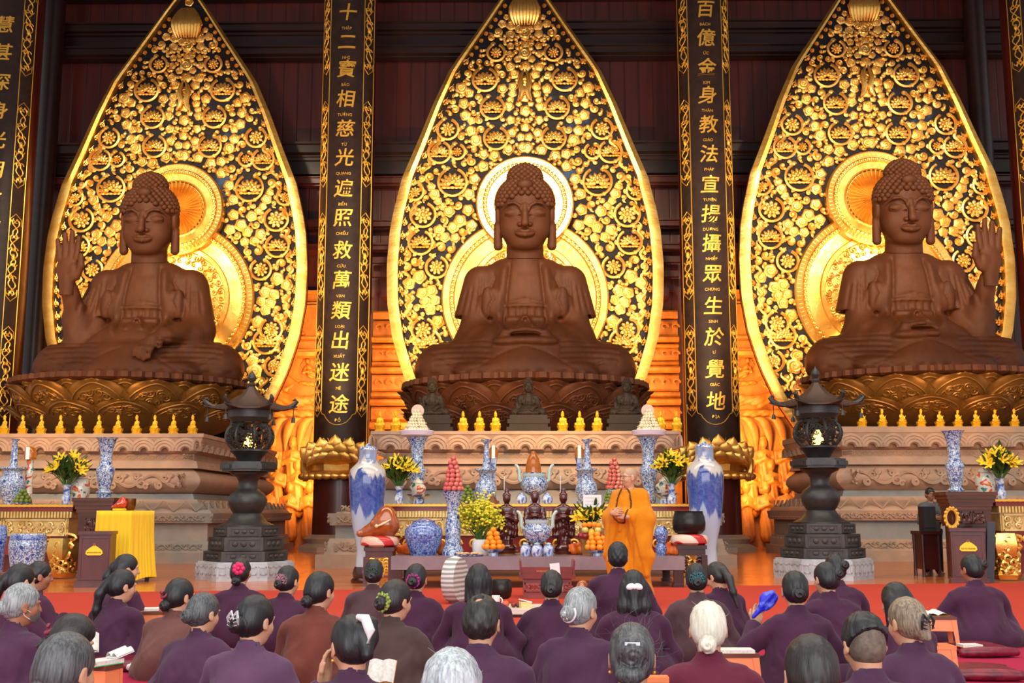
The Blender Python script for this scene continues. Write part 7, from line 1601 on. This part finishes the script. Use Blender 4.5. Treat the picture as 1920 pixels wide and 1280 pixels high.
POSE = {16: (-1, (-.25, .14, .2), (-.135, .1, .43), (.12, .05, 1), (.9, -.35, 0)), 28: (-1, (-.32, .06, .28), (-.235, .19, .41), (.25, .5, .7), (.2, -1, .2))}
for i, p in enumerate(PEOPLE):
    bw = 1.12 if i == 22 else 1.16 if i == 35 else 1.05 if i in (17, 18) else 1.0
    hs = {4: 1.0, 19: 1.05, 24: 1.02, 34: 1.02}.get(i, 1.0)
    seated(*p, bw=bw, hs=hs, pose=POSE.get(i), skin=SKIN2 if i in (0, 35, 2) else None, h=.008 if i in POSE else .0098)

# ---- the monk ----
def standing(loc, rz, zt, hyaw, name, label, cat, robe, skin, monk):
    t = thing(name, label, cat, loc, rz); zh = zt - .112; zs = zh - .175; Rh = Euler((-.06, 0, hyaw)).to_matrix(); hc = Vector((0, .03, zh))
    b = SDF((-.4, -.35, -.01), (.4, .45, zt + .03), .0075)
    b.cap((0, 0, zs - .5), (0, 0, zs - .1), .12, .13, .08).cap((0, .0, zs - .05), tuple(hc + Vector((0, -.02, -.06))), .052, .052, .02).cap((-.15, 0, zs - .06), (.15, 0, zs - .06), .05, .05, .05)
    head_prims(b, hc, Rh, 1.04 if monk else 1)
    for s in (-1, 1):
        el, wr = (s * .25, .08, zs - .33), (s * .095, .30 + .03 * (s > 0), zs - .295 + .02 * s); b.cap((s * .17, 0, zs - .06), el, .045, .04, .03).cap(el, wr, .04, .026, .02)
        hand(b, wr, (-s * .9, .28, .12), (-s * .25, -.95, -.1), s, .55)
        b.cap((s * .09, 0, zs - .55), (s * .1, .02, .46), .085, .06, .05).cap((s * .1, .02, .46), (s * .1, -.01, .07), .058, .04, .03).cap((s * .1, -.02, .04), (s * .11, .15, .03), .04, .03, .03)
    b.half((0, 0, -1), 0, .005); me = b.mesh('body'); me.materials.append(skin); link('body', me, None, t)
    r = SDF((-.55, -.4, -.02), (.55, .5, zs + .12), .011)
    r.ell((0, 0, zs - .2), (.22, .16, .24), .06).cap((-.14, 0, zs - .055), (.14, 0, zs - .055), .085, .085, .05).cap((0, 0, zs - .03), (0, .01, zs + .03), .07, .062, .04)
    if monk:
        r.cap((0, 0, zs - .4), (0, 0, .25), .19, .26, .1).ell((0, 0, .14), (.28, .24, .14), .1).ell((0, .08, zs - .3), (.2, .13, .34), .1)
        for s in (-1, 1):
            el, wr = (s * .235, .06, zs - .33), (s * .075, .25, zs - .30); r.cap((s * .165, 0, zs - .08), el, .09, .1, .06).cap(el, wr, .1, .08, .06)
            r.cap((s * .225, .06, zs - .35), (s * .215, .1, .55), .11, .09, .08).cap((s * .14, .18, zs - .38), (s * .22, .14, .66), .085, .09, .08).cap((s * .25, .08, .6), (s * .24, .1, .4), .1, .05, .06)
        for k, (x0, sl_, w_) in enumerate(((-.2, .16, .016), (-.08, .2, .018), (.06, .22, .016), (.18, .18, .018), (.0, -.12, .016), (-.14, -.1, .02), (.26, .1, .02))): r.disp(lambda X, Y, Z, x0=x0, sl_=sl_, w_=w_, k=k: .02 * np.exp(-((X - x0 - sl_ * (1.1 - Z) + .02 * np.sin(Z * 6 + k)) / w_) ** 2) * np.clip((zs - .25 - Z) * 5, 0, 1))
        r.disp(lambda X, Y, Z: -.014 * np.exp(-((X + .10 - .3 * (zs - Z)) / .03) ** 2) * (Y > 0) * (Z > zs - .5)); r.half((0, 0, -1), -.05, .01)
    else:
        for s in (-1, 1): el, wr = (s * .25, .08, zs - .33), (s * .07, .25, zs - .30); r.cap((s * .17, 0, zs - .07), el, .065, .055, .03).cap(el, wr, .055, .04, .03)
        r.cap((0, 0, zs - .4), (0, 0, zs - .56), .16, .165, .06).half((0, 0, -1), -(zs - .58), .01)
    r.disp(lambda X, Y, Z: .004 * np.sin(X * 30 + 3 * np.sin(Z * 8))); r.ell((0, .05, zs + .06), (.052, .06, .06), .01, op='sub'); r.half((0, .3, 1), zs + .045, .008)
    me = r.mesh('robe'); me.materials.append(robe); link('robe' if monk else 'shirt', me, None, t)
    if not monk:
        q = SDF((-.3, -.25, -.02), (.3, .25, zs - .3), .013); q.cap((-.09, 0, zs - .5), (-.11, 0, .06), .105, .075, .05).cap((.09, 0, zs - .5), (.11, 0, .06), .105, .075, .05).cap((-.06, 0, zs - .5), (.06, 0, zs - .5), .13, .13, .05).half((0, 0, -1), -.05, .01).half((0, 0, 1), zs - .46, .01)
        me = q.mesh('trousers'); me.materials.append(CL['black']); link('trousers', me, None, t); hm = hair_mesh('short', 1, 1); hm.materials.append(HAIR[('black', 0)]); link('hair', hm, None, t, tuple(hc), (-.06, 0, hyaw))
    else:
        f_ = SDF((-.11, -.14, -.08), (.11, .1, .15), .006); f_.ell((0, -.012, .0235), (.0752, .0912, .0916), .02).half((0, 1, -.5), .035, .01).half((0, .6, -1), .05, .006); fm = f_.mesh('scalp'); fm.materials.append(M('shaved_scalp', (184, 144, 116), (172, 134, 108), 30, .6)); o = link('shaved_scalp', fm, None, t, tuple(hc), (-.06, 0, hyaw)); o.scale = (1.04,) * 3
    bpt = lambda x, z: max([float(r.ax[1][j]) for j in np.nonzero(r.D[min(range(len(r.ax[0])), key=lambda i: abs(r.ax[0][i] - x)), :, min(range(len(r.ax[2])), key=lambda i: abs(r.ax[2][i] - z))] < 0)[0]] + [-.05])
    # spectacles
    m = MB()
    for s in (-1, 1): m.tube([(s * .032 + .022 * math.cos(a), .098, .006 + .018 * math.sin(a)) for a in np.linspace(0, 2 * PI, 20)], .0022, 5); m.tube([(s * .054, .096, .01), (s * .075, .06, .01), (s * .08, -.005, .0)], .002, 5)
    m.tube([(-.01, .1, .008), (.01, .1, .008)], .002, 5); g_ = obj('spectacles', m, M('dark_spectacle_rim', (60, 40, 30), rough=.3, metal=.4), t, loc=tuple(hc), rot=(-.06, 0, hyaw)); g_.scale = (1.04,) * 3
    return t, zs, bpt
YM_ = 14.35; PM = PT(1181, 878, YM_); RZM = math.radians(150)
mk, zsm, bpt = standing((PM.x, YM_, 0), RZM, PM.z, math.radians(-38), 'monk', 'shaven-headed monk in saffron robe standing with clasped hands beside the offering table', 'person', CL['saffron'], SKIN, True)
bd = thing('prayer_beads', 'long string of brown prayer beads hanging round the neck of the monk', 'beads', (PM.x, YM_, 0), RZM); m = MB(); P = []
for u in np.linspace(0, 1, 90):
    a = u * 2 * PI; x = .085 * math.sin(a) * (1 + .25 * math.sin(a / 2)); zz_ = zsm + .045 - .44 * (1 - math.cos(a)) / 2; P.append((x, (bpt(x, min(zz_, zsm - .02)) + .012 if math.cos(a) < .93 else -.055), zz_ if math.cos(a) < .93 else zsm + .055))
for p in P: m.ell(p, (.011,) * 3, 7, 5)
obj('bead_string', m, M('brown_beads', (96, 42, 18), (70, 28, 12), 30, .35), bd)
PG = PT(1746, 915, 21.3)
standing((PG.x, 21.4, 0), PI + .1, PG.z, 0, 'person', 'person in a grey shirt and spectacles standing behind the black loudspeaker, facing the camera', 'person', CL['grey'], SKIN2, False)

# ======================= small things among the worshippers =======================
def stool(px, py, Y, wpx, label, top_mat, rz=0):
    P = PT(px, py, Y); t = thing('plastic_stool', label, 'stool', (P.x, Y, .03), rz); w_ = wpx * SX(Y) / 2; z = P.z - .03
    m = MB(); m.box((0, 0, z - .02), (2 * w_, 2 * w_ * .8, .022)); obj('seat', m, top_mat, t, smooth=False)
    m = MB(); G = []
    for k, zz_ in ((.94, z - .032), (.98, z - .1), (.99, z - .12)): G.append([(x * w_ * k, y * w_ * .8 * k, zz_) for x, y in ((-1, -1), (1, -1), (1, 1), (-1, 1))])
    m.grid(np.array(G), close_v=True); obj('skirt', m, PLAST, t, smooth=False)
    for sx in (-1, 1):
        for sy in (-1, 1): m = MB(); m.add([(sx * w_ * a, sy * w_ * .8 * b, c) for a, b, c in ((.98, .98, z - .03), (.66, .98, z - .03), (.98, .66, z - .03), (1.12, 1.12, 0), (.92, 1.12, 0), (1.12, .92, 0))], [(0, 1, 4, 3), (0, 3, 5, 2), (1, 2, 5, 4), (0, 2, 1), (3, 4, 5)]); obj('leg', m, PLAST, t, smooth=False)
    return t, P.z
TRAY = wood('brown_tray_wood', (120, 62, 40), (92, 44, 30), .4, 3, (1, 4, 4), .2)
def book(loc, rz, tilt, w_, h_, label, cover, opened=False, name='book'):
    t = thing(name, label, 'book', loc, rz); t.rotation_euler = (tilt, 0, rz); m = MB()
    if opened:
        for s in (-1, 1): m.add(*(lambda G: (G.reshape(-1, 3), [(i * 6 + j, i * 6 + j + 1, (i + 1) * 6 + j + 1, (i + 1) * 6 + j) for i in range(1) for j in range(5)]))(np.array([[(s * w_ * u, y, .006 + .022 * math.sin(u * PI) * .8) for u in np.linspace(0, 1, 6)] for y in (0, h_)])))
    else: m.box((0, h_ / 2, .012), (w_, h_, .018))
    obj('pages', m, M('book_pages', (226, 218, 206), (200, 194, 186), 60, .8), t); m = MB(); m.box((0, h_ / 2, .001), (w_ * (2.04 if opened else 1.02), h_ * 1.02, .004)); obj('cover', m, cover, t, smooth=False); return t
BC = M('brown_cover', (150, 100, 50), rough=.6); GC = M('green_cover', (60, 160, 80), rough=.5); OC = M('orange_cover', (226, 150, 50), rough=.5)
s1, z1 = stool(1378, 1219, 6.9, 76, 'orange plastic stool with a white rimmed brown top, right of the white-haired woman', TRAY, .05)
book((s1.location.x, 6.8, z1 - .008), 0, 0, .2, .14, 'brown bound prayer book lying on the orange stool right of the white-haired woman', BC)
s2, z2 = stool(1757, 1152, 9.3, 58, 'orange plastic stool carrying books beside the woman sitting alone at the right', TRAY, -.1)
book((s2.location.x - .01, 9.25, z2 - .008), .2, .15, .1, .15, 'open prayer book on the stool beside the woman sitting alone at the right', BC, True)
s3, z3 = stool(1752, 1205, 7.3, 62, 'orange plastic stool half hidden behind the woman with the dark claw clip', PLAST)
s4, z4 = stool(288, 1143, 9.0, 46, 'low wooden topped orange stool between the ponytailed woman and the brown robe', TRAY)
book((s4.location.x, 8.95, z4 - .008), .3, 0, .11, .15, 'dark red prayer book on the stool beside the ponytailed woman', M('dark_red_cover', (120, 24, 30), rough=.5))
s5, z5 = stool(188, 1240, 5.1, 64, 'wooden topped orange stool at the lower left beside the bending woman', TRAY, -.3)
book((s5.location.x - .02, 5.0, z5 - .008), -.5, 0, .1, .16, 'green covered booklet on the stool at the lower left', GC)
book((s5.location.x + .05, 5.1, z5 + .016), -.6, .25, .04, .09, 'white booklet standing half open on the stool at the lower left', WHITE, True)
s6, z6 = stool(1232, 1263, 5.0, 40, 'orange plastic stool glimpsed left of the maroon robe', PLAST)
P = PT(712, 1272, 5.35); book((P.x, 5.35, P.z - .02), -.15, 1.0, .065, .11, 'open prayer book with an orange cover held before the woman with the ivory clip', OC, True)
P = PT(163, 1212, 6.1); book((P.x, 6.1, P.z - .03), .4, .8, .06, .12, 'white booklet held up before the bending woman at lower left', WHITE, True)
# blue fan bag
P = PT(1437, 1132, 7.62); t = thing('fan_bag', 'bright blue patterned fan bag held up by the woman before the right terrace', 'bag', (P.x, 7.66, P.z), 0); t.rotation_euler = (0, .75, 0)
d = SDF((-.09, -.05, -.14), (.09, .05, .12), .006); d.ell((0, 0, .03), (.055, .022, .075), .02).cap((0, 0, -.04), (0, 0, -.12), .022, .012, .02); d.disp(lambda X, Y, Z: .004 * np.sin(X * 130) * (Z > -.05)); me = d.mesh('bag'); me.materials.append(M('blue_fan_fabric', (28, 34, 196), (90, 110, 220), 24, .5, ramp=(.5, .62))); link('fabric', me, None, t)
BROC = M('crimson_brocade', (128, 16, 44), (84, 10, 28), 18, .4, 0, .3, 40, .003)
def floor_cushion(px, py, Y, w_, dp, label, rz=0):
    P = FL(px, py, .06); t = thing('floor_cushion', label, 'cushion', (P.x, P.y, .034), rz); d = SDF((-.36, -.36, -.02), (.36, .36, .12), .014)
    d.cap((-w_, -dp, .035), (w_, -dp, .035), .03, .03, .05).cap((-w_, dp, .035), (w_, dp, .035), .03, .03, .05).ell((0, 0, .04), (w_ * 1.15, dp * 1.2, .045), .06).half((0, 0, -1), 0, .01); me = d.mesh('cushion'); me.materials.append(BROC); link('cushion_cover', me, None, t); return t
floor_cushion(1832, 1219, 0, .22, .2, 'crimson brocade cushion with an orange booklet, upper of two at the right edge', .1); floor_cushion(1838, 1262, 0, .22, .16, 'crimson brocade cushion with a white tassel, lower of two at the right edge', -.05)
floor_cushion(225, 1244, 0, .24, .2, 'crimson brocade cushion under the woman with the long ponytail'); floor_cushion(1165, 1262, 0, .2, .2, 'crimson brocade cushion glimpsed between the grey bun and the messy bun')
P = FL(1825, 1215, .1); book((P.x, P.y, .105), .1, 0, .16, .12, 'orange booklet lying on the upper crimson cushion at the right', OC)
P = FL(249, 1256, .05); t = thing('crumpled_tissue', 'crumpled white tissue on the crimson carpet beside the brown robe', 'tissue', (P.x, P.y, .032)); d = SDF((-.08, -.08, -.01), (.08, .08, .13), .006); g = random.Random(4)
for k in range(7): d.ell((g.uniform(-.03, .03), g.uniform(-.03, .03), g.uniform(.02, .08)), (g.uniform(.015, .03), g.uniform(.015, .03), g.uniform(.02, .03)), .008, (g.uniform(0, 3), g.uniform(0, 3), 0))
d.half((0, 0, -1), 0, .005); me = d.mesh('tissue'); me.materials.append(WHITE); link('tissue', me, None, t)
